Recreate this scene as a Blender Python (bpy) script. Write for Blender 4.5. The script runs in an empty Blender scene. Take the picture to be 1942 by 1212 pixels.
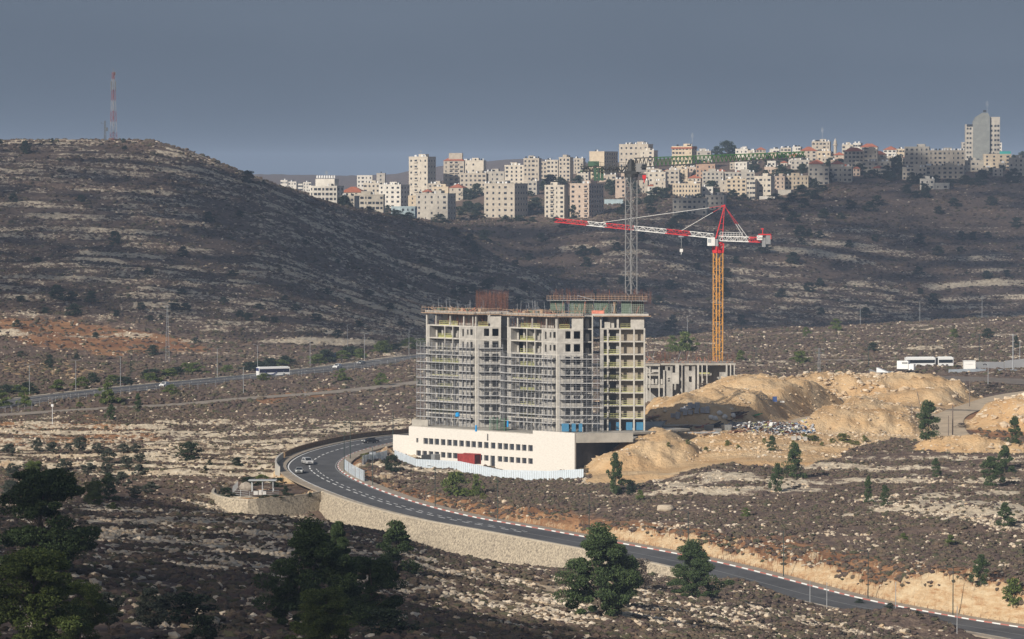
import bpy, bmesh, math, random
import numpy as np
from mathutils import Vector, Matrix
D = bpy.data; C = D.collections.new('scene') ; S = bpy.context.scene
S.collection.children.link(C)
R = math.radians
# ------------------------------------------------------------------ camera
F = 7600.0; CZ = 100.0; TP = 276.0 / F; PITCH = math.atan(TP)
cd = D.cameras.new('camera'); cam = D.objects.new('camera', cd); S.collection.objects.link(cam)
cd.sensor_width = 36.0; cd.lens = F / 1942 * 36; cd.clip_start = 5; cd.clip_end = 30000
cam.location = (0, 0, CZ); cam.rotation_euler = (R(90) - PITCH, 0, 0); S.camera = cam
# ------------------------------------------------------------------ world, sun
SUN_EL = R(26.5); SAX, SAY = -0.58, -0.8146
SD = Vector((SAX * math.cos(SUN_EL), SAY * math.cos(SUN_EL), math.sin(SUN_EL)))
w = D.worlds.new('World'); S.world = w; w.use_nodes = True
nt = w.node_tree; nt.nodes.clear()
sky = nt.nodes.new('ShaderNodeTexSky'); sky.sky_type = 'NISHITA'; sky.sun_disc = False
sky.sun_elevation = SUN_EL; sky.sun_rotation = math.atan2(SD.x, SD.y); sky.dust_density = 3.0
bg1 = nt.nodes.new('ShaderNodeBackground'); bg1.inputs[1].default_value = 0.085
nt.links.new(sky.outputs[0], bg1.inputs[0])
# storm cloud deck in front of the clear sky: slate grey, slightly uneven
tc = nt.nodes.new('ShaderNodeTexCoord'); mp = nt.nodes.new('ShaderNodeMapping'); mp.inputs['Scale'].default_value = (5, 5, 14)
nz = nt.nodes.new('ShaderNodeTexNoise'); nz.inputs['Scale'].default_value = 1.6; nz.inputs['Detail'].default_value = 4
nt.links.new(tc.outputs['Generated'], mp.inputs[0]); nt.links.new(mp.outputs[0], nz.inputs['Vector'])
cr = nt.nodes.new('ShaderNodeValToRGB')
cr.color_ramp.elements[0].position = 0.3; cr.color_ramp.elements[0].color = (0.118, 0.152, 0.206, 1)
cr.color_ramp.elements[1].position = 0.7; cr.color_ramp.elements[1].color = (0.132, 0.168, 0.226, 1)
nt.links.new(nz.outputs[0], cr.inputs[0])
bg2 = nt.nodes.new('ShaderNodeBackground'); bg2.inputs[1].default_value = 1.0
nt.links.new(cr.outputs[0], bg2.inputs[0])
mx = nt.nodes.new('ShaderNodeMixShader'); mx.inputs[0].default_value = 0.93
# the dark cloud bank stands over the horizon and opens higher up
sxz = nt.nodes.new('ShaderNodeSeparateXYZ'); nt.links.new(tc.outputs['Generated'], sxz.inputs[0]); mrz = nt.nodes.new('ShaderNodeMapRange'); mrz.interpolation_type = 'SMOOTHSTEP'
nt.links.new(sxz.outputs[2], mrz.inputs[0])
for i_, v_ in ((1, 0.12), (2, 0.5), (3, 0.95), (4, 0.25)): mrz.inputs[i_].default_value = v_
nt.links.new(mrz.outputs[0], mx.inputs[0])
nt.links.new(bg1.outputs[0], mx.inputs[1]); nt.links.new(bg2.outputs[0], mx.inputs[2])
wo = nt.nodes.new('ShaderNodeOutputWorld'); nt.links.new(mx.outputs[0], wo.inputs[0])
sl = D.lights.new('sun', 'SUN'); sl.energy = 5.0; sl.angle = R(0.5); sl.color = (1.0, 0.92, 0.81)
so = D.objects.new('sun', sl); S.collection.objects.link(so)
so.rotation_euler = (-SD).to_track_quat('-Z', 'Y').to_euler(); so.location = (-300, -200, 500)
vs = S.view_settings; vs.view_transform = 'Standard'; vs.look = 'None'; vs.exposure = 0; vs.gamma = 1
vs.use_curve_mapping = False
S.cycles.volume_bounces = 0; S.cycles.max_bounces = 4; S.cycles.diffuse_bounces = 2
S.cycles.volume_step_rate = 4; S.cycles.volume_max_steps = 64
# ------------------------------------------------------------------ helpers
def W(px, py, Y):
    """point at world depth Y seen at photo pixel (px, py)"""
    b = -(py - 606) / F
    k = (-TP + b) / (1 + b * TP)
    k2 = math.hypot(1, TP) / (1 + b * TP)          # x grows with the camera-space depth
    return Vector(((px - 971) / F * Y * k2, Y, CZ + k * Y))
def tag(o, label=None, cat=None, group=None, kind=None):
    if label: o['label'] = label
    if cat: o['category'] = cat
    if group: o['group'] = group
    if kind: o['kind'] = kind
    return o
def link(o, parent=None):
    C.objects.link(o)
    if parent is not None: o.parent = parent
    return o
def empty(name, loc, rz=0, label=None, cat=None, group=None):
    o = D.objects.new(name, None); C.objects.link(o); o.location = loc; o.rotation_euler = (0, 0, rz)
    o.empty_display_size = 0.5
    return tag(o, label, cat, group)
def inst(name, mesh, loc, rz=0, parent=None, sc=(1, 1, 1)):
    o = D.objects.new(name, mesh); C.objects.link(o); o.location = loc; o.rotation_euler = (0, 0, rz); o.scale = sc
    if parent is not None: o.parent = parent
    return o
class MB:
    def __init__(s): s.v = []; s.f = []; s.mi = []
    def add(s, vs_, fs_, m=0):
        n = len(s.v); s.v += [tuple(v) for v in vs_]; s.f += [tuple(i + n for i in f) for f in fs_]; s.mi += [m] * len(fs_); return s
    def box(s, a, b, m=0):
        x0, y0, z0 = a; x1, y1, z1 = b
        if x0 > x1: x0, x1 = x1, x0
        if y0 > y1: y0, y1 = y1, y0
        if z0 > z1: z0, z1 = z1, z0
        return s.add([(x0, y0, z0), (x1, y0, z0), (x1, y1, z0), (x0, y1, z0), (x0, y0, z1), (x1, y0, z1), (x1, y1, z1), (x0, y1, z1)],
              [(0, 3, 2, 1), (4, 5, 6, 7), (0, 1, 5, 4), (1, 2, 6, 5), (2, 3, 7, 6), (3, 0, 4, 7)], m)
    def bar(s, p, q, r, m=0, n=4, r2=None):
        p = Vector(p); q = Vector(q); d = q - p
        if d.length < 1e-6: return s
        d.normalize(); up = Vector((0, 0, 1)) if abs(d.z) < 0.95 else Vector((1, 0, 0))
        a = d.cross(up).normalized(); b = d.cross(a)
        r2 = r if r2 is None else r2; o = math.pi / n if n == 4 else 0
        vs_ = [p + (a * math.cos(2 * math.pi * i / n + o) + b * math.sin(2 * math.pi * i / n + o)) * r for i in range(n)] + \
             [q + (a * math.cos(2 * math.pi * i / n + o) + b * math.sin(2 * math.pi * i / n + o)) * r2 for i in range(n)]
        return s.add(vs_, [(i, (i + 1) % n, n + (i + 1) % n, n + i) for i in range(n)] + [tuple(range(n - 1, -1, -1)), tuple(range(n, 2 * n))], m)
    def prism(s, poly, z0, z1, m=0):
        n = len(poly)
        ar = sum(poly[i][0] * poly[(i + 1) % n][1] - poly[(i + 1) % n][0] * poly[i][1] for i in range(n))
        if ar < 0: poly = poly[::-1]
        return s.add([(x, y, z0) for x, y in poly] + [(x, y, z1) for x, y in poly],
              [tuple(range(n - 1, -1, -1)), tuple(range(n, 2 * n))] + [(i, (i + 1) % n, n + (i + 1) % n, n + i) for i in range(n)], m)
    def mesh(s, name, mats, smooth=False):
        me = D.meshes.new(name); me.from_pydata(s.v, [], s.f)
        for m in (mats if isinstance(mats, (list, tuple)) else [mats]): me.materials.append(m)
        if any(s.mi): me.polygons.foreach_set('material_index', s.mi)
        if smooth: me.polygons.foreach_set('use_smooth', [True] * len(s.f))
        me.update(); return me
    def build(s, name, mats, parent=None, smooth=False, loc=(0, 0, 0), rz=0):
        o = D.objects.new(name, s.mesh(name, mats, smooth)); C.objects.link(o); o.location = loc; o.rotation_euler = (0, 0, rz)
        if parent is not None: o.parent = parent
        return o
# ------------------------------------------------------------------ materials
MATS = {}
def mat(name, col, rough=0.85, var=0.0, scale=1.0, metal=0.0, bump=0.0, col2=None, spec=0.3, coord='Object', stretch=(1, 1, 1), emit=None):
    if name in MATS: return MATS[name]
    m = D.materials.new(name); m.use_nodes = True; n = m.node_tree; b = n.nodes['Principled BSDF']
    b.inputs['Base Color'].default_value = (*col, 1); b.inputs['Roughness'].default_value = rough
    b.inputs['Metallic'].default_value = metal; b.inputs['Specular IOR Level'].default_value = spec
    if var or col2:
        t = n.nodes.new('ShaderNodeTexCoord'); mpp = n.nodes.new('ShaderNodeMapping'); mpp.inputs['Scale'].default_value = stretch
        no = n.nodes.new('ShaderNodeTexNoise'); no.inputs['Scale'].default_value = scale; no.inputs['Detail'].default_value = 6
        no.inputs['Roughness'].default_value = 0.65
        rp = n.nodes.new('ShaderNodeValToRGB'); c2 = col2 or tuple(max(0, c * (1 - var)) for c in col)
        c1 = col if col2 else tuple(min(1, c * (1 + var * 0.6)) for c in col)
        rp.color_ramp.elements[0].position = 0.36; rp.color_ramp.elements[1].position = 0.64
        rp.color_ramp.elements[0].color = (*c2, 1); rp.color_ramp.elements[1].color = (*c1, 1)
        n.links.new(t.outputs[coord], mpp.inputs[0]); n.links.new(mpp.outputs[0], no.inputs['Vector'])
        n.links.new(no.outputs[0], rp.inputs[0]); n.links.new(rp.outputs[0], b.inputs['Base Color'])
        if bump:
            bp = n.nodes.new('ShaderNodeBump'); bp.inputs['Strength'].default_value = bump; bp.inputs['Distance'].default_value = 0.1
            n.links.new(no.outputs[0], bp.inputs['Height']); n.links.new(bp.outputs[0], b.inputs['Normal'])
    if emit:
        b.inputs['Emission Color'].default_value = (*emit[0], 1); b.inputs['Emission Strength'].default_value = emit[1]
    MATS[name] = m; return m
# ------------------------------------------------------------------ numpy noise
def _h(ix, iy, seed):
    n = (ix.astype(np.int64) * 374761393 + iy.astype(np.int64) * 668265263 + seed * 974634777) & 0x7fffffff
    n = ((n ^ (n >> 13)) * 1274126177) & 0x7fffffff
    n = ((n ^ (n >> 16)) * 60493) & 0x7fffffff
    return ((n ^ (n >> 15)) & 0xffff) / 65535.0
def vnoise(x, y, seed=0):
    ix = np.floor(x); iy = np.floor(y); fx = x - ix; fy = y - iy
    fx = fx * fx * (3 - 2 * fx); fy = fy * fy * (3 - 2 * fy)
    a = _h(ix, iy, seed); b = _h(ix + 1, iy, seed); c = _h(ix, iy + 1, seed); d = _h(ix + 1, iy + 1, seed)
    return (a * (1 - fx) + b * fx) * (1 - fy) + (c * (1 - fx) + d * fx) * fy
def fbm(x, y, seed=0, oc=4, g=0.5):
    s = 0; a = 1; t = 0
    for i in range(oc):
        s = s + a * vnoise(x, y, seed + i * 17); t += a; a *= g; x = x * 2.03 + 11.3; y = y * 2.03 + 7.7
    return s / t
def sstep(a, b, x):
    t = np.clip((x - a) / (b - a), 0, 1); return t * t * (3 - 2 * t)
# ------------------------------------------------------------------ terrain table: depth below the camera (m) by picture column and distance
TX = [-900, 0, 250, 500, 700, 850, 1000, 1200, 1400, 1600, 1800, 2000, 2900]
TT = {
 250: [30, 31, 31, 31, 31, 32, 33, 33, 34, 35, 36, 37, 37],
 350: [40, 40, 40, 40.5, 41, 42, 43, 43, 44, 46, 48, 50, 50],
 420: [42.5, 42.5, 43.6, 45, 46.5, 48, 49, 50, 51, 53, 56, 58, 58],
 460: [44.2, 44.2, 46, 47.7, 49.5, 51, 52.5, 54, 56, 58, 61, 63, 63],
 520: [49, 49, 50.8, 52.7, 54.7, 56.5, 58, 60, 62, 65, 68, 70, 70],
 600: [54.5, 54.5, 56, 57.6, 59.6, 61.6, 64, 66, 69, 73, 80, 84, 84],
 700: [60.3, 60.3, 61.7, 62.6, 65.4, 67.7, 70.5, 72.8, 75.5, 79.5, 86, 90, 90],
 760: [64, 64, 64.8, 65.4, 69, 73, 75.5, 76.5, 79.5, 82, 76, 75, 75],
 800: [66.3, 66.3, 67.5, 69.5, 71.5, 77, 84, 85, 79, 77, 75.5, 75.5, 75.5],
 840: [69, 69, 70.5, 73.5, 77, 82, 86, 76, 76, 76, 74, 74.5, 75],
 880: [70.5, 70.5, 73, 79, 82, 84, 77, 75, 75.3, 74.6, 73, 73.5, 74],
 910: [71.3, 71.3, 72.5, 79, 82, 77, 74, 74, 74.3, 73.5, 72.5, 73, 73],
 950: [73, 73, 73.5, 74.6, 76, 74.5, 74.4, 73, 71.9, 71.9, 71.9, 72, 72],
 1000: [74, 74, 74.2, 74.8, 72, 73.9, 73.9, 71.2, 68.6, 69.7, 70, 70, 70],
 1030: [74.3, 74.3, 74.4, 75, 71.5, 73.5, 73.5, 66.2, 66.5, 68.3, 69.3, 69.5, 69.5],
 1060: [74.7, 74.7, 74.7, 75.4, 71.5, 72.5, 70, 64.8, 66, 67.4, 68.6, 69, 69],
 1100: [75, 75, 75, 75.5, 74, 72, 69, 65, 66, 66.6, 67.3, 68.5, 68.5],
 1250: [75, 75, 75, 75, 75, 74, 72, 66, 67, 66.3, 66, 67, 67],
 1400: [74, 74, 74.5, 74.5, 75, 74, 73.5, 70, 68.2, 68.5, 67.2, 67, 67],
 1550: [71.5, 71.5, 73, 74.6, 74, 73, 73, 71, 71, 70.5, 69.5, 69, 69],
 1700: [60, 60, 62, 65, 70.5, 73, 73.5, 72, 72, 72, 71.3, 70.5, 70],
 1800: [50.5, 50.5, 52.5, 56.8, 67.5, 75, 75, 74.5, 72.8, 72.3, 71, 70.4, 70],
 1900: [40, 40, 43, 48, 64, 74, 79, 82, 76, 73.2, 71, 70, 70],
 1980: [28, 28, 31.5, 40, 59, 72, 78, 92, 88, 76, 72.2, 70.8, 70],
 2100: [11, 11, 15, 27.6, 50.5, 66, 74.6, 95, 95, 95, 92, 88, 88],
 2200: [-4, -4, -1, 14, 41, 57, 66, 95, 95, 95, 95, 95, 95],
 2300: [-16.6, -16.6, -17, 6, 32, 46, 57, 92, 94, 94, 94, 94, 94],
 2400: [-18.4, -18.4, -17.5, 4.5, 23, 34.7, 60, 78, 86, 92, 90, 90, 90],
 2500: [-18.5, -18.5, -17, 6, 23.5, 35, 59, 57, 70, 76, 85, 84, 84],
 2600: [-18.5, -18.5, -12, 12, 27, 35.5, 42, 38.5, 46, 52, 62, 62, 62],
 2700: [-14, -14, -5, 20, 30, 30.5, 31, 29, 31, 34, 42.6, 42, 42],
 2900: [10, 10, 20, 30, 27, 26, 17, 15, 15, 7, 4, 2, 2],
 3200: [40, 40, 40, 40, 24, 10, 4, 0, -2, -10, -10, -10, -8],
 3500: [60, 60, 60, 50, 24, 5, -3, -11, -16, -17, -13, -13, -12],
 3800: [60, 60, 60, 60, 40, 20, 5, -5, -10, -12, -10, -8, -8],
 4600: [60, 60, 60, 60, 50, 50, 50, 40, 30, 30, 30, 30, 30],
 6500: [40, 40, 40, 1, 4, -14, -24, -10, 20, 30, 30, 30, 30],
 8500: [60, 60, 60, 30, 30, 30, 30, 30, 30, 30, 30, 30, 30],
 14000: [110] * 13,
}
TY = sorted(TT); TH = np.array([TT[y] for y in TY], float)
def pchip_eval(xs, Yv, x):
    """monotone cubic along axis 0 (xs knots, Yv [n,...]) at scalar array x -> [len(x),...]"""
    xs = np.asarray(xs, float); h = np.diff(xs); d = np.diff(Yv, axis=0) / h[:, None]
    m = np.zeros_like(Yv); a = d[:-1]; b = d[1:]; w1 = (2 * h[1:] + h[:-1])[:, None]; w2 = (h[1:] + 2 * h[:-1])[:, None]
    ok = a * b > 0; den = np.where(ok, w1 / np.where(ok, a, 1) + w2 / np.where(ok, b, 1), 1)
    m[1:-1] = np.where(ok, (w1 + w2) / den, 0); m[0] = d[0]; m[-1] = d[-1]
    i = np.clip(np.searchsorted(xs, x, side='right') - 1, 0, len(xs) - 2)
    t = ((x - xs[i]) / h[i])[:, None]; hh = h[i][:, None]
    return (2 * t**3 - 3 * t**2 + 1) * Yv[i] + (t**3 - 2 * t**2 + t) * hh * m[i] + (-2 * t**3 + 3 * t**2) * Yv[i + 1] + (t**3 - t**2) * hh * m[i + 1]
# rows and columns of the ground sheet
rows = [150, 200, 240, 270, 290]
y = 300.0
while y < 9000:
    rows.append(y)
    y += 2.2 if y < 700 else 1.7 if y < 1100 else 2.2 if y < 1300 else 3.0 if y < 2000 else 3.4 if y < 2600 else 6 if y < 3600 else 40 if y < 5000 else 90
rows += [9500, 10500, 12000, 14000]
RY = np.array(rows, float)
cu = list(range(-900, -300, 40)) + list(np.arange(-300, 2242, 3.6)) + list(range(2250, 2900, 40)) + [2900]
CU = np.array(cu, float)
GU, GY = np.meshgrid(CU, RY)
GX = (GU - 971) / F * GY
hr = pchip_eval(TY, TH, RY)                       # rows x 13
Hh = pchip_eval(TX, hr.T.copy(), CU).T            # rows x cols
def hbase(x, yy):
    u = np.clip(np.atleast_1d(x) / np.atleast_1d(yy) * F + 971, -899, 2899)
    i = np.clip(np.searchsorted(RY, yy) - 1, 0, len(RY) - 2); t = (yy - RY[i]) / (RY[i + 1] - RY[i])
    j = np.clip(np.searchsorted(CU, u) - 1, 0, len(CU) - 2); s = (u - CU[j]) / (CU[j + 1] - CU[j])
    return float(((Hh[i, j] * (1 - s) + Hh[i, j + 1] * s) * (1 - t) + (Hh[i + 1, j] * (1 - s) + Hh[i + 1, j + 1] * s) * t)[0])
def dens(pts, step=2.0):
    """Catmull-Rom through 3-D points, resampled"""
    P = [np.array(p, float) for p in pts]; P = [2 * P[0] - P[1]] + P + [2 * P[-1] - P[-2]]; out = []
    for i in range(1, len(P) - 2):
        n = max(2, int(np.linalg.norm(P[i + 1] - P[i]) / step))
        for k in range(n):
            t = k / n
            out.append(0.5 * ((2 * P[i]) + (-P[i - 1] + P[i + 1]) * t + (2 * P[i - 1] - 5 * P[i] + 4 * P[i + 1] - P[i + 2]) * t * t + (-P[i - 1] + 3 * P[i] - 3 * P[i + 1] + P[i + 2]) * t**3))
    out.append(P[-2]); return np.array(out)
def normals(L):
    d = np.gradient(L[:, :2], axis=0); d /= np.linalg.norm(d, axis=1)[:, None]
    return np.stack([d[:, 1], -d[:, 0]], 1)      # right-hand side of the travel direction
# main road, from the picture's lower right round the bend and behind the building
MR = dens([W(2120, 1240, 690), W(1942, 1204, 726), W(1750, 1172, 747), W(1570, 1136, 771), W(1300, 1067, 815), W(1000, 1010, 865), W(850, 983, 892), W(740, 955, 917), W(655, 925, 944),
           W(606, 901, 966), W(592, 882, 988), W(618, 862, 1012), W(675, 845, 1043), W(745, 832, 1076), W(830, 824, 1105), W(960, 816, 1135), W(1100, 808, 1160)])
def gpts(l):                                      # (px, py) on the smooth base ground
    out = []
    for px, py in l:
        j = np.argmin(abs(CU - px)); v = 330 + Hh[:, j] * F / RY; k = np.where((v <= py) & (RY > 600))[0][0]
        out.append(np.array([(CU[j] - 971) / F * RY[k], RY[k], CZ - Hh[k, j]]))
    return out
def yp(l): return [np.array([(px - 971) / F * Y, Y, CZ - hbase((px - 971) / F * Y, Y)]) for px, Y in l]
HW = dens(yp([(-400, 1160), (-150, 1240), (0, 1302), (230, 1385), (500, 1480), (660, 1545), (790, 1595), (900, 1640), (1000, 1690), (1080, 1760)]), 6)
DR = dens(yp([(-300, 1180), (0, 1245), (200, 1281), (350, 1303), (480, 1335), (640, 1378), (800, 1430), (950, 1480), (1100, 1540), (1250, 1530), (1400, 1500), (1500, 1495), (1700, 1510), (1942, 1545), (2200, 1580)]), 6)
SR = dens(yp([(2300, 1230), (2050, 1250), (1960, 1228), (1900, 1195), (1860, 1160), (1822, 1130), (1800, 1105), (1797, 1080), (1812, 1050), (1850, 1030), (1910, 1020), (2000, 1015)]), 3)
SR2 = dens(yp([(1800, 1100), (1740, 1120), (1660, 1125), (1560, 1100), (1480, 1060), (1400, 1048), (1300, 1045), (1230, 1040)]), 3)
Z = CZ - Hh
# broad undulation
am = np.clip((GY - 300) / 1500, 0.15, 1.0)
Z += (fbm(GX / 60, GY / 60, 3, 4) - 0.5) * 5 * am
Z += (fbm(GX / 9, GY / 9, 9, 4) - 0.5) * 1.6
# terraces: walls of about a metre facing the camera, following the contours
def uv_of(): return GU, 330 - (Z - CZ) * F / GY
V0 = 330 + Hh * F / GY
def blur(A, nr_, nc_):
    for ax, k in ((0, nr_), (1, nc_)):
        if k < 1: continue
        p = np.concatenate([np.repeat(np.take(A, [0], ax), k, ax), A, np.repeat(np.take(A, [-1], ax), k, ax)], ax); c = np.cumsum(p, ax)
        n_ = A.shape[ax]; z0 = np.zeros_like(np.take(c, [0], ax)); c = np.concatenate([z0, c], ax)
        A = (np.take(c, range(2 * k + 1, 2 * k + 1 + n_), ax) - np.take(c, range(0, n_), ax)) / (2 * k + 1)
    return A
WOBU = (fbm(GX / 30, GY / 40, 71, 4) - 0.5) * 160
left_field = sstep(1040, 780, GU + WOBU) * sstep(930, 990, GY + WOBU * 0.3) * sstep(1250, 1200, GY)
def terr(L, A, seed, wx, wy, wa):
    s = GY / L + (fbm(GX / wx, GY / wy, seed, 3) - 0.5) * wa
    f = s - np.floor(s); br = sstep(0.28, 0.52, fbm(GX / 38, np.floor(s) * 7.1 + 0.5, seed + 5, 3))
    jump = sstep(0.0, 0.11, f); return A * br * (jump - f), np.clip(np.exp(-((f - 0.055) / 0.07) ** 2) + np.exp(-((f - 1.0) / 0.05) ** 2), 0, 1) * br
hillm = sstep(1560, 1640, GY) * (1 - sstep(2250, 2450, GY)) * sstep(1260, 1140, GU + WOBU) + sstep(2250, 2400, GY) * (1 - sstep(2650, 2800, GY)) * sstep(1040, 1140, GU + WOBU)
hillm = np.clip(hillm, 0, 1)
a1, r1 = terr(15, 1.5, 31, 130, 70, 2.4)
a2, r2 = terr(24, 2.2, 41, 260, 140, 3.0)
rightm = np.clip(sstep(1000, 1150, GU + WOBU) * (GY > 830) * (GY < 1010) + sstep(500, 800, GU + WOBU) * sstep(1230, 1300, GY) * (GY < 1950), 0, 1)
a3, r3 = terr(26, 1.3, 51, 90, 60, 2.4)
Z += a1 * left_field + a2 * hillm + a3 * rightm * 0.8
RK = 0.10 + 1.05 * r1 * left_field + 0.72 * r2 * hillm + 0.45 * r3 * rightm
# site mounds of spoil: (px, Y, height, radius x, radius y, power)
SAND = np.zeros_like(Z)
MND = np.zeros_like(Z)
def mound(px, Y, h, rx, ry, rot=0, sand=1.0):
    cx = (px - 971) / F * Y; dx = GX - cx; dy = GY - Y; c, s_ = math.cos(R(rot)), math.sin(R(rot))
    a = (dx * c + dy * s_) / rx; b = (-dx * s_ + dy * c) / ry
    n = fbm(GX / 9, GY / 9, int(px) % 7, 4) - 0.5
    t = np.clip(1 - np.sqrt(a * a + b * b) - n * 0.6, 0, 1); g = 1 - (1 - np.minimum(1, 1.45 * t)) ** 1.5
    np.maximum(MND, h * g * (1 + 0.5 * n), out=MND); np.maximum(SAND, np.clip(g * 12, 0, 1) * sand, out=SAND)
for q in ((1438, 1114, 9.6, 22, 28), (1492, 1112, 9.2, 22, 30), (1545, 1104, 6.6, 26, 26), (1610, 1096, 4.0, 28, 24), (1335, 1070, 6.4, 17, 21), (1385, 1082, 8.2, 17, 26), (1570, 1066, 5.2, 30, 15), (1500, 1064, 3.4, 24, 12), (1630, 1066, 3.2, 22, 12),
          (1560, 1190, 7.2, 36, 16), (1640, 1195, 6.6, 30, 16), (1705, 1192, 6.4, 30, 15), (1500, 1188, 7, 26, 16), (1770, 1168, 3.6, 22, 14), (1905, 1085, 4.6, 20, 20), (1968, 1085, 9, 20, 24),
          (1835, 1010, 3.6, 15, 11), (1885, 1008, 2.8, 13, 9), (1262, 1090, 4.2, 6, 20), (1222, 1024, 2.4, 16, 12), (1228, 1002, 6.2, 12, 22), (1185, 988, 3.6, 9, 14), (1262, 1026, 1.6, 14, 8), (1330, 1022, 1.2, 16, 7)): mound(*q)
Z += MND * 0.92 + (fbm(GX / 2.6, GY / 3.2, 61, 3) - 0.5) * 1.9 * np.clip(SAND, 0, 1) * (MND > 0.6)
# zone paint by picture outline on the ground ------------------------------------------------------
def inpoly(U, V, poly):
    ins = np.zeros(U.shape, bool); n = len(poly)
    for i in range(n):
        x1, y1 = poly[i]; x2, y2 = poly[(i + 1) % n]
        if y1 == y2: continue
        c = ((V >= min(y1, y2)) & (V < max(y1, y2))) & (U < (x2 - x1) * (V - y1) / (y2 - y1) + x1); ins ^= c
    return ins
SOIL = np.zeros_like(Z) + 0.12
wob = (fbm(GX / 14, GY / 20, 77, 5, 0.65) - 0.5) * 90
wov = (fbm(GX / 10, GY / 30, 79, 5, 0.65) - 0.5) * 26
V1 = 330 - (Z - CZ) * F / GY
def paint(arr, poly, val, y0=0, y1=1e9):
    m = inpoly(GU + wob, V1 + wov, poly) & (GY > y0) & (GY < y1); arr[m] = val
def paintmax(arr, poly, val, y0=0, y1=1e9):
    m = inpoly(GU + wob, V1 + wov, poly) & (GY > y0) & (GY < y1); arr[m] = np.maximum(arr[m], val)
paintmax(SAND, [(1110, 912), (1205, 822), (1260, 800), (1300, 765), (1400, 715), (1700, 715), (1830, 760), (1800, 840), (1640, 838), (1600, 866), (1470, 884), (1380, 880), (1290, 895), (1235, 918), (1180, 925)], 1, 945, 1250)
paintmax(SAND, [(840, 1075), (1000, 1085), (1100, 1095), (1340, 1135), (1560, 1165), (1760, 1212), (1760, 1260), (1100, 1260), (1060, 1190), (860, 1150)], 0.44, 480, 790)
paint(SOIL, [(1820, 765), (1942, 768), (1942, 845), (1860, 832), (1815, 800)], 0.9, 990, 1200)
paint(SOIL, [(640, 890), (760, 930), (960, 960), (1150, 985), (1150, 1020), (960, 1003), (800, 968), (690, 925)], 0.85, 780, 1000)
paint(SOIL, [(0, 600), (130, 610), (350, 640), (420, 665), (200, 672), (0, 645)], 0.85, 1400, 2200)
paint(SOIL, [(0, 805), (160, 795), (290, 800), (300, 835), (0, 850)], 0.8, 1000, 1300)
paint(SOIL, [(480, 752), (640, 735), (640, 750), (480, 765)], 0.8, 1200, 1500)
paint(SOIL, [(1100, 1040), (1942, 1180), (1942, 1100), (1700, 1060), (1500, 1030), (1300, 1005), (1100, 985)], 0.62, 700, 900)
paintmax(SAND, [(0, 690), (110, 680), (190, 700), (240, 712), (120, 718), (0, 712)], 0.47, 1300, 1800)
for poly, v in [([(150, 960), (420, 940), (640, 1000), (830, 1060), (820, 1140), (500, 1100), (150, 1060)], 0.55),
                ([(830, 1080), (1000, 1080), (1350, 1140), (1560, 1170), (1750, 1212), (1000, 1180), (830, 1140)], 0.62),
                ([(1240, 915), (1400, 885), (1520, 925), (1620, 945), (1750, 930), (1942, 965), (1942, 1005), (1640, 965), (1440, 932), (1260, 940)], 0.62),
                ([(1500, 872), (1700, 890), (1942, 930), (1942, 945), (1700, 920), (1560, 900)], 0.5),
                ([(300, 820), (760, 790), (760, 850), (600, 880), (480, 890), (300, 900)], 0.25)]:
    m = inpoly(GU + wob, V1 + wov, poly) & (GY < 1300); RK[m] = np.maximum(RK[m], v * 1.35 * sstep(0.36, 0.62, fbm(GX[m] / 17, GY[m] / 11, 91, 4)))
# near dirt track and the drop below it
NT = dens(yp([(-200, 458), (0, 463), (250, 472), (500, 482), (700, 490), (850, 500), (1000, 511), (1200, 522)]), 4)
# ------------------------------------------------------------------ carve roads
def carve(L, inner, rl, rr, zoff=-0.25, fadeL=4, fadeR=4):
    """L polyline; flat to distance rl on the left / rr on the right of travel, then back to the ground"""
    N = normals(L); bb = 30
    m = (GX > L[:, 0].min() - bb) & (GX < L[:, 0].max() + bb) & (GY > L[:, 1].min() - bb) & (GY < L[:, 1].max() + bb)
    idx = np.argwhere(m); P = np.stack([GX[m], GY[m]], 1); best = np.full(len(P), 1e9); bi = np.zeros(len(P), int)
    for k in range(0, len(L)):
        d = (P[:, 0] - L[k, 0]) ** 2 + (P[:, 1] - L[k, 1]) ** 2; c = d < best; best[c] = d[c]; bi[c] = k
    dv = P - L[bi, :2]; side = (dv * N[bi]).sum(1); d = np.sqrt(best)
    lim = np.where(side > 0, rr, rl); fd = np.where(side > 0, fadeR, fadeL)
    t = sstep(0, 1, (d - lim) / fd); zz = Z[m]; end = (bi == 0) | (bi == len(L) - 1); t = np.where(end & (d > 6), 1, t)
    Z[m] = (L[bi, 2] + zoff) * (1 - t) + zz * t
    return m, d, side, bi
# travelling away from the camera the outer, wall side is on the left
CUTN = (fbm(GX / 3.5, GY / 3.5, 201, 4, .6) - .5)
mm, dd, sd_, bi_ = carve(MR, 0, 8.4, 9.8, -0.30, 1.3, 2.4)
mr_ = (dd > 10.5) & (dd < 24) & (sd_ > 0); t_ = Z[mm]; t_[mr_] += (CUTN[mm][mr_] * 3.6 * np.clip((dd[mr_] - 10.5) / 2, 0, 1) * np.clip((24 - dd[mr_]) / 8, 0, 1)); Z[mm] = t_
msk = np.zeros_like(Z); msk[mm] = np.where((dd < 13) & (sd_ > 0), 1, 0)
SOIL[(msk > 0) & (SOIL < 0.7)] = 0.7
dist_road = np.full(Z.shape, 99.0); dist_road[mm] = dd
YD = dens(yp([(1660, 1282), (1780, 1296), (1900, 1290), (2050, 1280), (2200, 1280)]), 4)
for L, hw in ((YD, 16), (HW, 10), (DR, 5.5), (SR, 5), (SR2, 3.5)):
    m_, d_, s_, b_ = carve(L, 0, hw, hw, -0.15, 6, 6); t_ = np.full(Z.shape, 99.0); t_[m_] = d_ - hw; dist_road = np.minimum(dist_road, t_ + 8)
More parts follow.
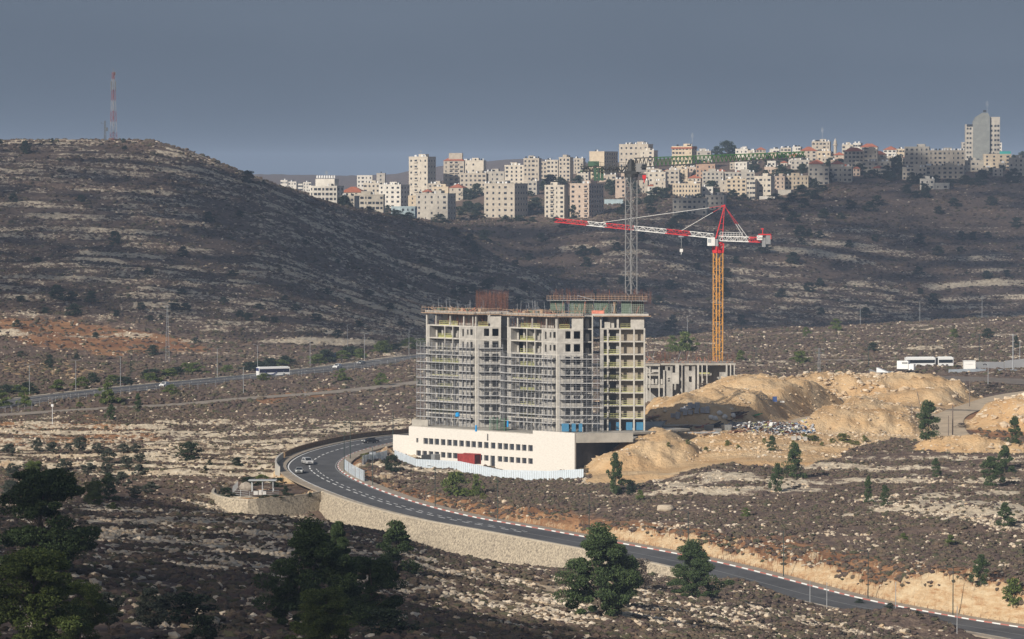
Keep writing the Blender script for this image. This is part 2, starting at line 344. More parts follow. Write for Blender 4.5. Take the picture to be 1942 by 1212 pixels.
# garden terrace outside the bend
gp = [W(412, 926, 932), W(470, 943, 924), W(560, 955, 933), W(600, 940, 948), W(560, 900, 968), W(500, 893, 972), W(440, 893, 965), W(415, 905, 950)]
gpl = [(p.x, p.y) for p in gp]
gm = inpoly(GX, GY, gpl); Z[gm] = CZ - 74.9; dist_road[gm] = 0
# track in the foreground
RKS = None
m_, d_, s_, b_ = carve(NT, 0, 1.6, 1.2, -0.05, 6, 2.0)
nearT = np.zeros_like(Z); nearT[m_] = (d_ < 3.0); SOIL[nearT > 0] = 0.9; RK[nearT > 0] = 0.05
# podium pad and site edge
def flat(poly, z):
    m = inpoly(GX, GY, poly); Z[m] = z; return m
RK = blur(np.clip(RK, 0, 1), 1, 1); SOIL = blur(SOIL, 3, 4); SAND = blur(SAND, 1, 2)
def gz(x, yy):
    u = x / yy * F + 971
    i = int(min(max(np.searchsorted(RY, yy) - 1, 0), len(RY) - 2)); t = (yy - RY[i]) / (RY[i + 1] - RY[i])
    j = int(min(max(np.searchsorted(CU, u) - 1, 0), len(CU) - 2)); s = (u - CU[j]) / (CU[j + 1] - CU[j])
    return float((Z[i, j] * (1 - s) + Z[i, j + 1] * s) * (1 - t) + (Z[i + 1, j] * (1 - s) + Z[i + 1, j + 1] * s) * t)
def hit(px, py, ymin=300, ymax=9000):
    """where the line of sight through the pixel meets the ground"""
    j = int(np.argmin(abs(CU - px))); v = 330 - (Z[:, j] - CZ) * F / RY
    k = np.where((v <= py) & (RY > ymin) & (RY < ymax))[0]
    Y = RY[k[0]] if len(k) else ymax
    return Vector(((px - 971) / F * Y, Y, gz((px - 971) / F * Y, Y)))
# ------------------------------------------------------------------ ground sheet
def ground_material():
    m = D.materials.new('ground_rock_and_scrub'); m.use_nodes = True; n = m.node_tree; L = n.links; b = n.nodes['Principled BSDF']
    b.inputs['Roughness'].default_value = 0.95; b.inputs['Specular IOR Level'].default_value = 0.1
    geo = n.nodes.new('ShaderNodeNewGeometry'); at = n.nodes.new('ShaderNodeAttribute'); at.attribute_name = 'zone'
    sp = n.nodes.new('ShaderNodeSeparateColor'); L.new(at.outputs['Color'], sp.inputs[0])
    def noise(sc, det=5, stretch=(1, 1, 1), rough=0.6, off=0):
        mp_ = n.nodes.new('ShaderNodeMapping'); mp_.inputs['Scale'].default_value = stretch; mp_.inputs['Location'].default_value = (off, off, off)
        t = n.nodes.new('ShaderNodeTexNoise'); t.inputs['Scale'].default_value = sc; t.inputs['Detail'].default_value = det; t.inputs['Roughness'].default_value = rough
        L.new(geo.outputs['Position'], mp_.inputs[0]); L.new(mp_.outputs[0], t.inputs['Vector']); return t.outputs[0]
    def math_(op, a, b_, c=None, clamp=False):
        t = n.nodes.new('ShaderNodeMath'); t.operation = op; t.use_clamp = clamp
        for i, v in enumerate((a, b_, c)):
            if v is None: continue
            if isinstance(v, (int, float)): t.inputs[i].default_value = v
            else: L.new(v, t.inputs[i])
        return t.outputs[0]
    def ss(x, lo, hi):
        t = n.nodes.new('ShaderNodeMapRange'); t.interpolation_type = 'SMOOTHSTEP'; L.new(x, t.inputs[0])
        t.inputs[1].default_value = lo; t.inputs[2].default_value = hi; return t.outputs[0]
    def ramp(x, cols):
        r_ = n.nodes.new('ShaderNodeValToRGB'); e = r_.color_ramp.elements
        while len(e) < len(cols): e.new(0.5)
        for i, (p, c) in enumerate(cols): e[i].position = p; e[i].color = (*c, 1)
        L.new(x, r_.inputs[0]); return r_.outputs[0]
    def mixc(f, a, b_):
        t = n.nodes.new('ShaderNodeMix'); t.data_type = 'RGBA'; L.new(f, t.inputs[0]); L.new(a, t.inputs[6]); L.new(b_, t.inputs[7]); return t.outputs[2]
    big = noise(0.02, 4); mid = noise(0.11, 5, (0.6, 1, 1)); fine = noise(0.55, 6, off=30); tiny = noise(2.2, 4, off=70)
    band1 = noise(0.06, 7, (0.45, 1.8, 3.0), 0.7, 13); band2 = noise(0.05, 7, (0.16, 1.0, 9.0), 0.68, 23)
    sxyz = n.nodes.new('ShaderNodeSeparateXYZ'); L.new(geo.outputs['Position'], sxyz.inputs[0]); far = ss(sxyz.outputs[1], 1350, 1650)
    mb_ = n.nodes.new('ShaderNodeMix'); L.new(far, mb_.inputs[0]); L.new(band1, mb_.inputs[2]); L.new(band2, mb_.inputs[3]); band = mb_.outputs[0]
    scrub = ramp(fine, [(0.28, (0.085, 0.062, 0.052)), (0.52, (0.155, 0.112, 0.088)), (0.75, (0.27, 0.20, 0.14))])
    soil = ramp(mid, [(0.3, (0.20, 0.095, 0.05)), (0.7, (0.40, 0.225, 0.115))])
    rock = ramp(fine, [(0.3, (0.27, 0.22, 0.165)), (0.5, (0.53, 0.45, 0.335)), (0.72, (0.70, 0.62, 0.49))])
    sand = ramp(mid, [(0.3, (0.47, 0.29, 0.14)), (0.5, (0.55, 0.38, 0.21)), (0.72, (0.63, 0.48, 0.30))])
    sx = math_('ADD', math_('MULTIPLY', tiny, 0.4), math_('MULTIPLY', fine, 0.6))
    f_soil = ss(math_('ADD', math_('ADD', math_('MULTIPLY', big, 0.5), math_('MULTIPLY', fine, 0.5)), math_('MULTIPLY', sp.outputs[1], 0.55)), 0.63, 0.84)
    c1 = mixc(f_soil, scrub, soil)
    rk = math_('ADD', math_('ADD', math_('MULTIPLY', band, 0.38), math_('MULTIPLY', sx, 0.62)), math_('MULTIPLY', sp.outputs[0], 0.40))
    c2 = mixc(ss(rk, 0.61, 0.69), c1, rock)
    gs = n.nodes.new('ShaderNodeSeparateXYZ'); L.new(geo.outputs['True Normal'], gs.inputs[0]); strata = noise(0.4, 7, (0.5, 0.5, 2.0), 0.75, 51)
    cut = ramp(strata, [(0.34, (0.34, 0.18, 0.085)), (0.46, (0.48, 0.34, 0.20)), (0.6, (0.58, 0.46, 0.30))])
    near_ = math_('SUBTRACT', 1.0, far); c2 = mixc(math_('MULTIPLY', ss(math_('SUBTRACT', 1.0, gs.outputs[2]), 0.16, 0.34), near_), c2, cut)
    c3 = mixc(ss(math_('ADD', sp.outputs[2], math_('MULTIPLY', math_('SUBTRACT', fine, 0.5), 0.9)), 0.35, 0.6), c2, sand)
    L.new(c3, b.inputs['Base Color'])
    bp = n.nodes.new('ShaderNodeBump'); bp.inputs['Strength'].default_value = 0.8; bp.inputs['Distance'].default_value = 0.9
    L.new(math_('ADD', math_('MULTIPLY', fine, 1.0), math_('MULTIPLY', tiny, 0.35)), bp.inputs['Height']); L.new(bp.outputs[0], b.inputs['Normal'])
    return m
def make_ground():
    nr, nc = Z.shape; me = D.meshes.new('ground')
    co = np.stack([GX, GY, Z], -1).reshape(-1, 3).astype(np.float32)
    i = np.arange(nr * nc).reshape(nr, nc); q = np.stack([i[:-1, :-1], i[:-1, 1:], i[1:, 1:], i[1:, :-1]], -1).reshape(-1, 4)
    me.vertices.add(len(co)); me.vertices.foreach_set('co', co.ravel())
    me.loops.add(q.size); me.loops.foreach_set('vertex_index', q.ravel().astype(np.int32))
    me.polygons.add(len(q)); me.polygons.foreach_set('loop_start', np.arange(0, q.size, 4, dtype=np.int32))
    me.update(calc_edges=True)
    me.polygons.foreach_set('use_smooth', np.ones(len(q), bool))
    a = me.color_attributes.new('zone', 'FLOAT_COLOR', 'POINT')
    col = np.stack([RK * np.where(GY < 860, 0.7, 1.0), SOIL, SAND, np.ones_like(Z)], -1).reshape(-1, 4).astype(np.float32); a.data.foreach_set('color', col.ravel())
    me.materials.append(ground_material()); o = D.objects.new('ground', me); C.objects.link(o); o['kind'] = 'structure'; return o
make_ground()
M_asph = mat('asphalt', (0.092, 0.093, 0.096), 0.9, 0.25, 0.12, coord='Object')
M_asph2 = mat('worn_asphalt', (0.16, 0.15, 0.14), 0.9, 0.2, 0.1)
M_dirt = mat('gravel_road', (0.30, 0.255, 0.205), 0.95, 0.25, 0.3)
M_dirt2 = mat('pale_dirt_road', (0.50, 0.40, 0.28), 0.95, 0.2, 0.3)
M_conc = mat('raw_concrete', (0.36, 0.34, 0.30), 0.9, 0.22, 0.35, bump=0.2)
M_pave = mat('pavement', (0.33, 0.28, 0.22), 0.95, 0.2, 0.5)
M_white = mat('white_paint', (0.78, 0.78, 0.76), 0.7)
M_red = mat('red_paint', (0.45, 0.17, 0.14), 0.7)
def ribbon(name, L, o0, o1, z, m, parent=None, th=0.0, seg=None, steps=1):
    """strip along polyline L between lateral offsets o0..o1 (right positive)"""
    N = normals(L); mb = MB(); n = len(L); rng = range(n - 1) if seg is None else range(seg[0], min(seg[1], n - 1))
    vs_ = []; fs = []
    zz = z if hasattr(z, '__len__') else [z] * n
    for i in range(n):
        for k in range(steps + 1):
            o = o0 + (o1 - o0) * k / steps
            vs_.append((L[i, 0] + N[i, 0] * o, L[i, 1] + N[i, 1] * o, L[i, 2] + zz[i]))
    for i in rng:
        for k in range(steps):
            a = i * (steps + 1) + k; fs.append((a, a + 1, a + steps + 2, a + steps + 1))
    mb.add(vs_, fs)
    if th:
        nn = len(vs_); mb.v += [(x, y_, z_ - th) for x, y_, z_ in vs_]
        for i in rng:
            a = i * (steps + 1); b = a + steps; mb.f += [(a, a + steps + 1, a + steps + 1 + nn, a + nn), (b, b + nn, b + steps + 1 + nn, b + steps + 1)]; mb.mi += [0, 0]
    return mb.build(name, m, parent)
HWD = 6.3
tag(ribbon('road', MR, -HWD, HWD, 0.0, M_asph, steps=4), kind='structure')
tag(ribbon('pavement', MR, HWD + 0.25, 9.4, 0.14, M_pave, th=0.3), kind='structure')
tag(ribbon('pavement', MR, -8.6, -HWD - 0.25, 0.14, M_pave, th=0.3), kind='structure')
def dashes(L, off, w_, on, gap, z, m, name, start=0, end=None):
    N = normals(L); seg = np.r_[0, np.cumsum(np.linalg.norm(np.diff(L[:, :2], axis=0), axis=1))]; end = end or seg[-1]; mb = MB(); s = start
    def at(s_, o):
        x = np.interp(s_, seg, L[:, 0] + N[:, 0] * o); yy = np.interp(s_, seg, L[:, 1] + N[:, 1] * o); return (x, yy, np.interp(s_, seg, L[:, 2]) + z)
    while s < end:
        e = min(s + on, end); k = max(1, int((e - s) / 2))
        for i in range(k):
            a = s + (e - s) * i / k; b = s + (e - s) * (i + 1) / k
            mb.add([at(a, off - w_ / 2), at(a, off + w_ / 2), at(b, off + w_ / 2), at(b, off - w_ / 2)], [(0, 1, 2, 3)])
        s = e + gap
    return tag(mb.build(name, m), kind='structure')
dashes(MR, -0.6, 0.34, 3.0, 2.2, 0.012, M_white, 'road_marking', 205)
dashes(MR, -0.6, 0.2, 400, 0, 0.012, mat('faded_road_paint', (0.3, 0.3, 0.29), 0.8), 'road_marking', 0, 204)
dashes(MR, 0.9, 0.26, 2.2, 2.2, 0.012, M_white, 'road_marking', 205, 330)
dashes(MR, HWD - 0.5, 0.22, 400, 0, 0.012, mat('faded_road_paint', (0.3, 0.3, 0.29), 0.8), 'road_marking')
dashes(MR, -HWD + 0.5, 0.22, 400, 0, 0.012, MATS['faded_road_paint'], 'road_marking', 0, 240)
dashes(MR, -HWD + 0.5, 0.28, 400, 0, 0.012, M_white, 'road_marking', 241)
def kerb(L, off, name):
    N = normals(L); mb = MB(); n = len(L)
    for i in range(n - 1):
        a = L[i]; b = L[i + 1]; m_ = 1 if i % 2 else 0
        def pt(p, nn, o, z): return (p[0] + nn[0] * o, p[1] + nn[1] * o, p[2] + z)
        q = [pt(a, N[i], off - .14, -.2), pt(a, N[i], off + .14, -.2), pt(b, N[i + 1], off + .14, -.2), pt(b, N[i + 1], off - .14, -.2),
             pt(a, N[i], off - .14, .19), pt(a, N[i], off + .14, .19), pt(b, N[i + 1], off + .14, .19), pt(b, N[i + 1], off - .14, .19)]
        mb.add(q, [(4, 5, 6, 7), (0, 1, 5, 4), (1, 2, 6, 5), (2, 3, 7, 6), (3, 0, 4, 7)], m_)
    return tag(mb.build(name, [M_white, M_red]), kind='structure')
kerb(MR, HWD + 0.12, 'kerb')
M_white, M_red = M_conc, M_pave; kerb(MR, -HWD - 0.12, 'kerb'); M_white = MATS['white_paint']; M_red = MATS['red_paint']
tag(ribbon('highway', HW, -9.2, 9.2, 0.05, M_asph2, steps=2), kind='structure')
tag(ribbon('highway_verge', HW, -11.2, -9.2, 0.12, mat('pale_verge', (0.52, 0.46, 0.36), 0.9, 0.15, 0.4)), kind='structure')
dashes(HW, -5.2, 0.3, 4, 8, 0.07, M_white, 'road_marking'); dashes(HW, 5.2, 0.3, 4, 8, 0.07, M_white, 'road_marking')
tag(ribbon('gravel_road', DR, -5.0, 5.0, 0.05, M_dirt, steps=2), kind='structure')
tag(ribbon('dirt_road', SR, -4.6, 4.6, 0.05, M_dirt2, steps=2), kind='structure')
tag(ribbon('yard', YD, -15, 15, 0.03, mat('yard_earth', (0.20, 0.165, 0.135), 0.95, 0.25, 0.15), steps=3), kind='structure')
tag(ribbon('dirt_track', SR2, -3.2, 3.2, 0.02, M_dirt2, steps=2), kind='structure')
# ------------------------------------------------------------------ haze
hm = D.materials.new('haze_air'); hm.use_nodes = True; hn = hm.node_tree; hn.nodes.clear()
pv = hn.nodes.new('ShaderNodeVolumePrincipled'); pv.inputs['Color'].default_value = (0.58, 0.74, 1.0, 1); pv.inputs['Density'].default_value = 0.8e-4
pv.inputs['Anisotropy'].default_value = 0.0
ho = hn.nodes.new('ShaderNodeOutputMaterial'); hn.links.new(pv.outputs[0], ho.inputs['Volume'])
tag(MB().box((-2600, -60, -45), (2600, 15000, 176)).build('haze', hm), kind='stuff')

# ------------------------------------------------------------------ unseen clouds added high to the left, shaped to shade the hills and foreground
def cloud_mat(name, thin):
    m = mat(name, (0.75, 0.77, 0.8), 1.0); n = m.node_tree; t = n.nodes.new('ShaderNodeBsdfTransparent'); x = n.nodes.new('ShaderNodeMixShader'); x.inputs[0].default_value = thin
    o = [q for q in n.nodes if q.type == 'OUTPUT_MATERIAL'][0]; n.links.new(n.nodes['Principled BSDF'].outputs[0], x.inputs[1]); n.links.new(t.outputs[0], x.inputs[2]); n.links.new(x.outputs[0], o.inputs[0]); return m
M_cloud = cloud_mat('thin_shade_cloud', 0.84); M_cloud2 = cloud_mat('shade_cloud', 0.925)
def shade_cloud(pix, t, spacing, rad, seed, ymin=300, ymax=3900, m=None):
    G_ = [hit(a, b, ymin, ymax) for a, b in pix]; poly = [(g.x, g.y) for g in G_]; xs = [p[0] for p in poly]; ys = [p[1] for p in poly]; rr = random.Random(seed); mb = MB(); y_ = min(ys)
    ico = bmesh.new(); bmesh.ops.create_icosphere(ico, subdivisions=2, radius=1); iv = [v.co.copy() for v in ico.verts]; fi = [tuple(v.index for v in f.verts) for f in ico.faces]; ico.free()
    A = np.array
    while y_ < max(ys):
        x = min(xs)
        while x < max(xs):
            qx, qy = x + rr.uniform(-.3, .3) * spacing, y_ + rr.uniform(-.3, .3) * spacing
            if inpoly(A([qx]), A([qy]), poly)[0]:
                r_ = rad * rr.uniform(.75, 1.25); c = Vector((qx, qy, gz(qx, max(310, qy)))) + SD * t; mb.add([(c.x + v.x * r_, c.y + v.y * r_, c.z + v.z * r_ * .3) for v in iv], fi)
            x += spacing
        y_ += spacing
    return tag(mb.build('shade_cloud', m or M_cloud, smooth=True), kind='stuff')
shade_cloud([(-500, 575), (-100, 585), (160, 590), (330, 618), (560, 655), (760, 672), (850, 668), (1010, 640), (1130, 600), (1130, 560), (900, 440), (640, 386), (500, 352), (300, 292), (120, 272), (-300, 280)], 900, 26, 26, 1, 1450, 2420)
shade_cloud([(880, 640), (1250, 645), (1942, 640), (2100, 612), (2250, 460), (2200, 310), (1942, 318), (1860, 326), (1640, 312), (1560, 352), (1520, 372), (1440, 384), (1390, 376), (1280, 385), (1180, 418), (1000, 424), (870, 424)], 950, 30, 32, 2, 2050, 3300)
shade_cloud([(-500, 1000), (-200, 1000), (140, 935), (400, 930), (560, 962), (760, 1002), (850, 1045), (850, 1100), (790, 1150), (900, 1172), (1060, 1196), (1300, 1235), (1500, 1300), (600, 1420), (-500, 1420)], 620, 9, 9, 3, 230, 900, M_cloud2)  # foreground shade caster unknown; this cloud is added, cut to the shade's outline
# ------------------------------------------------------------------ scrub and loose rock (uncountable ground cover)
def rand_mat(name, cols, rough=0.95):
    m = D.materials.new(name); m.use_nodes = True; n = m.node_tree; b = n.nodes['Principled BSDF']
    b.inputs['Roughness'].default_value = rough; b.inputs['Specular IOR Level'].default_value = 0.1
    oi = n.nodes.new('ShaderNodeObjectInfo'); r_ = n.nodes.new('ShaderNodeValToRGB'); e = r_.color_ramp.elements
    while len(e) < len(cols): e.new(0.5)
    for i, c in enumerate(cols): e[i].position = i / (len(cols) - 1); e[i].color = (*c, 1)
    n.links.new(oi.outputs['Random'], r_.inputs[0]); n.links.new(r_.outputs[0], b.inputs['Base Color']); return m
def scatter_tree(name, material, amp, nscale, zs, nvar, subdiv):
    g = D.node_groups.new(name, 'GeometryNodeTree')
    g.interface.new_socket('Geometry', in_out='INPUT', socket_type='NodeSocketGeometry'); g.interface.new_socket('Geometry', in_out='OUTPUT', socket_type='NodeSocketGeometry')
    N = g.nodes.new; Lk = g.links.new; gi = N('NodeGroupInput'); go = N('NodeGroupOutput'); jn = N('GeometryNodeJoinGeometry')
    for k in range(nvar):
        ico = N('GeometryNodeMeshIcoSphere'); ico.inputs['Radius'].default_value = 0.5; ico.inputs['Subdivisions'].default_value = subdiv
        pos = N('GeometryNodeInputPosition'); ad = N('ShaderNodeVectorMath'); ad.operation = 'ADD'; ad.inputs[1].default_value = (k * 7.3, k * 3.1, k * 5.7); Lk(pos.outputs[0], ad.inputs[0])
        nt_ = N('ShaderNodeTexNoise'); nt_.inputs['Scale'].default_value = nscale; nt_.inputs['Detail'].default_value = 2; Lk(ad.outputs[0], nt_.inputs['Vector'])
        mr = N('ShaderNodeMapRange'); mr.inputs[1].default_value = 0.3; mr.inputs[2].default_value = 0.7; mr.inputs[3].default_value = 1 - amp; mr.inputs[4].default_value = 1 + amp; Lk(nt_.outputs[0], mr.inputs[0])
        sc = N('ShaderNodeVectorMath'); sc.operation = 'SCALE'; Lk(pos.outputs[0], sc.inputs[0]); Lk(mr.outputs[0], sc.inputs['Scale'])
        s2 = N('ShaderNodeVectorMath'); s2.operation = 'MULTIPLY'; s2.inputs[1].default_value = (1, 1, zs * (0.8 + 0.2 * k)); Lk(sc.outputs[0], s2.inputs[0])
        sp_ = N('GeometryNodeSetPosition'); Lk(ico.outputs[0], sp_.inputs['Geometry']); Lk(s2.outputs[0], sp_.inputs['Position'])
        sm = N('GeometryNodeSetMaterial'); sm.inputs['Material'].default_value = material; Lk(sp_.outputs[0], sm.inputs[0])
        gt = N('GeometryNodeGeometryToInstance'); Lk(sm.outputs[0], gt.inputs[0]); Lk(gt.outputs[0], jn.inputs[0])
    ip = N('GeometryNodeInstanceOnPoints'); Lk(gi.outputs[0], ip.inputs['Points']); Lk(jn.outputs[0], ip.inputs['Instance']); ip.inputs['Pick Instance'].default_value = True
    def attr(nm, ty):
        a = N('GeometryNodeInputNamedAttribute'); a.data_type = ty; a.inputs[0].default_value = nm; return a.outputs[0]
    Lk(attr('rot', 'FLOAT_VECTOR'), ip.inputs['Rotation']); Lk(attr('sc', 'FLOAT_VECTOR'), ip.inputs['Scale'])
    ri = N('FunctionNodeRandomValue'); ri.data_type = 'INT'; ri.inputs[4].default_value = 0; ri.inputs[5].default_value = nvar - 1
    Lk([o for o in ri.outputs if o.enabled][0], ip.inputs['Instance Index'])
    Lk(ip.outputs[0], go.inputs[0]); return g
def scatter(name, P, size, flatten, group_tree, seed):
    rng = np.random.default_rng(seed); n = len(P); me = D.meshes.new(name); me.vertices.add(n); me.vertices.foreach_set('co', P.astype(np.float32).ravel())
    sc = np.stack([size * rng.uniform(0.8, 1.3, n), size * rng.uniform(0.8, 1.3, n), size * flatten * rng.uniform(0.75, 1.3, n)], 1).astype(np.float32)
    a = me.attributes.new('sc', 'FLOAT_VECTOR', 'POINT'); a.data.foreach_set('vector', sc.ravel())
    ro = np.stack([rng.uniform(-.3, .3, n), rng.uniform(-.3, .3, n), rng.uniform(0, 6.28, n)], 1).astype(np.float32)
    a = me.attributes.new('rot', 'FLOAT_VECTOR', 'POINT'); a.data.foreach_set('vector', ro.ravel())
    o = D.objects.new(name, me); C.objects.link(o); o['kind'] = 'stuff'
    md = o.modifiers.new('scatter', 'NODES'); md.node_group = group_tree; return o
def gz_arr(A, x, yy):
    u = x / yy * F + 971
    i = np.clip(np.searchsorted(RY, yy) - 1, 0, len(RY) - 2); t = (yy - RY[i]) / (RY[i + 1] - RY[i])
    j = np.clip(np.searchsorted(CU, u) - 1, 0, len(CU) - 2); s = (u - CU[j]) / (CU[j + 1] - CU[j])
    return (A[i, j] * (1 - s) + A[i, j + 1] * s) * (1 - t) + (A[i + 1, j] * (1 - s) + A[i + 1, j + 1] * s) * t
def cand(n, y0, y1, seed):
    rng = np.random.default_rng(seed); yy = np.sqrt(rng.uniform(y0 ** 2, y1 ** 2, n)); u = rng.uniform(-90, 2040, n); x = (u - 971) / F * yy
    return x, yy, rng.uniform(0, 1, n), rng
M_scrub = rand_mat('dry_scrub', [(0.078, 0.058, 0.052), (0.11, 0.080, 0.066), (0.095, 0.078, 0.056), (0.15, 0.11, 0.080), (0.072, 0.074, 0.042), (0.125, 0.09, 0.075)])
M_rock = rand_mat('limestone', [(0.38, 0.31, 0.24), (0.55, 0.47, 0.36), (0.45, 0.38, 0.29), (0.64, 0.56, 0.45), (0.50, 0.38, 0.25)])
M_rubble = rand_mat('spoil_rubble', [(0.45, 0.32, 0.19), (0.58, 0.47, 0.34), (0.50, 0.38, 0.25), (0.66, 0.58, 0.46)])
gt_b = scatter_tree('scrub_clumps', M_scrub, 0.42, 3.4, 0.8, 4, 2); gt_r = scatter_tree('rock_pieces', M_rock, 0.35, 1.7, 0.75, 4, 1)
gt_s = scatter_tree('rubble_pieces', M_rubble, 0.35, 1.7, 0.75, 3, 1)
bx = []; bs = []; rx = []; rs = []; qx = []; qs = []
for (y0, y1, nb, nr_, s0, s1, r0, r1) in ((330, 860, 110000, 260000, 0.45, 1.4, 0.2, 1.15), (860, 1250, 220000, 160000, 0.45, 1.15, 0.25, 1.1),
                                 (1250, 2000, 110000, 120000, 0.8, 2.0, 0.5, 1.4), (2000, 2900, 70000, 60000, 1.2, 2.8, 0.8, 1.9)):
    x, yy, r_, rng = cand(nb, y0, y1, int(y0)); z_ = gz_arr(Z, x, yy); k_ = gz_arr(RK, x, yy); sd2 = gz_arr(SAND, x, yy); rd = gz_arr(dist_road, x, yy); so_ = gz_arr(SOIL, x, yy)
    cl = fbm(x / 8, yy / 8, 5, 3); p = sstep(0.30, 0.56, cl * 0.6 + 0.4 * fbm(x / 45, yy / 30, 25, 3)) * (1 - 0.82 * sstep(0.15, 0.5, k_)) * (1 - 0.6 * so_) * (0.75 if y0 < 1250 else 0.5); p *= (rd > (11.2 if y0 < 1250 else 8.2)) * (sd2 < 0.5)
    ok = r_ < p; s = rng.uniform(s0, s1, ok.sum()) ** 1.0; bx.append(np.stack([x[ok], yy[ok], z_[ok] + 0.12 * s], 1)); bs.append(s)
    x, yy, r_, rng = cand(nr_, y0, y1, int(y0) + 7); z_ = gz_arr(Z, x, yy); k_ = gz_arr(RK, x, yy); sd2 = gz_arr(SAND, x, yy); rd = gz_arr(dist_road, x, yy)
    p = ((0.009 if y0 == 860 else 0.02) + (1.5 if y0 < 700 else 0.8) * k_) * sstep(0.35, 0.65, fbm(x / 6, yy / 6, 15, 3)) * (rd > (11.4 if y0 < 1250 else 9)) * (sd2 < 0.5)
    ok = r_ < p; s = r0 + (r1 - r0) * rng.uniform(0, 1, ok.sum()) ** 2.2; rx.append(np.stack([x[ok], yy[ok], z_[ok] + 0.1 * s], 1)); rs.append(s)
x, yy, r_, rng = cand(90000, 980, 1260, 99); z_ = gz_arr(Z, x, yy); sd2 = gz_arr(SAND, x, yy); rd = gz_arr(dist_road, x, yy)
p = (sd2 > 0.5) * (rd > 9) * (0.05 + 0.6 * sstep(0.42, 0.66, fbm(x / 9, yy / 12, 55, 3))); ok = r_ < p
s = (0.22 + 1.0 * rng.uniform(0, 1, ok.sum()) ** 3) * np.where((yy[ok] > 1150) | (x[ok] > 118), 1.9, 1.0); qx.append(np.stack([x[ok], yy[ok], z_[ok] + .08 * s], 1)); qs.append(s)
scatter('scrub', np.concatenate(bx), np.concatenate(bs), 0.6, gt_b, 1)
scatter('loose_rocks', np.concatenate(rx), np.concatenate(rs), 0.7, gt_r, 2)
scatter('rubble', np.concatenate(qx), np.concatenate(qs), 0.7, gt_s, 3)
print('scatter', sum(map(len, bx)), sum(map(len, rx)), sum(map(len, qx)))
# ------------------------------------------------------------------ trees and shrubs
def leaf_mat(name, c1, c2, c3):
    m = D.materials.new(name); m.use_nodes = True; n = m.node_tree; b = n.nodes['Principled BSDF']; b.inputs['Roughness'].default_value = 0.8
    b.inputs['Specular IOR Level'].default_value = 0.15
    g = n.nodes.new('ShaderNodeNewGeometry'); r_ = n.nodes.new('ShaderNodeValToRGB'); e = r_.color_ramp.elements; e.new(0.5)
    for i, c in enumerate((c1, c2, c3)): e[i].position = i * 0.5; e[i].color = (*c, 1)
    n.links.new(g.outputs['Random Per Island'], r_.inputs[0]); n.links.new(r_.outputs[0], b.inputs['Base Color']); return m
M_pine = leaf_mat('pine_needles', (0.032, 0.052, 0.024), (0.055, 0.085, 0.034), (0.09, 0.125, 0.048))
M_pinel = leaf_mat('bright_pine_needles', (0.06, 0.085, 0.024), (0.10, 0.135, 0.036), (0.15, 0.18, 0.055))
M_olive = leaf_mat('olive_leaves', (0.040, 0.050, 0.038), (0.070, 0.082, 0.062), (0.105, 0.118, 0.090))
M_dark = leaf_mat('dark_evergreen_leaves', (0.018, 0.028, 0.018), (0.032, 0.048, 0.028), (0.05, 0.07, 0.04))
M_dry = leaf_mat('dry_twigs', (0.10, 0.085, 0.075), (0.16, 0.13, 0.11), (0.20, 0.17, 0.14))
M_yel = leaf_mat('yellow_green_leaves', (0.09, 0.11, 0.025), (0.14, 0.155, 0.04), (0.18, 0.18, 0.06))
M_bark = mat('bark', (0.12, 0.095, 0.075), 0.95, 0.3, 3.0)
def crown_mesh(name, m, env, nclus, nleaf, ls, seed, H, W_, cl_r=0.16, needle=1.0, core=True):
    """leaf clumps spread through the crown: env(t, rng) gives the radius fraction at height fraction t"""
    rng = np.random.default_rng(seed); cs = []
    for k in range(nclus):
        t = rng.uniform(0, 1) ** 0.9; r_ = env(t); a = rng.uniform(0, 6.283); lob = 0.82 + 0.25 * math.sin(a * 2 + seed + t * 5) + 0.18 * math.sin(a * 5 + seed * 2 - t * 9); rr = r_ * lob * (0.3 + 0.7 * rng.uniform(0, 1) ** 0.5) * (0.75 + 0.55 * rng.uniform())
        cs.append((math.cos(a) * rr * W_ / 2, math.sin(a) * rr * W_ / 2, t * H, (0.45 + 1.0 * rng.uniform() ** 1.3) * cl_r * min(H, W_)))
    cs = np.array(cs); ci = rng.integers(0, nclus, nleaf); d = rng.normal(0, 1, (nleaf, 3)); d /= np.linalg.norm(d, axis=1)[:, None]
    rad = rng.uniform(0.35, 1, nleaf) ** 0.6; P = cs[ci, :3] + d * (rad * cs[ci, 3])[:, None] * np.array([1.2, 1.2, 0.6])
    a = rng.normal(0, 1, (nleaf, 3)) + d * needle; a /= np.linalg.norm(a, axis=1)[:, None]; b = np.cross(a, rng.normal(0, 1, (nleaf, 3))); b /= np.linalg.norm(b, axis=1)[:, None]
    s = ls * rng.uniform(0.6, 1.4, nleaf)[:, None]; V = np.stack([P - b * s * 0.45, P + a * s, P + b * s * 0.45, P - a * s * 0.35], 1).reshape(-1, 3)
    me = D.meshes.new(name); me.vertices.add(len(V)); me.vertices.foreach_set('co', V.astype(np.float32).ravel())
    me.loops.add(nleaf * 4); me.loops.foreach_set('vertex_index', np.arange(nleaf * 4, dtype=np.int32)); me.polygons.add(nleaf); me.polygons.foreach_set('loop_start', np.arange(0, nleaf * 4, 4, dtype=np.int32))
    me.update(calc_edges=True); me.materials.append(m); return me, cs
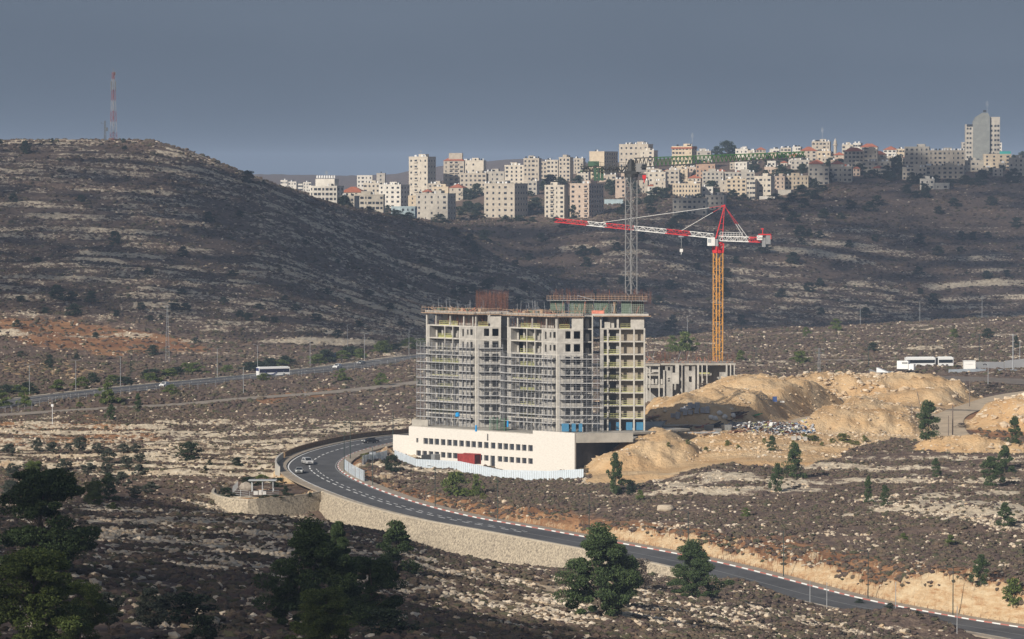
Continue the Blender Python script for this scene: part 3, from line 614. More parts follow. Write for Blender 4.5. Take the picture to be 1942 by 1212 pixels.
def trunk_mesh(name, cs, H, r0, lean=0.0, z0=-0.6, top=0.8, seed=1):
    mb = MB(); rng = random.Random(seed); p = Vector((0, 0, z0)); n = 6; pts = [p]
    for i in range(1, n + 1): pts.append(Vector((lean * H * (i / n) ** 1.3 + rng.uniform(-.03, .03) * H, rng.uniform(-.03, .03) * H, z0 + (top * H - z0) * i / n)))
    for i in range(n): mb.bar(pts[i], pts[i + 1], r0 * (1 - 0.8 * i / n), 0, 7, r0 * (1 - 0.8 * (i + 1) / n))
    for c in cs[::max(1, len(cs) // 14)]:
        z = max(0.15 * H, c[2] - 0.15 * H); k = min(n - 1, max(0, int((z - z0) / (top * H - z0) * n))); mb.bar(pts[k], (c[0], c[1], c[2]), r0 * 0.35, 0, 5, r0 * 0.08)
    return mb.mesh(name, M_bark)
def env_pine(t): return (0.55 + 0.45 * math.sin(min(1, t * 3) * 1.57)) * (1 - t) ** 0.7 * 1.05 + 0.06
def env_round(t): return math.sqrt(max(0, 1 - (2 * t - 0.9) ** 2 / 1.25)) * 0.95
def env_dome(t): return math.sqrt(max(0.02, 1 - t * t))
def env_cyp(t): return (0.5 + t * 1.2 if t < 0.35 else (1 - t) ** 0.6 * 1.2) * 0.9
def env_wide(t): return (0.75 + 0.25 * t) * math.sqrt(max(0.03, 1 - (1.25 * t - 0.35) ** 2))
PROTO = {}
def proto(kind, var):
    """unit trees: crown one unit high and wide, standing on its trunk"""
    k = (kind, var)
    if k in PROTO: return PROTO[k]
    sd = hash_(kind) + var
    if kind == 'big_pine': cm, cs = crown_mesh('crown', M_pine, env_pine, 95, 52000, 0.016, sd, 0.93, 1.0, 0.10, 1.0); off = 0.07; tr = trunk_mesh('trunk', cs, 1.0, 0.022, 0.03, -0.06, 0.9, sd)
    elif kind == 'broad_pine': cm, cs = crown_mesh('crown', M_pine, env_wide, 95, 52000, 0.017, sd, 0.86, 1.0, 0.115); off = 0.14; tr = trunk_mesh('trunk', cs, 1.0, 0.025, 0.05, -0.06, 0.85, sd)
    elif kind == 'bright_pine': cm, cs = crown_mesh('crown', M_pinel, env_wide, 100, 52000, 0.017, sd, 0.95, 1.0, 0.11); off = 0.05; tr = trunk_mesh('trunk', cs, 1.0, 0.022, 0.03, -0.06, 0.85, sd)
    elif kind == 'pine': cm, cs = crown_mesh('crown', M_pine, env_pine, 48, 9000, 0.03, sd, 0.95, 1.0, 0.12); off = 0.05; tr = trunk_mesh('trunk', cs, 1.0, 0.022, 0.02, -0.08, 0.9, sd)
    elif kind == 'bush': cm, cs = crown_mesh('crown', M_dark, env_dome, 36, 3200, 0.05, sd, 0.92, 1.0, 0.16); off = 0.02; tr = trunk_mesh('trunk', cs, 1.0, 0.02, 0, -0.08, 0.6, sd)
    elif kind == 'green_bush': cm, cs = crown_mesh('crown', M_pinel, env_dome, 36, 3200, 0.05, sd, 0.92, 1.0, 0.16); off = 0.02; tr = trunk_mesh('trunk', cs, 1.0, 0.02, 0, -0.08, 0.6, sd)
    elif kind == 'yellow_bush': cm, cs = crown_mesh('crown', M_yel, env_dome, 30, 2400, 0.055, sd, 0.92, 1.0, 0.16); off = 0.0; tr = trunk_mesh('trunk', cs, 1.0, 0.02, 0, -0.08, 0.5, sd)
    elif kind == 'olive': cm, cs = crown_mesh('crown', M_olive, env_round, 46, 6000, 0.035, sd, 0.74, 1.0, 0.13); off = 0.24; tr = trunk_mesh('trunk', cs, 0.9, 0.035, 0.08, -0.06, 0.7, sd)
    elif kind == 'bare': cm, cs = crown_mesh('crown', M_dry, env_round, 40, 5000, 0.03, sd, 0.85, 1.0, 0.14, 2.5); off = 0.1; tr = trunk_mesh('trunk', cs, 1.0, 0.02, 0, -0.06, 0.7, sd)
    elif kind == 'cypress': cm, cs = crown_mesh('crown', M_dark, env_cyp, 60, 3500, 0.03, sd, 0.97, 1.0, 0.06); off = 0.03; tr = trunk_mesh('trunk', cs, 1.0, 0.02, 0, -0.04, 0.9, sd)
    PROTO[k] = (cm, tr, off); return PROTO[k]
def hash_(s): return sum(ord(c) * (i + 3) for i, c in enumerate(s)) % 9973
NAMES = {'big_pine': 'pine_tree', 'broad_pine': 'pine_tree', 'bright_pine': 'pine_tree', 'pine': 'pine_tree', 'bush': 'shrub', 'green_bush': 'shrub', 'yellow_bush': 'shrub', 'olive': 'olive_tree', 'bare': 'dry_shrub', 'cypress': 'cypress_tree'}
CATS = {'tree': 'tree', 'pine_tree': 'pine tree', 'shrub': 'shrub', 'olive_tree': 'olive tree', 'dry_shrub': 'shrub', 'cypress_tree': 'cypress'}
TREES = []
def tree(kind, px, pyb, wpx, hpx, label, group=None, ymin=300, ymax=9000, loc=None, sink=0.03):
    p = hit(px, pyb, ymin, ymax) if loc is None else Vector(loc); s = p.y / F; h = hpx * s; wd = wpx * s; nm = 'tree' if label.startswith('dark tree') else NAMES[kind]
    rr = random.Random(int(px * 13 + pyb * 7)); cm, tr, off = proto(kind, rr.randrange(2 if 'big' in kind or 'b' == kind[0] and 'pine' in kind else 3))
    e = empty(nm, (p.x, p.y, p.z - sink * h), rr.uniform(0, 6.28), label, CATS[nm], group)
    c = inst('crown', cm, (0, 0, off * h), 0, e, (wd, wd, h)); t = inst('trunk', tr, (0, 0, 0), 0, e, (max(wd, h * .5), max(wd, h * .5), h)); return e
T = tree
# foreground
T('broad_pine', 78, 1092, 200, 205, 'large dark pine standing alone at the left edge, rising above the rocky slope', ymax=520)
T('bright_pine', 62, 1250, 215, 195, 'bright green pine filling the bottom left corner', ymax=460)
T('bright_pine', 150, 1225, 110, 115, 'lower green pine right beside the pine filling the bottom left corner', ymax=460)
T('olive', 205, 1203, 74, 78, 'small olive tree with bare twin stems, between the bottom left pines and another olive', ymax=500)
T('olive', 288, 1203, 96, 82, 'wider olive tree with a crooked stem, second olive along the bottom edge', ymax=500)
T('bush', 352, 1185, 100, 62, 'dark shrub behind the olives in the shaded foreground', ymax=500)
T('bush', 383, 1225, 76, 62, 'round dark shrub cut by the bottom edge right of the olives', ymax=500)
T('big_pine', 588, 1196, 190, 205, 'tallest dark pine of the foreground clump, bottom centre left', ymax=560)
T('big_pine', 640, 1120, 70, 130, 'slim dark pine top beside the tallest pine of the foreground clump', ymax=620)
T('broad_pine', 700, 1196, 140, 140, 'broad dark pine on the right side of the foreground clump', ymax=560)
T('bright_pine', 612, 1232, 135, 112, 'rounded lighter green pine in front of the foreground clump', ymax=500)
T('bush', 735, 1212, 90, 55, 'low dark green shrub at the foot of the foreground clump', ymax=540)
T('pine', 752, 1090, 105, 98, 'greyish pine behind the foreground clump, below the stone retaining wall')
T('big_pine', 1138, 1174, 160, 174, 'large green pine in front of the road, right of centre', ymax=800)
T('big_pine', 1175, 1150, 90, 115, 'narrower green pine growing into the right side of the large pine by the road', ymax=800)
T('bare', 1212, 1122, 70, 62, 'leafless grey shrub right of the large pine by the road', ymax=800)
T('big_pine', 1316, 1137, 115, 108, 'conical green pine just below the road, right of the large pine', ymax=800)
T('bush', 859, 1034, 16, 26, 'single dark shrub growing out of the stone retaining wall', loc=W(859, 1030, 880))
# slope below the building site
for a in [('pine', 1168, 942, 40, 76, 'pine at the foot of the sand slope, right of the white fence'), ('bush', 1196, 940, 26, 28, 'dark shrub touching the pine at the foot of the sand slope'),
          ('green_bush', 1215, 953, 16, 22, 'small green shrub on the scrub slope below the sand bank'),
          ('pine', 1508, 908, 50, 66, 'dense pine below the debris heap, the taller of a close pair'), ('pine', 1476, 936, 34, 54, 'shorter pine left of the dense pine below the debris heap'),
          ('pine', 1465, 856, 24, 28, 'little pine on the sand bank under the debris heap'), ('pine', 1648, 957, 24, 52, 'young upright pine on the pale limestone ledge'),
          ('pine', 1680, 961, 26, 38, 'smaller young pine right of the upright pine on the limestone ledge'), ('pine', 1776, 906, 24, 36, 'small pine between two limestone patches on the right slope'),
          ('pine', 1762, 833, 58, 70, 'dark pine beside the dirt road, left of the low sand heap'), ('pine', 1926, 842, 34, 50, 'pine by the dirt road at the right edge'),
          ('pine', 1880, 924, 54, 56, 'spreading pine on the right slope, front one of a leaning pair'), ('pine', 1908, 898, 44, 52, 'pine behind the spreading pine on the right slope'),
          ('pine', 1908, 999, 42, 44, 'pine at the end of the limestone ledge near the right edge'), ('pine', 1864, 1136, 44, 58, 'pine on top of the orange road cutting, left of a rounder one'),
          ('green_bush', 1924, 1162, 46, 56, 'round bright green shrub on the road cutting at the right edge'), ('green_bush', 1804, 1037, 22, 20, 'low green shrub on the slope above the lamp nearest the right edge'),
          ('green_bush', 1716, 1027, 18, 16, 'tiny green shrub in the scrub above the road cutting'), ('green_bush', 1415, 982, 20, 18, 'green shrub in the middle of the scrub slope'),
          ('green_bush', 864, 945, 58, 50, 'wide green shrub in front of the white fence'), ('green_bush', 903, 944, 26, 44, 'narrow green shrub right of the wide one in front of the fence'),
          ('bush', 741, 894, 32, 34, 'dark shrub at the gap in the white fence'), ('yellow_bush', 916, 950, 16, 14, 'yellowish low shrub near the white fence'),
          ('bush', 358, 871, 44, 34, 'large round dark bush alone on the rocky terraces'), ('bush', 448, 888, 24, 17, 'small round dark bush on the terraces left of the road bend'),
          ('bush', 396, 884, 12, 10, 'tiny dark bush on the terraces'), ('bush', 388, 898, 11, 9, 'tiny dark bush nearest the garden terrace')]:
    T(*a)
for i, (px, pb, w_, h_) in enumerate([(1268, 852, 10, 9), (1305, 845, 10, 9), (1380, 846, 12, 12), (1400, 852, 9, 9), (1340, 858, 12, 10), (1450, 842, 11, 11), (1528, 835, 26, 12), (1545, 838, 22, 12), (1600, 838, 34, 16),
                                        (1640, 840, 14, 14), (1560, 846, 10, 8), (1505, 843, 9, 8), (1625, 845, 20, 9), (1580, 842, 12, 9)]):
    T('yellow_bush', px, pb, w_, h_, 'low yellow-green shrub on the sand bank below the debris', 'yellow-green shrubs on the sand bank', ymin=940)
# olive grove at the left
for i, (px, pb, w_, h_) in enumerate([(15, 866, 30, 24), (70, 860, 26, 28), (98, 872, 30, 24), (128, 858, 18, 16), (150, 866, 32, 34), (185, 862, 30, 20), (205, 880, 36, 28), (232, 862, 30, 18), (256, 866, 26, 18), (264, 882, 30, 20), (238, 895, 36, 26),
                                        (200, 905, 36, 28), (165, 905, 34, 26), (120, 898, 36, 26), (60, 905, 40, 28), (22, 910, 40, 30), (90, 925, 40, 30), (262, 912, 34, 28), (230, 930, 44, 34), (180, 935, 36, 28), (255, 950, 36, 28), (285, 940, 40, 24), (130, 945, 40, 30), (20, 945, 44, 34)]):
    T('olive', px, pb, w_, h_, 'grey-green olive tree in the grove on the left flat', 'olive trees in the grove on the left flat', ymin=600)
for a in [('bright_pine', 178, 962, 42, 46, 'bright green tree at the near edge of the olive grove'), ('pine', 205, 950, 44, 50, 'dark pine beside the bright green tree at the edge of the grove'),
          ('green_bush', 213, 970, 22, 16, 'small bright green shrub in front of the olive grove'), ('bright_pine', 62, 912, 40, 36, 'light green tree behind the large pine at the left edge'),
          ('pine', 260, 783, 18, 36, 'dark upright tree standing beside the gravel road, left'), ('pine', 210, 798, 26, 28, 'green conical tree just below the gravel road at left'),
          ('green_bush', 322, 750, 28, 22, 'round green shrub on the near verge of the highway beside the white car'), ('green_bush', 204, 766, 40, 42, 'willow-like green tree between highway and gravel road'),
          ('green_bush', 45, 770, 26, 36, 'light green tree by the highway near the left edge'), ('green_bush', 5, 772, 36, 28, 'dark green tree on the left edge beside the highway'),
          ('green_bush', 150, 774, 14, 12, 'tiny green shrub along the gravel road'), ('green_bush', 500, 722, 30, 14, 'green shrub in front of the bus'),
          ('green_bush', 649, 722, 26, 24, 'green shrub below the white car on the highway'), ('green_bush', 724, 732, 26, 26, 'green shrub between highway and gravel road, right of the one below the car'),
          ('green_bush', 587, 770, 9, 9, 'tiny green shrub on the brown field below the gravel road'),
          ('cypress', 247, 714, 9, 30, 'slim dark cypress behind the highway hedge'), ('cypress', 737, 672, 8, 34, 'slim brownish cypress on the hillside near the towers'),
          ('bush', 797, 735, 12, 14, 'dark shrub just left of the scaffolded tower'),
          ('green_bush', 1300, 668, 44, 40, 'large grey-green tree behind the low unfinished building'), ('green_bush', 1275, 664, 24, 26, 'smaller green tree left of the large one behind the low building'),
          ('green_bush', 1518, 690, 40, 26, 'wide grey-green bush on the plain, left of a darker one'), ('bush', 1655, 667, 24, 16, 'dark round bush on the plain'),
          ('green_bush', 1586, 626, 24, 22, 'green tree on the far rim of the plain, left'), ('green_bush', 1530, 640, 16, 18, 'small green tree on the plain behind the orange crane'),
          ('green_bush', 1810, 640, 18, 16, 'small green shrub on the plain, left of a dark one'), ('bush', 1874, 642, 24, 20, 'dark green shrub on the plain at right'),
          ('bush', 1928, 660, 12, 24, 'dark narrow tree near the right edge behind the lamp posts'), ('green_bush', 1405, 685, 18, 20, 'small green shrub just right of the low unfinished building')]:
    T(*a)
for a in [('bush', 1632, 1150, 18, 12, 'first of three small saplings on the near verge at the lower right'), ('bush', 1690, 1160, 20, 13, 'second of three small saplings on the near verge at the lower right'), ('bush', 1742, 1170, 14, 8, 'third of three small saplings on the near verge at the lower right')]: T(*a)
rr = random.Random(5)
# hedge of shrubs behind the highway
for i in range(40):
    t = i / 39; k = int(18 + t * (len(HW) - 40)); n_ = normals(HW)[k]; o = -rr.uniform(16, 27); x = HW[k, 0] + n_[0] * o; yy = HW[k, 1] + n_[1] * o
    px = x / yy * F + 971
    if 118 < px < 175 and rr.random() < .6: continue
    T('green_bush' if rr.random() < .55 else 'bush', px, 0, rr.uniform(30, 46), rr.uniform(16, 27), 'rounded shrub in the hedge behind the highway', 'shrubs in the hedge behind the highway', loc=(x, yy, gz(x, yy) - 0.3))
for (px, pb, w_, h_) in [(25, 386, 20, 16), (50, 292, 22, 28), (100, 272, 10, 9), (1, 272, 10, 8), (235, 271, 11, 9), (237, 285, 14, 8), (155, 386, 18, 18), (396, 422, 22, 22), (219, 464, 24, 28), (347, 487, 20, 20), (455, 412, 15, 12), (470, 347, 26, 24), (500, 353, 10, 9),
                         (108, 570, 32, 28), (135, 573, 26, 20), (172, 576, 24, 24), (140, 607, 30, 22), (40, 573, 22, 12), (85, 594, 18, 12), (268, 590, 18, 14), (220, 602, 17, 12), (285, 608, 18, 10), (305, 606, 12, 9), (330, 588, 30, 14), (352, 592, 26, 14), (425, 578, 20, 15),
                         (32, 622, 16, 15), (290, 673, 24, 20), (94, 690, 18, 18), (38, 679, 16, 14), (92, 712, 22, 16), (145, 682, 12, 11), (455, 604, 20, 16), (470, 608, 22, 16), (500, 610, 20, 12), (520, 612, 20, 12), (560, 590, 18, 12), (540, 575, 16, 10), (490, 586, 20, 10),
                         (620, 560, 20, 12), (660, 575, 18, 12), (700, 560, 20, 12), (740, 590, 22, 12), (600, 610, 26, 14), (640, 640, 24, 14), (680, 620, 24, 12), (760, 620, 20, 12), (345, 560, 20, 10), (70, 500, 18, 10), (280, 520, 20, 12), (180, 640, 16, 10), (370, 650, 20, 10),
                         (700, 470, 14, 9), (640, 500, 16, 9), (580, 470, 14, 9), (800, 500, 18, 12), (820, 530, 20, 12), (860, 560, 18, 12), (900, 520, 16, 10), (880, 470, 14, 10), (930, 545, 18, 12), (440, 525, 22, 12), (760, 545, 16, 10)]:
    T('bush', px, pb, w_, h_, 'dark evergreen bush scattered on the left hillside', 'dark bushes on the left hillside', ymin=1500, ymax=2500)
# dark trees on the slopes under the town
n0 = 0
while n0 < 90:
    px = rr.uniform(860, 1940); t = (px - 860) / 1080; lo = 640 - 30 * (px > 1500); top = 425 if px < 1240 else 400 if px < 1500 else 360
    py = rr.uniform(top, lo)
    if px > 1400 and py > 480 and rr.random() < .55: continue
    h_ = hit(px, py, 2150, 2850)
    if h_.y > 2840: continue
    s = rr.uniform(0.8, 1.5)
    T('bush', px, py, 19 * s, 15 * s, 'dark tree on the shaded slope below the town', 'dark trees on the slope below the town', ymin=2150, ymax=2850); n0 += 1
# ------------------------------------------------------------------ the hill town
def stone(name, c): return mat(name, c, 0.9, 0.16, 0.35, bump=0.1)
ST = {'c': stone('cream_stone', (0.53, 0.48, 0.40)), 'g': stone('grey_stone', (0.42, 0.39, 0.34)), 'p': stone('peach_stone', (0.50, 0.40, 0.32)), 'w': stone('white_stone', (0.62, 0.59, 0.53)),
      'y': stone('yellow_stone', (0.55, 0.46, 0.34)), 'b': stone('blue_grey_panel', (0.38, 0.47, 0.50)), 'o': stone('orange_stone', (0.42, 0.29, 0.21)), 't': stone('tan_stone', (0.45, 0.40, 0.33))}
M_glass = mat('dark_window', (0.035, 0.04, 0.05), 0.25, spec=0.6); M_tile = mat('red_roof_tiles', (0.38, 0.13, 0.075), 0.85, 0.25, 1.2)
M_tankw = mat('white_tank', (0.75, 0.75, 0.74), 0.5); M_tankb = mat('black_tank', (0.04, 0.045, 0.05), 0.5); M_slab = mat('roof_slab', (0.42, 0.40, 0.36), 0.9, 0.15, 0.5)
M_gal = mat('galvanised_steel', (0.42, 0.44, 0.46), 0.45, 0.1, 2, metal=0.6)
def win_mesh(w_, h_):
    k = ('win', round(w_, 1), round(h_, 1))
    if k not in PROTO: PROTO[k] = MB().box((-w_ / 2, -0.06, 0), (w_ / 2, 0.04, h_)).mesh('window', M_glass)
    return PROTO[k]
def tank_mesh(c):
    k = ('tank', c)
    if k not in PROTO:
        mb = MB(); mb.bar((0, 0, 0.5), (0, 0, 1.9), 0.62, 0, 10); mb.bar((0, 0, 1.9), (0, 0, 2.1), 0.62, 0, 10, 0.25)
        for a in (0, 2.1, 4.2): mb.bar((.4 * math.cos(a), .4 * math.sin(a), 0), (.4 * math.cos(a), .4 * math.sin(a), .5), 0.06)
        PROTO[k] = mb.mesh('water_tank', M_tankw if c == 'w' else M_tankb)
    return PROTO[k]
BN = [0]
def building(x0, x1, yt, yb, side, cols, m, roof, label, cat='apartment block', name='apartment_block', balc=None, floors=None, Y=None, tanks=None, group=None, ww=1.4, pent=True, theta=None):
    BN[0] += 1; r_ = random.Random(BN[0] * 31 + 7); mm_ = ST[m]
    if Y is None: Y = hit((x0 + x1) / 2, yb, 2420, 3900).y
    s = Y / F; th = R(theta if theta is not None else (28 if side else r_.uniform(3, 14))); w_ = (x1 - x0) * s / math.cos(th); d = side * s / math.sin(th) if side else r_.uniform(9, 13)
    pr = W(x1, (yb + yt) / 2, Y); top = W(x1, yt, Y).z; base = min(W(x1, yb, Y).z, gz(pr.x, Y), gz(pr.x - w_, Y)) - 2.0
    vis = W(x1, yb, Y).z; h = top - base; e = empty(name, (pr.x, pr.y, base), -th, label, cat, group)
    hv = top - vis; n = floors or max(1, round(hv / 3.15)); fh = hv / n
    mb = MB().box((-w_, 0, 0), (0, d, h - 0.002))
    for i in range(n): mb.box((-w_ - .07, -.07, h - (i) * fh - 0.25), (.07, d + .05, h - (i) * fh - 0.02)) if i and r_.random() < .5 else None
    mb.build('wall', mm_, e)
    if roof != 'tile':
        p = MB(); t_ = 0.25
        p.box((-w_ - .1, -.1, h), (.1, t_, h + .8)); p.box((-w_ - .1, d - t_, h), (.1, d + .1, h + .8)); p.box((-w_ - .1, t_, h), (-w_ + t_, d - t_, h + .8)); p.box((-t_, t_, h), (.1, d - t_, h + .8)); p.build('parapet', mm_, e)
    if roof == 'tile':
        mb = MB(); o = .5; rh = min(w_, d) * 0.28; k = min(w_, d) * 0.45; a = (-w_ - o, -o); b = (o, d + o)
        if w_ > d: r1, r2 = (-w_ + k, d / 2), (-k, d / 2)
        else: r1, r2 = (-w_ / 2, k), (-w_ / 2, d - k)
        v = [(a[0], a[1], h), (b[0], a[1], h), (b[0], b[1], h), (a[0], b[1], h), (*r1, h + rh), (*r2, h + rh)]
        mb.add(v, [(0, 1, 5, 4), (2, 3, 4, 5), (1, 2, 5), (3, 0, 4), (3, 2, 1, 0)] if w_ > d else [(0, 1, 4), (2, 3, 5), (1, 2, 5, 4), (3, 0, 4, 5), (3, 2, 1, 0)]); mb.build('roof', M_tile, e)
    elif pent and w_ > 9:
        pw = min(w_ * .35, 6); px = -w_ * r_.uniform(.3, .6); MB().box((px - pw / 2, d * .3, h), (px + pw / 2, d * .75, h + 2.7)).build('stair_tower', mm_, e)
    wh = min(1.5, fh * .5); wm = win_mesh(ww, wh); balc = balc or []
    cw = [win_mesh(r_.choice([.8, ww, ww, ww * 1.5]), wh) for _ in range(cols + 1)]
    for f_ in range(n):
        z = h - (f_ + 1) * fh + fh * .32
        for c_ in range(cols):
            x = -w_ * (c_ + .5) / cols + r_.uniform(-.1, .1) * (0 if cols > 5 else 1)
            if c_ in balc:
                b = MB().box((x - 1.5, -1.1, z - .75), (x + 1.5, 0, z - .6)); b.box((x - 1.5, -1.1, z - .6), (x + 1.5, -1.0, z + .25)); b.build('balcony', mm_, e)
                inst('window', win_mesh(2.2, min(2.1, fh * .65)), (x, 0, z - .55), 0, e)
            elif r_.random() < .93: inst('window', cw[c_], (x, 0, z), 0, e)
        if side > 9:
            nc = max(2, int(d / 3.6))
            for c_ in range(nc): inst('window', wm, (0, d * (c_ + .5) / nc, z), R(90), e)
    if roof != 'tile':
        nt_ = tanks if tanks is not None else int(w_ / 2.4)
        for k in range(nt_):
            inst('water_tank', tank_mesh('w' if r_.random() < .55 else 'b'), (-r_.uniform(.8, max(.9, w_ - .8)), r_.uniform(.8, min(d - .8, 5)), h), 0, e)
    return e, w_, d, h
def mast(e, x, y, z, h):
    mb = MB(); mb.bar((x, y, z), (x, y, z + h), .12); mb.bar((x - .8, y, z + h * .7), (x + .8, y, z + h * .7), .08); mb.bar((x - .5, y, z + h * .9), (x + .5, y, z + h * .9), .08)
    for k in (-.8, .8): mb.bar((x + k, y, z + h * .55), (x + k, y, z + h * .9), .1)
    mb.build('antenna', M_gal, e)
B = building
# left end of the town
for i, (a, b, c_, d_) in enumerate([(546, 562, 346, 362), (565, 574, 350, 362), (575, 590, 347, 362), (532, 545, 343, 350)]):
    B(a, b, c_, d_ + 8, 0, 3, 'w', 'flat', 'tiny pale house at the far left end of the town, by the hill flank', 'house', 'house', Y=3900, tanks=2, group='pale far houses by the hill flank')
e, w_, d, h = B(586, 639, 355, 392, 12, 7, 'w', 'flat', 'white building crowned by rows of white roof tanks, left end of town', tanks=6, pent=False); MB().box((-w_ * .85, 2, h), (-w_ * .15, d - 1, h + 5)).build('upper_storey', ST['w'], e)
for k in range(8): inst('water_tank', tank_mesh('w'), (-w_ * (.18 + .09 * k), 3.0, h + 5), 0, e)
mast(e, -w_ / 2, 4, h + 5, 5)
B(645, 688, 365, 390, 0, 5, 'c', 'tile', 'low house with a wide red hipped roof at the left end of town', 'house', 'house')
B(677, 706, 334, 356, 0, 4, 'w', 'flat', 'flat white building alone on the far rise left of the tall cream block', Y=3700, tanks=0, pent=False)
B(714, 730, 330, 352, 0, 1, 'g', 'flat', 'small far building with a round dome-like tank, left of the tall cream block', 'building', 'building', Y=3700, tanks=1, pent=False)
B(689, 720, 349, 392, 0, 4, 'c', 'flat', 'cream block left of the round-fronted one, behind the red-roofed house')
B(718, 760, 352, 396, 16, 4, 'w', 'flat', 'bright cream block with plain shaded right wall, above the teal-roofed shed', tanks=8)
B(646, 672, 374, 396, 0, 3, 'c', 'flat', 'low cream house half hidden by the hill flank', 'house', 'house')
B(668, 727, 371, 400, 0, 8, 'c', 'flat', 'long low cream building in front of the bright cream block', tanks=4)
B(742, 787, 394, 412, 0, 5, 'b', 'flat', 'low shed with a pale teal roof and wall at the town foot', 'shed', 'shed', tanks=0, pent=False)
e, w_, d, h = B(775, 811, 299, 378, 15, 4, 'c', 'flat', 'tall cream apartment block standing alone, tallest at the left of town', balc=[2], tanks=6, floors=7); mast(e, -w_ / 2, 4, h + 2.7, 3)
B(812, 836, 350, 378, 0, 3, 't', 'flat', 'small tan house at the foot of the tall cream block', 'house', 'house')
B(774, 790, 373, 398, 0, 1, 'y', 'flat', 'narrow yellow house left of the grey shaded block', 'house', 'house', pent=False)
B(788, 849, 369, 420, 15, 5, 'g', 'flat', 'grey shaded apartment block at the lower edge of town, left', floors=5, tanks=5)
B(820, 850, 356, 384, 0, 3, 'y', 'flat', 'sunlit yellow house just behind the grey shaded block', 'house', 'house')
B(800, 818, 364, 386, 0, 1, 't', 'tile', 'small house with a dark red roof behind the grey shaded block', 'house', 'house', pent=False)
B(852, 878, 356, 382, 0, 2, 't', 'tile', 'small house with a bright red roof between trees, left of the five-window block', 'house', 'house')
e, w_, d, h = B(841, 880, 305, 362, 0, 4, 't', 'tile', 'tall block with a dark red roof strip and a stepped top storey', balc=[1, 2]); MB().box((-w_ * .75, 2, h), (-w_ * .1, 9, h + 6)).build('upper_storey', ST['t'], e)
B(878, 917, 306, 352, 5, 3, 'c', 'flat', 'beige block joined to the right of the red-strip tall block', tanks=14, floors=4)
B(872, 922, 330, 372, 0, 6, 't', 'flat', 'tan block below the red-strip tall block, behind dark trees'); B(921, 956, 327, 362, 0, 4, 'g', 'flat', 'grey block between the dark trees and the white four-storey block')
B(957, 993, 315, 360, 8, 4, 'c', 'flat', 'four-storey cream block above the large beige five-window block'); B(993, 1022, 302, 360, 0, 4, 't', 'flat', 'tan block on the skyline right of the four-storey cream block', tanks=9)
B(918, 976, 350, 415, 25, 5, 't', 'flat', 'large beige block with five columns of windows and a shaded right side', floors=6, tanks=12)
B(1001, 1018, 345, 372, 0, 2, 'g', 'flat', 'narrow grey house between the beige five-window block and the twin blocks', 'house', 'house')
B(1023, 1037, 308, 345, 0, 2, 't', 'flat', 'narrow tan block on the skyline left of the white middle block'); B(1037, 1058, 305, 345, 0, 3, 'c', 'flat', 'white block with large windows in the middle of the skyline')
B(1060, 1081, 300, 345, 6, 3, 't', 'flat', 'tan block with black tanks on the skyline right of the white middle block'); B(1088, 1106, 302, 330, 0, 3, 't', 'flat', 'low tan block on the skyline above the grey crane counterweights')
B(1033, 1070, 353, 415, 8, 4, 'c', 'flat', 'pale block with seven floors, left of the twin blocks', balc=[2], floors=7, tanks=3)
B(1081, 1117, 350, 415, 29, 3, 'p', 'flat', 'peach block with red-edged balconies and a grey right side, right of the twin blocks', balc=[0], floors=7, tanks=10)
B(1095, 1116, 324, 352, 0, 3, 'c', 'flat', 'cream house right behind the twin blocks', tanks=6); B(1118, 1146, 289, 340, 27, 0, 'y', 'flat', 'blank sunlit block with no windows on the skyline, shaded right side', tanks=3, pent=False)
B(1150, 1168, 333, 350, 0, 2, 't', 'flat', 'small tan house under the grey crane arm', 'house', 'house'); B(1167, 1187, 342, 375, 0, 2, 'p', 'flat', 'small peach block just left of the grey crane mast')
B(1175, 1229, 275, 330, 10, 6, 't', 'flat', 'wide tall tan block on the skyline directly behind the grey crane top', tanks=12, floors=5); B(1214, 1240, 287, 330, 8, 2, 'c', 'flat', 'lower cream wing right of the wide tall tan block', tanks=4)
e, w_, d, h = B(1275, 1312, 279, 325, 10, 6, 'y', 'flat', 'yellow block with a red cornice strip and antennas on the skyline', tanks=6); MB().box((-w_ - .6, -.6, h - 1.2), (.6, d, h - .1)).build('cornice', M_tile, e); mast(e, -2, 5, h + 2.7, 9)
B(1312, 1348, 288, 318, 0, 4, 'g', 'flat', 'grey low building right of the yellow block with the red cornice', tanks=3)
B(1212, 1228, 344, 368, 0, 1, 't', 'flat', 'small tan house just right of the grey crane mast', 'house', 'house')
B(1229, 1262, 328, 356, 0, 3, 'c', 'flat', 'cream house under the green crane jib, right of the mast', 'house', 'house'); B(1240, 1262, 345, 375, 6, 2, 't', 'flat', 'tan three-storey house below the cream one under the jib', 'house', 'house')
B(1228, 1240, 353, 372, 0, 1, 'w', 'tile', 'tiny house with a red tile roof under the green jib', 'house', 'house'); B(1262, 1288, 324, 350, 0, 3, 't', 'flat', 'tan house with a recessed porch under the green jib', 'house', 'house'); B(1290, 1304, 322, 345, 0, 1, 'y', 'flat', 'narrow yellow house under the green jib', 'house', 'house')
B(1276, 1328, 350, 375, 0, 9, 'y', 'flat', 'long yellow building with a row of narrow windows and a curved corner', ww=.9, tanks=7); B(1332, 1372, 327, 356, 0, 5, 'g', 'flat', 'grey long building above the yellow one, behind trees')
B(1320, 1356, 313, 345, 0, 5, 'o', 'flat', 'orange stone building behind the middle of the green jib', tanks=2); B(1375, 1431, 328, 352, 0, 7, 'g', 'flat', 'long grey flat-roofed building right of the orange one', tanks=5)
B(1330, 1352, 356, 375, 0, 2, 'w', 'flat', 'white low house with terraces between the yellow building and trees', 'house', 'house')
B(1276, 1340, 378, 408, 0, 7, 'g', 'flat', 'shaded grey terraced building at the lower edge of town', tanks=8); B(1338, 1373, 372, 400, 0, 4, 'g', 'flat', 'shaded grey block joined right of the terraced building')
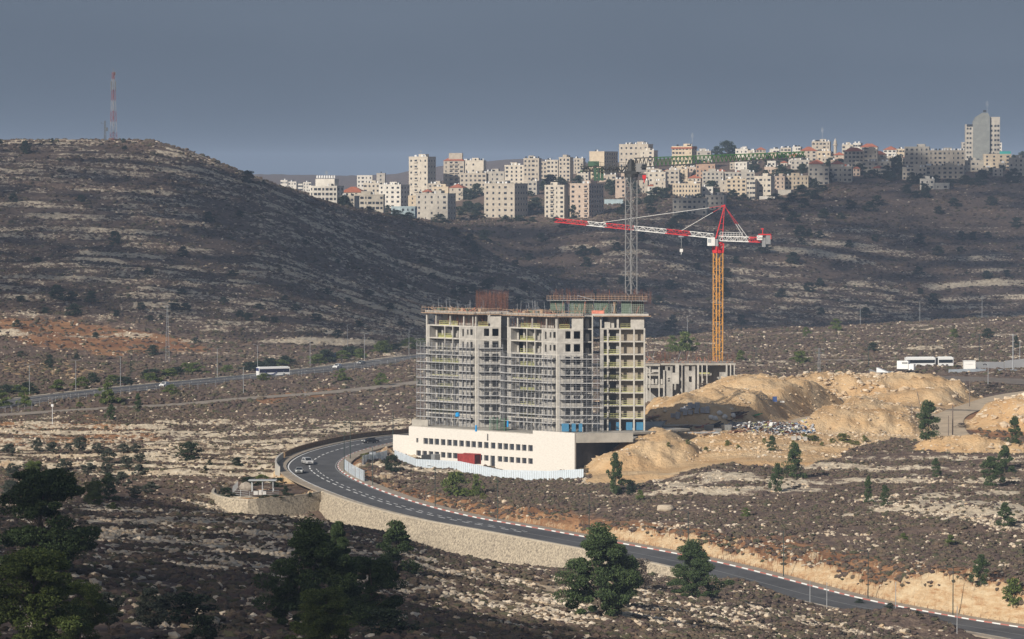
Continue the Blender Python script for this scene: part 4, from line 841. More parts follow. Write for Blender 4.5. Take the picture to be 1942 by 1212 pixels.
B(1366, 1378, 344, 365, 0, 1, 't', 'flat', 'narrow tan house left of the yellow three-storey block', 'house', 'house'); B(1378, 1415, 341, 372, 0, 4, 'y', 'flat', 'yellow three-storey block left of the tall pale slab', tanks=5)
B(1416, 1432, 343, 380, 0, 3, 'c', 'flat', 'pale slab with a rounded front at the centre right of town', floors=4); B(1432, 1462, 336, 378, 8, 4, 'c', 'flat', 'sunlit cream block joined right of the rounded pale slab', floors=4, tanks=6)
B(1463, 1488, 336, 366, 0, 3, 'p', 'flat', 'peach block with a column of balconies', balc=[2]); B(1488, 1533, 335, 360, 0, 6, 'y', 'flat', 'long sunlit yellow building right of the peach block', tanks=6); B(1463, 1500, 362, 372, 0, 0, 'g', 'flat', 'low grey garage in front of the peach block', 'garage', 'garage', tanks=0, pent=False)
B(1533, 1572, 318, 352, 0, 4, 'g', 'flat', 'grey house with an orange tiled roof over its left half', 'house', 'house', tanks=0, pent=False)[0]
B(1534, 1558, 311, 320, 0, 0, 'g', 'tile', 'orange hipped roof pavilion on top of the grey house', 'roof pavilion', 'roof_pavilion', Y=hit(1552, 352, 2420, 3900).y + 2, tanks=0)
B(1572, 1616, 318, 346, 0, 5, 'g', 'flat', 'grey house with a sunlit chimney block, right of the other orange-roofed grey house', 'house', 'house', tanks=3); B(1576, 1600, 311, 320, 0, 0, 'c', 'tile', 'orange hipped roof pavilion beside the sunlit chimney block', 'roof pavilion', 'roof_pavilion', Y=hit(1594, 346, 2420, 3900).y + 2, tanks=0)
B(1455, 1471, 307, 325, 0, 2, 'w', 'flat', 'small white house among trees below the end of the green jib', 'house', 'house'); B(1500, 1535, 305, 322, 0, 4, 'g', 'flat', 'low grey house below the tip of the green jib', 'house', 'house')
for i, (a, b, c_, d_, m_, rf, lb) in enumerate([(1395, 1418, 284, 300, 'w', 'flat', 'white flat house on the skyline right of the large tree'), (1418, 1432, 287, 300, 'c', 'flat', 'small cream house on the skyline, second right of the large tree'), (1434, 1452, 284, 302, 't', 'tile', 'house with a pyramid dark red roof on the skyline'),
    (1460, 1478, 284, 300, 'w', 'flat', 'white house with tanks right of the pyramid roof'), (1480, 1500, 282, 300, 'c', 'flat', 'cream house with tanks, second right of the pyramid roof'), (1503, 1518, 280, 298, 'w', 'flat', 'white narrow house left of the red broad roof'),
    (1518, 1549, 286, 306, 't', 'tile', 'house with a broad dark red roof above the jib tip'), (1550, 1575, 288, 306, 'y', 'flat', 'yellow house with porches right of the broad dark red roof'), (1597, 1618, 276, 298, 'c', 'flat', 'cream skyline house right of the minaret'),
    (1618, 1632, 273, 296, 'w', 'flat', 'white skyline house with an upper terrace right of the minaret'), (1632, 1664, 279, 300, 't', 'tile', 'skyline house with a long dark red roof'), (1676, 1700, 284, 304, 'w', 'tile', 'white skyline house with a bright orange roof'),
    (1700, 1716, 284, 304, 'y', 'flat', 'pale yellow skyline house with many black tanks')]):
    B(a, b, c_, d_, 0, 3, m_, rf, lb, 'house', 'house', tanks=6)
e, w_, d, h = B(1540, 1574, 270, 296, 0, 5, 't', 'flat', 'broad skyline building with antennas beside the minaret', tanks=14); mast(e, -w_ * .45, 4, h + 2.7, 10)
# minaret
Y_ = hit(1584, 300, 2420, 3900).y; p = W(1584, 300, Y_); e = empty('minaret', p, 0, 'slender stone minaret on the skyline with a balcony and pointed top', 'minaret'); s_ = Y_ / F
mb = MB(); mb.bar((0, 0, -5), (0, 0, 32 * s_), 1.3, 0, 10); mb.build('shaft', ST['t'], e); MB().bar((0, 0, 24 * s_), (0, 0, 26.5 * s_), 2.0, 0, 10).build('balcony', ST['t'], e); MB().bar((0, 0, 32 * s_), (0, 0, 38 * s_), 1.3, 0, 10, .05).build('spire', ST['g'], e)
B(1601, 1638, 287, 325, 0, 5, 'g', 'tile', 'large grey block with a red roof on its left part, right of centre'); B(1638, 1664, 285, 325, 0, 3, 't', 'flat', 'plain tan block joined right of the large grey block')
B(1650, 1680, 293, 322, 0, 2, 't', 'tile', 'house with a tall window and steep dark red roof'); B(1622, 1690, 308, 330, 0, 6, 'g', 'flat', 'low wide house with white tanks below the steep red roof', 'house', 'house', tanks=12)
B(1716, 1762, 280, 330, 0, 5, 'g', 'flat', 'grey stepped block with a tower room, left of the long three-storey block', tanks=1); B(1762, 1830, 287, 330, 0, 8, 't', 'flat', 'long beige three-storey block with a row of black tanks', tanks=22)
B(1712, 1757, 319, 342, 0, 6, 'c', 'flat', 'low building with arched windows below the grey stepped block'); B(1757, 1828, 316, 340, 0, 7, 't', 'flat', 'lowest storeys block below the long beige block')
B(1745, 1772, 341, 360, 0, 3, 'w', 'flat', 'small white villa alone on the slope under the town', 'villa', 'villa', tanks=2); B(1772, 1800, 349, 360, 0, 2, 'w', 'flat', 'low white annex right of the small villa on the slope', 'annex', 'annex', tanks=0, pent=False)
B(1826, 1866, 306, 326, 0, 5, 'c', 'flat', 'low cream building between the long block and the yellow house', tanks=3); B(1824, 1834, 271, 300, 0, 1, 'g', 'flat', 'narrow grey building at the foot of the tall tower', pent=False, tanks=0)
e, w_, d, h = B(1866, 1918, 294, 322, 0, 4, 'y', 'flat', 'yellow house with a turquoise box on its roof, right end of town', 'house', 'house', tanks=3, pent=False); MB().box((-w_ * .42, 1, h), (-.3, 5, h + 2.8)).build('roof_box', mat('turquoise_sheet', (0.06, 0.42, 0.40), 0.6), e)
B(1914, 1950, 301, 335, 0, 4, 'g', 'flat', 'grey house cut by the right edge below the trees', 'house', 'house'); B(1884, 1902, 321, 335, 0, 2, 'g', 'flat', 'little grey house below the yellow one with the turquoise box', 'house', 'house')
B(1886, 1900, 272, 296, 0, 2, 'w', 'flat', 'white house peeking out behind trees right of the tall tower', 'house', 'house', tanks=5)
rf_ = random.Random(77)
for k in range(104):
    z_ = rf_.choice([(1395, 1720, 300, 330), (1395, 1720, 300, 322), (1015, 1240, 335, 362), (1240, 1400, 318, 346), (860, 1010, 345, 372), (1560, 1720, 300, 335), (1720, 1900, 300, 330)]); q_ = rf_.uniform(z_[0], z_[1]); pb_ = rf_.uniform(z_[2], z_[3]); w0_ = rf_.uniform(12, 26); h0_ = rf_.uniform(7, 15)
    B(q_, q_ + w0_, pb_ - h0_, pb_, 0, int(w0_ / 6), rf_.choice('ccgtwtgp'), 'tile' if rf_.random() < .16 else 'flat', 'small stone house packed among the others on the town ridge', 'house', 'house', tanks=rf_.randrange(1, 5), pent=False, group='small houses packed on the town ridge')
# tall tower on the right
Yt = hit(1862, 318, 2420, 3900).y; s_ = Yt / F; p = W(1862, 300, Yt); e = empty('tower_block', (p.x, p.y, W(1862, 318, Yt).z), R(-4), 'tall grey tower block with a blank central wall, highest building at the right', 'tower block')
mm_ = ST['g']; hx = lambda q: (q - 1862) * s_; hz = lambda q: (318 - q) * s_
MB().box((hx(1831), 0, -6), (hx(1845), 12, hz(236))).build('wing', mm_, e); MB().box((hx(1877), 1, -6), (hx(1896), 13, hz(222))).build('wing', mm_, e)
m1 = MB(); m1.prism([(hx(1845), -1), (hx(1877), -1), (hx(1877), 12), (hx(1845), 12)], -6, hz(232)); v = [(hx(1845), hz(232)), (hx(1850), hz(222)), (hx(1858), hz(217)), (hx(1863), hz(214)), (hx(1873), hz(214)), (hx(1877), hz(222)), (hx(1877), hz(232))]
m1.add([(a, -1, b) for a, b in v] + [(a, 12, b) for a, b in v], [tuple(range(7)), tuple(range(13, 6, -1))] + [(i, (i + 7), (i + 1) % 7 + 7, (i + 1) % 7) for i in range(6)]); m1.build('central_wall', stone('shaded_render', (0.22, 0.23, 0.22)), e)  # render colour darkened to stand for cloud shade on this wall
for k in range(8):
    z = hz(246 + k * 9)
    for q, y_ in ((1835, 0), (1840.5, 0)): inst('window', win_mesh(1.4, 1.5), (hx(q), y_, z), 0, e)
    for q in (1880, 1887.5, 1893): inst('window', win_mesh(1.6, 1.6), (hx(q), 1, z + 2), 0, e)
for k in range(2): inst('window', win_mesh(4.6, 1.8), (hx(1839), 0, hz(241) + .2 - k * .01), 0, e) if k == 0 else None
for q in (1866, 1869): inst('water_tank', tank_mesh('b'), (hx(q), 4, hz(214)), 0, e)
mast(e, hx(1872), 4, hz(214), 9)
# far pylon-like house cranes are absent; trees inside the town
for (px, pb, w_, h_) in [(885, 375, 26, 24), (905, 372, 30, 30), (870, 372, 22, 20), (925, 366, 16, 16), (815, 352, 10, 18), (770, 345, 12, 16), (748, 356, 12, 12), (965, 318, 10, 20), (1045, 350, 30, 22), (1062, 352, 22, 20), (1030, 360, 16, 18), (1178, 290, 12, 26), (1195, 352, 18, 28),
                         (1165, 368, 30, 30), (1155, 360, 20, 24), (1205, 365, 18, 22), (1250, 352, 14, 14), (1246, 378, 40, 26), (1260, 374, 26, 22), (1232, 388, 22, 16), (1285, 312, 16, 14), (1335, 288, 30, 22), (1360, 292, 22, 20), (1378, 294, 34, 32), (1390, 292, 22, 20), (1405, 294, 14, 16),
                         (1318, 338, 16, 18), (1352, 370, 28, 30), (1345, 358, 20, 18), (1368, 385, 30, 22), (1390, 376, 30, 18), (1410, 378, 22, 14), (1430, 325, 24, 16), (1452, 335, 22, 16), (1480, 330, 30, 20), (1500, 332, 26, 16), (1520, 322, 22, 14), (1545, 375, 30, 20), (1520, 370, 36, 24), (1500, 380, 30, 16),
                         (1545, 355, 18, 20), (1560, 362, 24, 14), (1590, 312, 24, 16), (1575, 310, 20, 14), (1610, 330, 20, 14), (1655, 335, 40, 16), (1680, 335, 30, 16), (1695, 325, 26, 32), (1705, 318, 22, 30), (1690, 340, 30, 18), (1735, 348, 40, 16), (1765, 342, 24, 12), (1800, 350, 30, 14), (1830, 348, 28, 18), (1855, 350, 30, 16),
                         (1878, 292, 28, 30), (1886, 290, 22, 34), (1902, 290, 18, 26), (1922, 296, 26, 28), (1940, 296, 30, 36), (1880, 330, 18, 14), (1900, 322, 16, 12), (1865, 335, 16, 16), (1920, 345, 30, 14), (835, 420, 30, 18), (775, 425, 26, 16), (752, 418, 30, 16), (890, 400, 34, 24), (870, 406, 26, 18), (905, 412, 30, 14),
                         (960, 418, 26, 12), (985, 416, 30, 12), (1010, 418, 20, 10), (1088, 412, 22, 26), (1100, 410, 20, 18), (1055, 418, 24, 10), (735, 400, 16, 14), (700, 398, 18, 10), (672, 392, 16, 10), (1180, 405, 26, 14), (1235, 402, 24, 14), (1295, 412, 40, 12), (1210, 385, 20, 14), (1325, 378, 20, 14), (1470, 376, 30, 12)]:
    T('bush', px, pb + 3, w_, h_, 'dark tree among the houses of the hill town', 'dark trees among the town houses', ymin=2420, ymax=3900)
for k in range(100):
    z_ = rf_.choice([(1395, 1740, 300, 345), (1395, 1740, 318, 352), (1150, 1420, 320, 380), (1000, 1240, 325, 365), (830, 1010, 345, 400), (860, 1250, 385, 412), (1720, 1930, 308, 345), (640, 830, 392, 410)])
    q_ = rf_.uniform(z_[0], z_[1]); w0_ = rf_.uniform(12, 28); T('bush', q_, rf_.uniform(z_[2], z_[3]), w0_, w0_ * rf_.uniform(.6, .95), 'dark tree among the houses of the hill town', 'dark trees among the town houses', ymin=2420, ymax=3900)
# red-brown retaining wall with sheet fence under the town, near the grey crane
for (a, b, y_, yb, m_, lb) in [(1146, 1182, 378, 388, 'b', 'pale sheet-metal fence on the slope under the town, left of the grey crane mast'), (1440, 1470, 372, 378, 'w', 'low pale wall below the cream block at the centre right')]:
    Y_ = hit((a + b) / 2, yb, 2420, 3300).y; p = W(a, yb, Y_); q = W(b, yb, Y_); t_ = W(a, y_, Y_).z
    mb = MB().box((0, 0, -2), (q.x - p.x, .2, t_ - p.z)); tag(mb.build('site_fence' if m_ == 'b' else 'garden_wall', ST[m_], loc=(p.x, p.y, p.z)), lb, 'fence' if m_ == 'b' else 'wall')
# ------------------------------------------------------------------ unfinished towers on the white podium
D0 = CZ - 64.5; FH = 3.225
M_cw = mat('cast_concrete', (0.39, 0.375, 0.345), 0.9, 0.34, 0.5, bump=0.15, stretch=(1, 1, .6)); M_cl = mat('light_concrete', (0.47, 0.45, 0.41), 0.9, 0.2, 0.7, bump=0.15)
M_tan = mat('tan_block_wall', (0.34, 0.295, 0.235), 0.9, 0.2, 0.8); M_rail = mat('yellow_guard_rail', (0.44, 0.44, 0.20), 0.6); M_railm = mat('yellow_guard_mesh', (0.30, 0.31, 0.13), 0.8, 0.3, 3)
M_steel = mat('scaffold_tube', (0.30, 0.31, 0.33), 0.5, 0.15, 1, metal=0.2); M_plank = mat('scaffold_plank', (0.40, 0.40, 0.40), 0.8, 0.25, 2); M_rust = mat('rusty_steel', (0.19, 0.085, 0.055), 0.9, 0.3, 2)
M_wood = mat('formwork_timber', (0.36, 0.25, 0.17), 0.85, 0.3, 1.5); M_ply = mat('green_formwork', (0.11, 0.15, 0.11), 0.8, 0.25, 1); M_plyd = mat('dark_formwork_board', (0.07, 0.05, 0.045), 0.8, 0.3, 1); M_blue = mat('blue_sheet', (0.05, 0.19, 0.33), 0.6, 0.1, 1)
M_pink = mat('orange_net', (0.55, 0.20, 0.14), 0.8, 0.3, 2)
M_brick = mat('white_limestone_cladding', (0.65, 0.62, 0.57), 0.85, 0.09, 1.6, stretch=(1, 1, 2.2))
class Fr:
    def __init__(s, p, q, o=(0, 0, 0)):
        s.p = Vector((p[0] - o[0], p[1] - o[1], 0)); d = Vector((q[0] - p[0], q[1] - p[1], 0)); s.L = d.length; s.u = d.normalized(); s.n = Vector((-s.u.y, s.u.x, 0)); s.z = -o[2]   # n points into the building when p -> q runs left to right
    def P(s, a, d, z): v = s.p + s.u * a + s.n * d; return (v.x, v.y, z + s.z)
    def box(s, mb, a0, a1, d0, d1, z0, z1, m=0):
        mb.add([s.P(a0, d0, z0), s.P(a1, d0, z0), s.P(a1, d1, z0), s.P(a0, d1, z0), s.P(a0, d0, z1), s.P(a1, d0, z1), s.P(a1, d1, z1), s.P(a0, d1, z1)],
               [(0, 3, 2, 1), (4, 5, 6, 7), (0, 1, 5, 4), (1, 2, 6, 5), (2, 3, 7, 6), (3, 0, 4, 7)], m)
    def wall(s, mb, a0, a1, d0, d1, z0, z1, holes, m=0):
        """wall with openings: holes = [(a, b, za, zb)] sorted, not overlapping"""
        a = a0
        for (h0, h1, b0, b1) in sorted(holes):
            if h0 > a: s.box(mb, a, h0, d0, d1, z0, z1, m)
            if b0 > z0: s.box(mb, h0, h1, d0, d1, z0, b0, m)
            if b1 < z1: s.box(mb, h0, h1, d0, d1, b1, z1, m)
            a = h1
        if a < a1: s.box(mb, a, a1, d0, d1, z0, z1, m)
def at_px(px, Y): return ((px - 971) / F * Y * 1.0007, Y)
def guard(fr, mb, mp_, a0, a1, d, z, h=1.05, posts=1.3, full=True):
    for zz in (h, h * .55): mb.bar(fr.P(a0, d, z + zz), fr.P(a1, d, z + zz), 0.05)
    fr.box(mb, a0, a1, d, d + .04, z, z + .18); n = max(1, int((a1 - a0) / posts))
    for i in range(n + 1): a = a0 + (a1 - a0) * i / n; mb.bar(fr.P(a, d, z), fr.P(a, d, z + h), 0.04)
    if full:
        k = int((a1 - a0) / .22)
        for i in range(k): a = a0 + (a1 - a0) * (i + .5) / k; mb.bar(fr.P(a, d + .03, z), fr.P(a, d + .03, z + h), 0.025, 1)
LBL = {}
rt = random.Random(11)
def wing_tower(name_label, p0, p1, p2, plan, o, nsc, seed):
    """tower with a balcony wing facing left and a frontal wing with two window columns"""
    r_ = random.Random(seed); e = empty('unfinished_tower', o, 0, name_label, 'tower under construction')
    A = Fr(p0, p1, o); Bf = Fr(p1, p2, o); pl = [(x - o[0], y_ - o[1]) for x, y_ in plan]
    for k in range(1, 9): MB().prism(pl, FH * k - .32, FH * k).build('floor_slab', M_cl, e)
    # one storey of facade, reused on every floor
    mb = MB(); z0, z1 = D0, D0 + FH - .32
    A.wall(mb, 0.45, 1.3, .02, .35, z0, z1, []); A.wall(mb, 1.3, 12.3, 2.3, 2.5, z0, z1, [(1.8, 3.4, z0, z0 + 2.7), (4.0, 6.3, z0, z0 + 2.7), (7.4, 9.0, z0, z0 + 2.6), (9.9, 11.9, z0 + .1, z0 + 2.7)])
    A.box(mb, 1.0, 1.3, .35, 2.3, z0, z1); A.box(mb, 12.3, 12.6, .05, 2.5, z0, z1); A.box(mb, 6.7, 6.95, .5, 2.3, z0, z1)
    A.wall(mb, 12.6, A.L - .3, .03, .35, z0, z1, [(13.3, 13.9, z0 + .5, z0 + 2.4), (15.0, 15.6, z0 + .9, z0 + 2.3), (16.2, 17.1, z0 + .9, z0 + 2.4)])
    Bf.wall(mb, .0, Bf.L - .3, .03, .35, z0, z1, [(2.0, 3.3, z0 + .7, z0 + 2.6), (4.1, 5.7, z0 + .7, z0 + 2.6)])
    back = MB(); q = pl[2:] + pl[:1]
    for i in range(len(q) - 1): Fr(q[i], q[i + 1]).box(mb, 0, (Vector(q[i + 1]) - Vector(q[i])).length, .02, .3, 0, z1 - z0)
    cm = mb.mesh('facade_wall', M_cw)
    for k in range(8): inst('facade_wall', cm, (0, 0, FH * k), 0, e)
    # structural columns
    for (a, w_, zt) in ((0.0, .45, 9 * FH - .3), (6.8, .22, 8 * FH - .3), (9.7, .22, 8 * FH - .3), (12.25, .38, 8 * FH - .3), (A.L - .3, .3, 9 * FH - .3)):
        mb = MB(); A.box(mb, a, a + w_, -.02, .42, D0, D0 + zt); mb.build('column', M_cl, e)
    mb = MB(); Bf.box(mb, Bf.L - .3, Bf.L, -.12, .4, D0, D0 + 9 * FH - .3); mb.build('column', M_cl, e)
    # core behind the openings
    c = [(sum(x for x, _ in pl) / len(pl), sum(y_ for _, y_ in pl) / len(pl))][0]
    MB().prism([(c[0] + (x - c[0]) * .52, c[1] + (y_ - c[1]) * .52) for x, y_ in pl], 0, 9 * FH - .4).build('core', M_cw, e)
    for k in range(1, 9):
        g = MB(); z = D0 + FH * k
        if k == 8: guard(A, g, 0, 4.6, 8.2, .3, z); guard(A, g, 0, 8.5, 11.3, .3, z); guard(Bf, g, 0, .6, 3.0, .3, z)
        else:
            a0, a1 = (2.0, 12.1) if r_.random() < .35 else (4.5, 9.6); guard(A, g, 0, a0, a1, .15, z, full=(k % 2 == 1))
            g2 = MB(); A.box(g2, a0, a1, .22, .25, z + .05, z + r_.uniform(.5, .95)); g2.build('railing_mesh', M_railm, e) if k % 2 else None
        g.build('railing', [M_rail, M_railm], e)
    # open top storey: columns, props, partial walls
    z = D0 + 8 * FH
    for a in (3.4, 8.6, 13.6, 16.9): mb = MB(); A.box(mb, a, a + .28, .1, .45, z, z + FH - .3); mb.build('column', M_cl, e)
    mb = MB(); Bf.wall(mb, 3.6, Bf.L - .32, .05, .35, z, z + FH - .3, []); A.wall(mb, 1.0, 17, 5, 5.25, z, z + FH - .35, [(3, 5, z, z + 2.4), (7, 10, z, z + 2.5), (12, 14, z, z + 2.4)]); mb.build('facade_wall', M_cl, e)
    mb = MB()
    for i in range(90):
        a = r_.uniform(.6, A.L - .5); d = r_.uniform(.8, 4.6); mb.bar(A.P(a, d, z), A.P(a + r_.uniform(-.1, .1), d, z + FH - .35), .035)
    for i in range(26): mb.bar(Bf.P(r_.uniform(.3, 3.4), 1 + r_.random() * 3, z), Bf.P(r_.uniform(.3, 3.4), 1.5 + r_.random() * 3, z + FH - .35), .035)
    tag(mb.build('steel_props', M_rust, e))
    # formwork deck, its timber edge and guard rails
    z = D0 + 9 * FH - .3; mb = MB(); A.box(mb, -.9, A.L + .2, -1.0, 9, z, z + .18); Bf.box(mb, .1, Bf.L + .3, -.7, 9, z + .02, z + .2); mb.build('formwork_deck', M_wood, e)
    mb = MB(); A.box(mb, -.2, A.L - .1, -.15, 9, z + .22, z + .62); Bf.box(mb, -.1, Bf.L, -.1, 9, z + .21, z + .60); mb.build('roof_slab', M_cl, e)
    mb = MB()
    for fr, L_ in ((A, A.L), (Bf, Bf.L)):
        x = -.7
        while x < L_: mb.bar(fr.P(x, -.8, z), fr.P(x + r_.uniform(-.08, .08), -.85, z + 1.75 + r_.uniform(-.2, .3)), .06); x += 1.25
        for hh in (.75, 1.5): mb.bar(fr.P(-.8, -.85, z + hh), fr.P(L_ + .2, -.85, z + hh + r_.uniform(-.1, .1)), .06)
    for i in range(26):
        a = r_.uniform(0, A.L); d = r_.uniform(0, 7); a2 = a + r_.uniform(-2, 2); zz = z + .7; mb.bar(A.P(a, d, zz), A.P(a2, d + r_.uniform(-1, 1), zz + r_.uniform(0, 1.1)), r_.uniform(.04, .1), 0 if r_.random() < .6 else 1)
    for i in range(14):
        a = r_.uniform(0, A.L); mb.bar(A.P(a, 3, z + .6), A.P(a + r_.uniform(-.6, .6), 3, z + r_.uniform(2, 4)), .05, 2)
    mb.build('guard_rails', [M_wood, M_pink, M_steel], e)
    mb = MB()
    for i in range(9):
        a = r_.uniform(0, A.L - 2); A.box(mb, a, a + r_.uniform(.8, 2.2), r_.uniform(.5, 5), 6, z + .63, z + r_.uniform(.9, 1.6), i % 3)
    mb.build('stacked_formwork', [M_ply, M_wood, M_plyd], e)
    return e, A, Bf
def scaffold(frames, label, o, nlev, z0, ext=(0, 0), step=2.02):
    e = empty('scaffolding', o, 0, label, 'scaffolding'); r_ = random.Random(len(label))
    for fi, (fr, a0, a1) in enumerate(frames):
        n = max(1, round((a1 - a0) / 1.4)); top = z0 + nlev * step + 1.1
        sm = MB(); sm.bar((0, 0, 0), (0, 0, top - z0), .045); smesh = sm.mesh('standard', M_steel)
        for i in range(n + 1):
            for d in (-.3, -1.5):
                a = a0 + (a1 - a0) * i / n; p = fr.P(a, d, z0); inst('standard', smesh, p, 0, e)
        for k in range(nlev + 1):
            z = z0 + step * k; mb = MB()
            if k:
                skip = r_.random() < .12; fr.box(mb, a0 - .2, a1 + .2, -1.45, -.25, z - .05, z + .02)
                fr.box(mb, a0 - .2, a1 + .2, -1.5, -1.46, z, z + (.18 if not skip else .08)); mb.build('platform', M_plank, e)
            lb = MB()
            for hh in (.35, .7, 1.05, 1.5): lb.bar(fr.P(a0 - .3, -1.5, z + hh), fr.P(a1 + .3, -1.5, z + hh), .03)
            if k < nlev:
                for i in range(n):
                    if (i * 3 + k * 2 + fi) % 3 == 0: a = a0 + (a1 - a0) * i / n; b = a0 + (a1 - a0) * (i + 1) / n; lb.bar(fr.P(a, -1.5, z), fr.P(b, -1.5, z + step), .035)
            lb.build('ledgers', M_steel, e)
    return e
Ydk = 1020
T1p = [at_px(808, 1032), at_px(903, 1019), at_px(950, 1019)]; T1plan = T1p + [(-2.8, 1034), (-9, 1042), (-15, 1040)]
o1 = (T1p[1][0], T1p[1][1], D0)
e1, A1, B1 = wing_tower('left scaffolded concrete tower with yellow balcony rails, beside the podium\'s left end', *T1p, T1plan, o1, 11, 3)
scaffold([(A1, -1.9, A1.L - .6), (B1, .6, B1.L + .4)], 'tubular steel scaffolding around the left concrete tower', o1, 10, D0)
T2p = [at_px(962, 1014.5), at_px(1057, 1002), at_px(1106, 1002)]; T2plan = T2p + [(17.8, 1018), (8, 1026), (3, 1025)]
o2 = (T2p[1][0], T2p[1][1], D0)
e2, A2, B2 = wing_tower('middle concrete tower with scaffolding on its lower eight levels, two bare floors above', *T2p, T2plan, o2, 9, 5)
scaffold([(A2, -1.0, A2.L - .6), (B2, .6, B2.L + 4.9)], 'tubular steel scaffolding around the middle concrete tower', o2, 9, D0)
# recessed stair bays beside the wings, parts of their towers
def recess(e, o, x0, x1, Y, label=None, blue=False):
    mb = MB(); fr = Fr((x0, Y), (x1, Y), o)
    for k in range(1, 10): fr.box(mb, 0, fr.L, 0, 10, D0 + FH * k - .31, D0 + FH * k - .01)
    mb.build('landing_slabs', M_cw, e); mb = MB(); fr.wall(mb, 0, fr.L, 4, 4.3, D0, D0 + 9 * FH, [])
    for k in range(9): fr.box(mb, fr.L * .25, fr.L * .62, 1.2, 1.4, D0 + k * FH, D0 + k * FH + 1.5 + (k % 3) * .4)
    mb.build('recess_wall', M_cw, e); return fr
recess(e1, o1, T1p[2][0] + .02, T2p[0][0] + .3, 1021); fr = recess(e2, o2, T2p[2][0] + .02, 20.3, 1003.6)
mb = MB(); fr.box(mb, fr.L - .3, fr.L, -.1, 10, D0, D0 + 9 * FH); mb.build('column', M_cl, e2)
# right tower -------------------------------------------------------
x0, x1, Y3 = 22.1, 33.5, 1006; o3 = (x0, Y3, D0); e3 = empty('unfinished_tower', o3, 0, 'right concrete tower without scaffolding, open bays and green formwork on top', 'tower under construction')
Cf = Fr((x0, Y3), (x1, Y3), o3); pl3 = [(0, 0), (11.4, 0), (11.4, 15), (-1.6, 15), (-1.6, 6), (0, 6)]
for k in range(1, 9): MB().prism([(a + (0.02 if a > 0 else 0), b - .03 if b == 0 else b) for a, b in pl3], FH * k - .34, FH * k).build('floor_slab', M_cl, e3)
mb = MB(); z0, z1 = D0, D0 + FH - .34
Cf.box(mb, 0, .9, .05, 6, z0, z1); Cf.wall(mb, .9, 5.0, 1.7, 1.95, z0, z1, [(1.0, 1.9, z0, z0 + 2.6), (2.5, 4.1, z0, z0 + 2.6)]); Cf.box(mb, 2.0, 2.3, .9, 1.7, z0, z0 + 1.1)
Cf.box(mb, 11.1, 11.38, .1, 15, z0, z1); wm3 = mb.mesh('facade_wall', M_cw)
mb = MB(); Cf.box(mb, 5.0, 11.1, 2.1, 2.4, z0, z1); tm3 = mb.mesh('tan_wall', M_tan)
for k in range(8): inst('facade_wall', wm3, (0, 0, FH * k), 0, e3); inst('tan_wall', tm3, (0, 0, FH * k), 0, e3) if k else None
for a in (1.75, 4.85, 8.35, 10.95): mb = MB(); Cf.box(mb, a, a + .4, -.12, .4, D0, D0 + 8 * FH); mb.build('column', M_cl, e3)
MB().box((1, 4, 0), (11, 14.5, 9 * FH)).build('core', M_cw, e3)
for k in range(1, 9):
    g = MB(); z = D0 + FH * k
    for a0, a1 in ((.95, 1.75), (2.15, 4.85), (5.25, 8.35), (8.75, 10.95)):
        if k == 8 and not a0 == 5.25: continue
        if a0 > 5 and 8 > k > 5: continue
        guard(Cf, g, 0, a0, a1, .2, z, full=a0 < 5)
    g.build('railing', [M_rail, M_railm], e3)
mb = MB()
for a0, a1 in ((1.75, 2.7), (4.1, 4.9), (6.6, 8.2), (8.8, 10.9)): Cf.box(mb, a0, a1, .5, .6, D0 + .1, D0 + 2.1)
mb.build('blue_hoarding', M_blue, e3)
mb = MB(); z = D0 + 8 * FH; Cf.wall(mb, 7.7, 11.1, .1, .4, z, z + FH - .3, []); Cf.box(mb, 1.0, 2.6, 1.2, 1.4, z, z + 1.6); Cf.box(mb, 4.2, 4.75, 0, .4, z, z + FH - .3); Cf.box(mb, 2.0, 3.6, 1.6, 1.8, z, z + FH - .3); Cf.box(mb, 0, .4, .1, 6, z, z + FH - .3); mb.build('facade_wall', M_cl, e3)
mb = MB(); z = D0 + 9 * FH - .3; Cf.box(mb, -2.2, 12.8, -1.2, 14, z, z + .2); mb.build('formwork_deck', M_wood, e3)
mb = MB(); Cf.box(mb, -2.0, 12.2, -.6, 13, z + .22, z + .66); mb.build('roof_slab', M_cl, e3)
# wall formwork panels of the next storey: spans the right tower and the back of the middle one
z = z + .66; zt = z + 3.2
def panel(e, fr, a0, a1, d, z0, z1, m_):
    mb = MB(); fr.box(mb, a0, a1, d, d + .12, z0, z1, 0); n = int((a1 - a0) / .45)
    for i in range(n + 1): a = a0 + (a1 - a0) * i / max(1, n); fr.box(mb, a - .04, a + .04, d - .12, d - .005, z0, z1, 1)
    k = int((z1 - z0) / .42)
    for i in range(k + 1): q = z0 + (z1 - z0) * i / k; fr.box(mb, a0, a1, d - .2, d - .125, q - .03, q + .03, 1)
    mb.build('formwork_panel', [m_, mat('formwork_ribs', (0.22, 0.28, 0.23), 0.7)], e)
FP = Fr(at_px(1038, 1012), at_px(1226, 1006), o3)
for a0, a1, m_ in ((.6, 4.2, M_ply), (5.6, 9.4, M_ply), (9.6, 11.6, M_plyd), (12.0, 15.6, M_ply), (16.0, 17.8, M_plyd), (19.0, 21.4, M_ply), (21.6, 24.6, M_plyd)): panel(e3, FP, a0, a1, .8 + (a0 % 1) * .4, z, zt, m_)
mb = MB(); FP.box(mb, 0, FP.L + .3, -.5, .5, zt, zt + .09); mb.build('working_platform', M_plank, e3)
mb = MB(); rr = random.Random(4)
for i in range(30): a = FP.L * i / 29; mb.bar(FP.P(a, -.5, zt), FP.P(a + rr.uniform(-.1, .1), -.5, zt + 1.2 + rr.uniform(0, .4)), .05, rr.choice([0, 0, 1]))
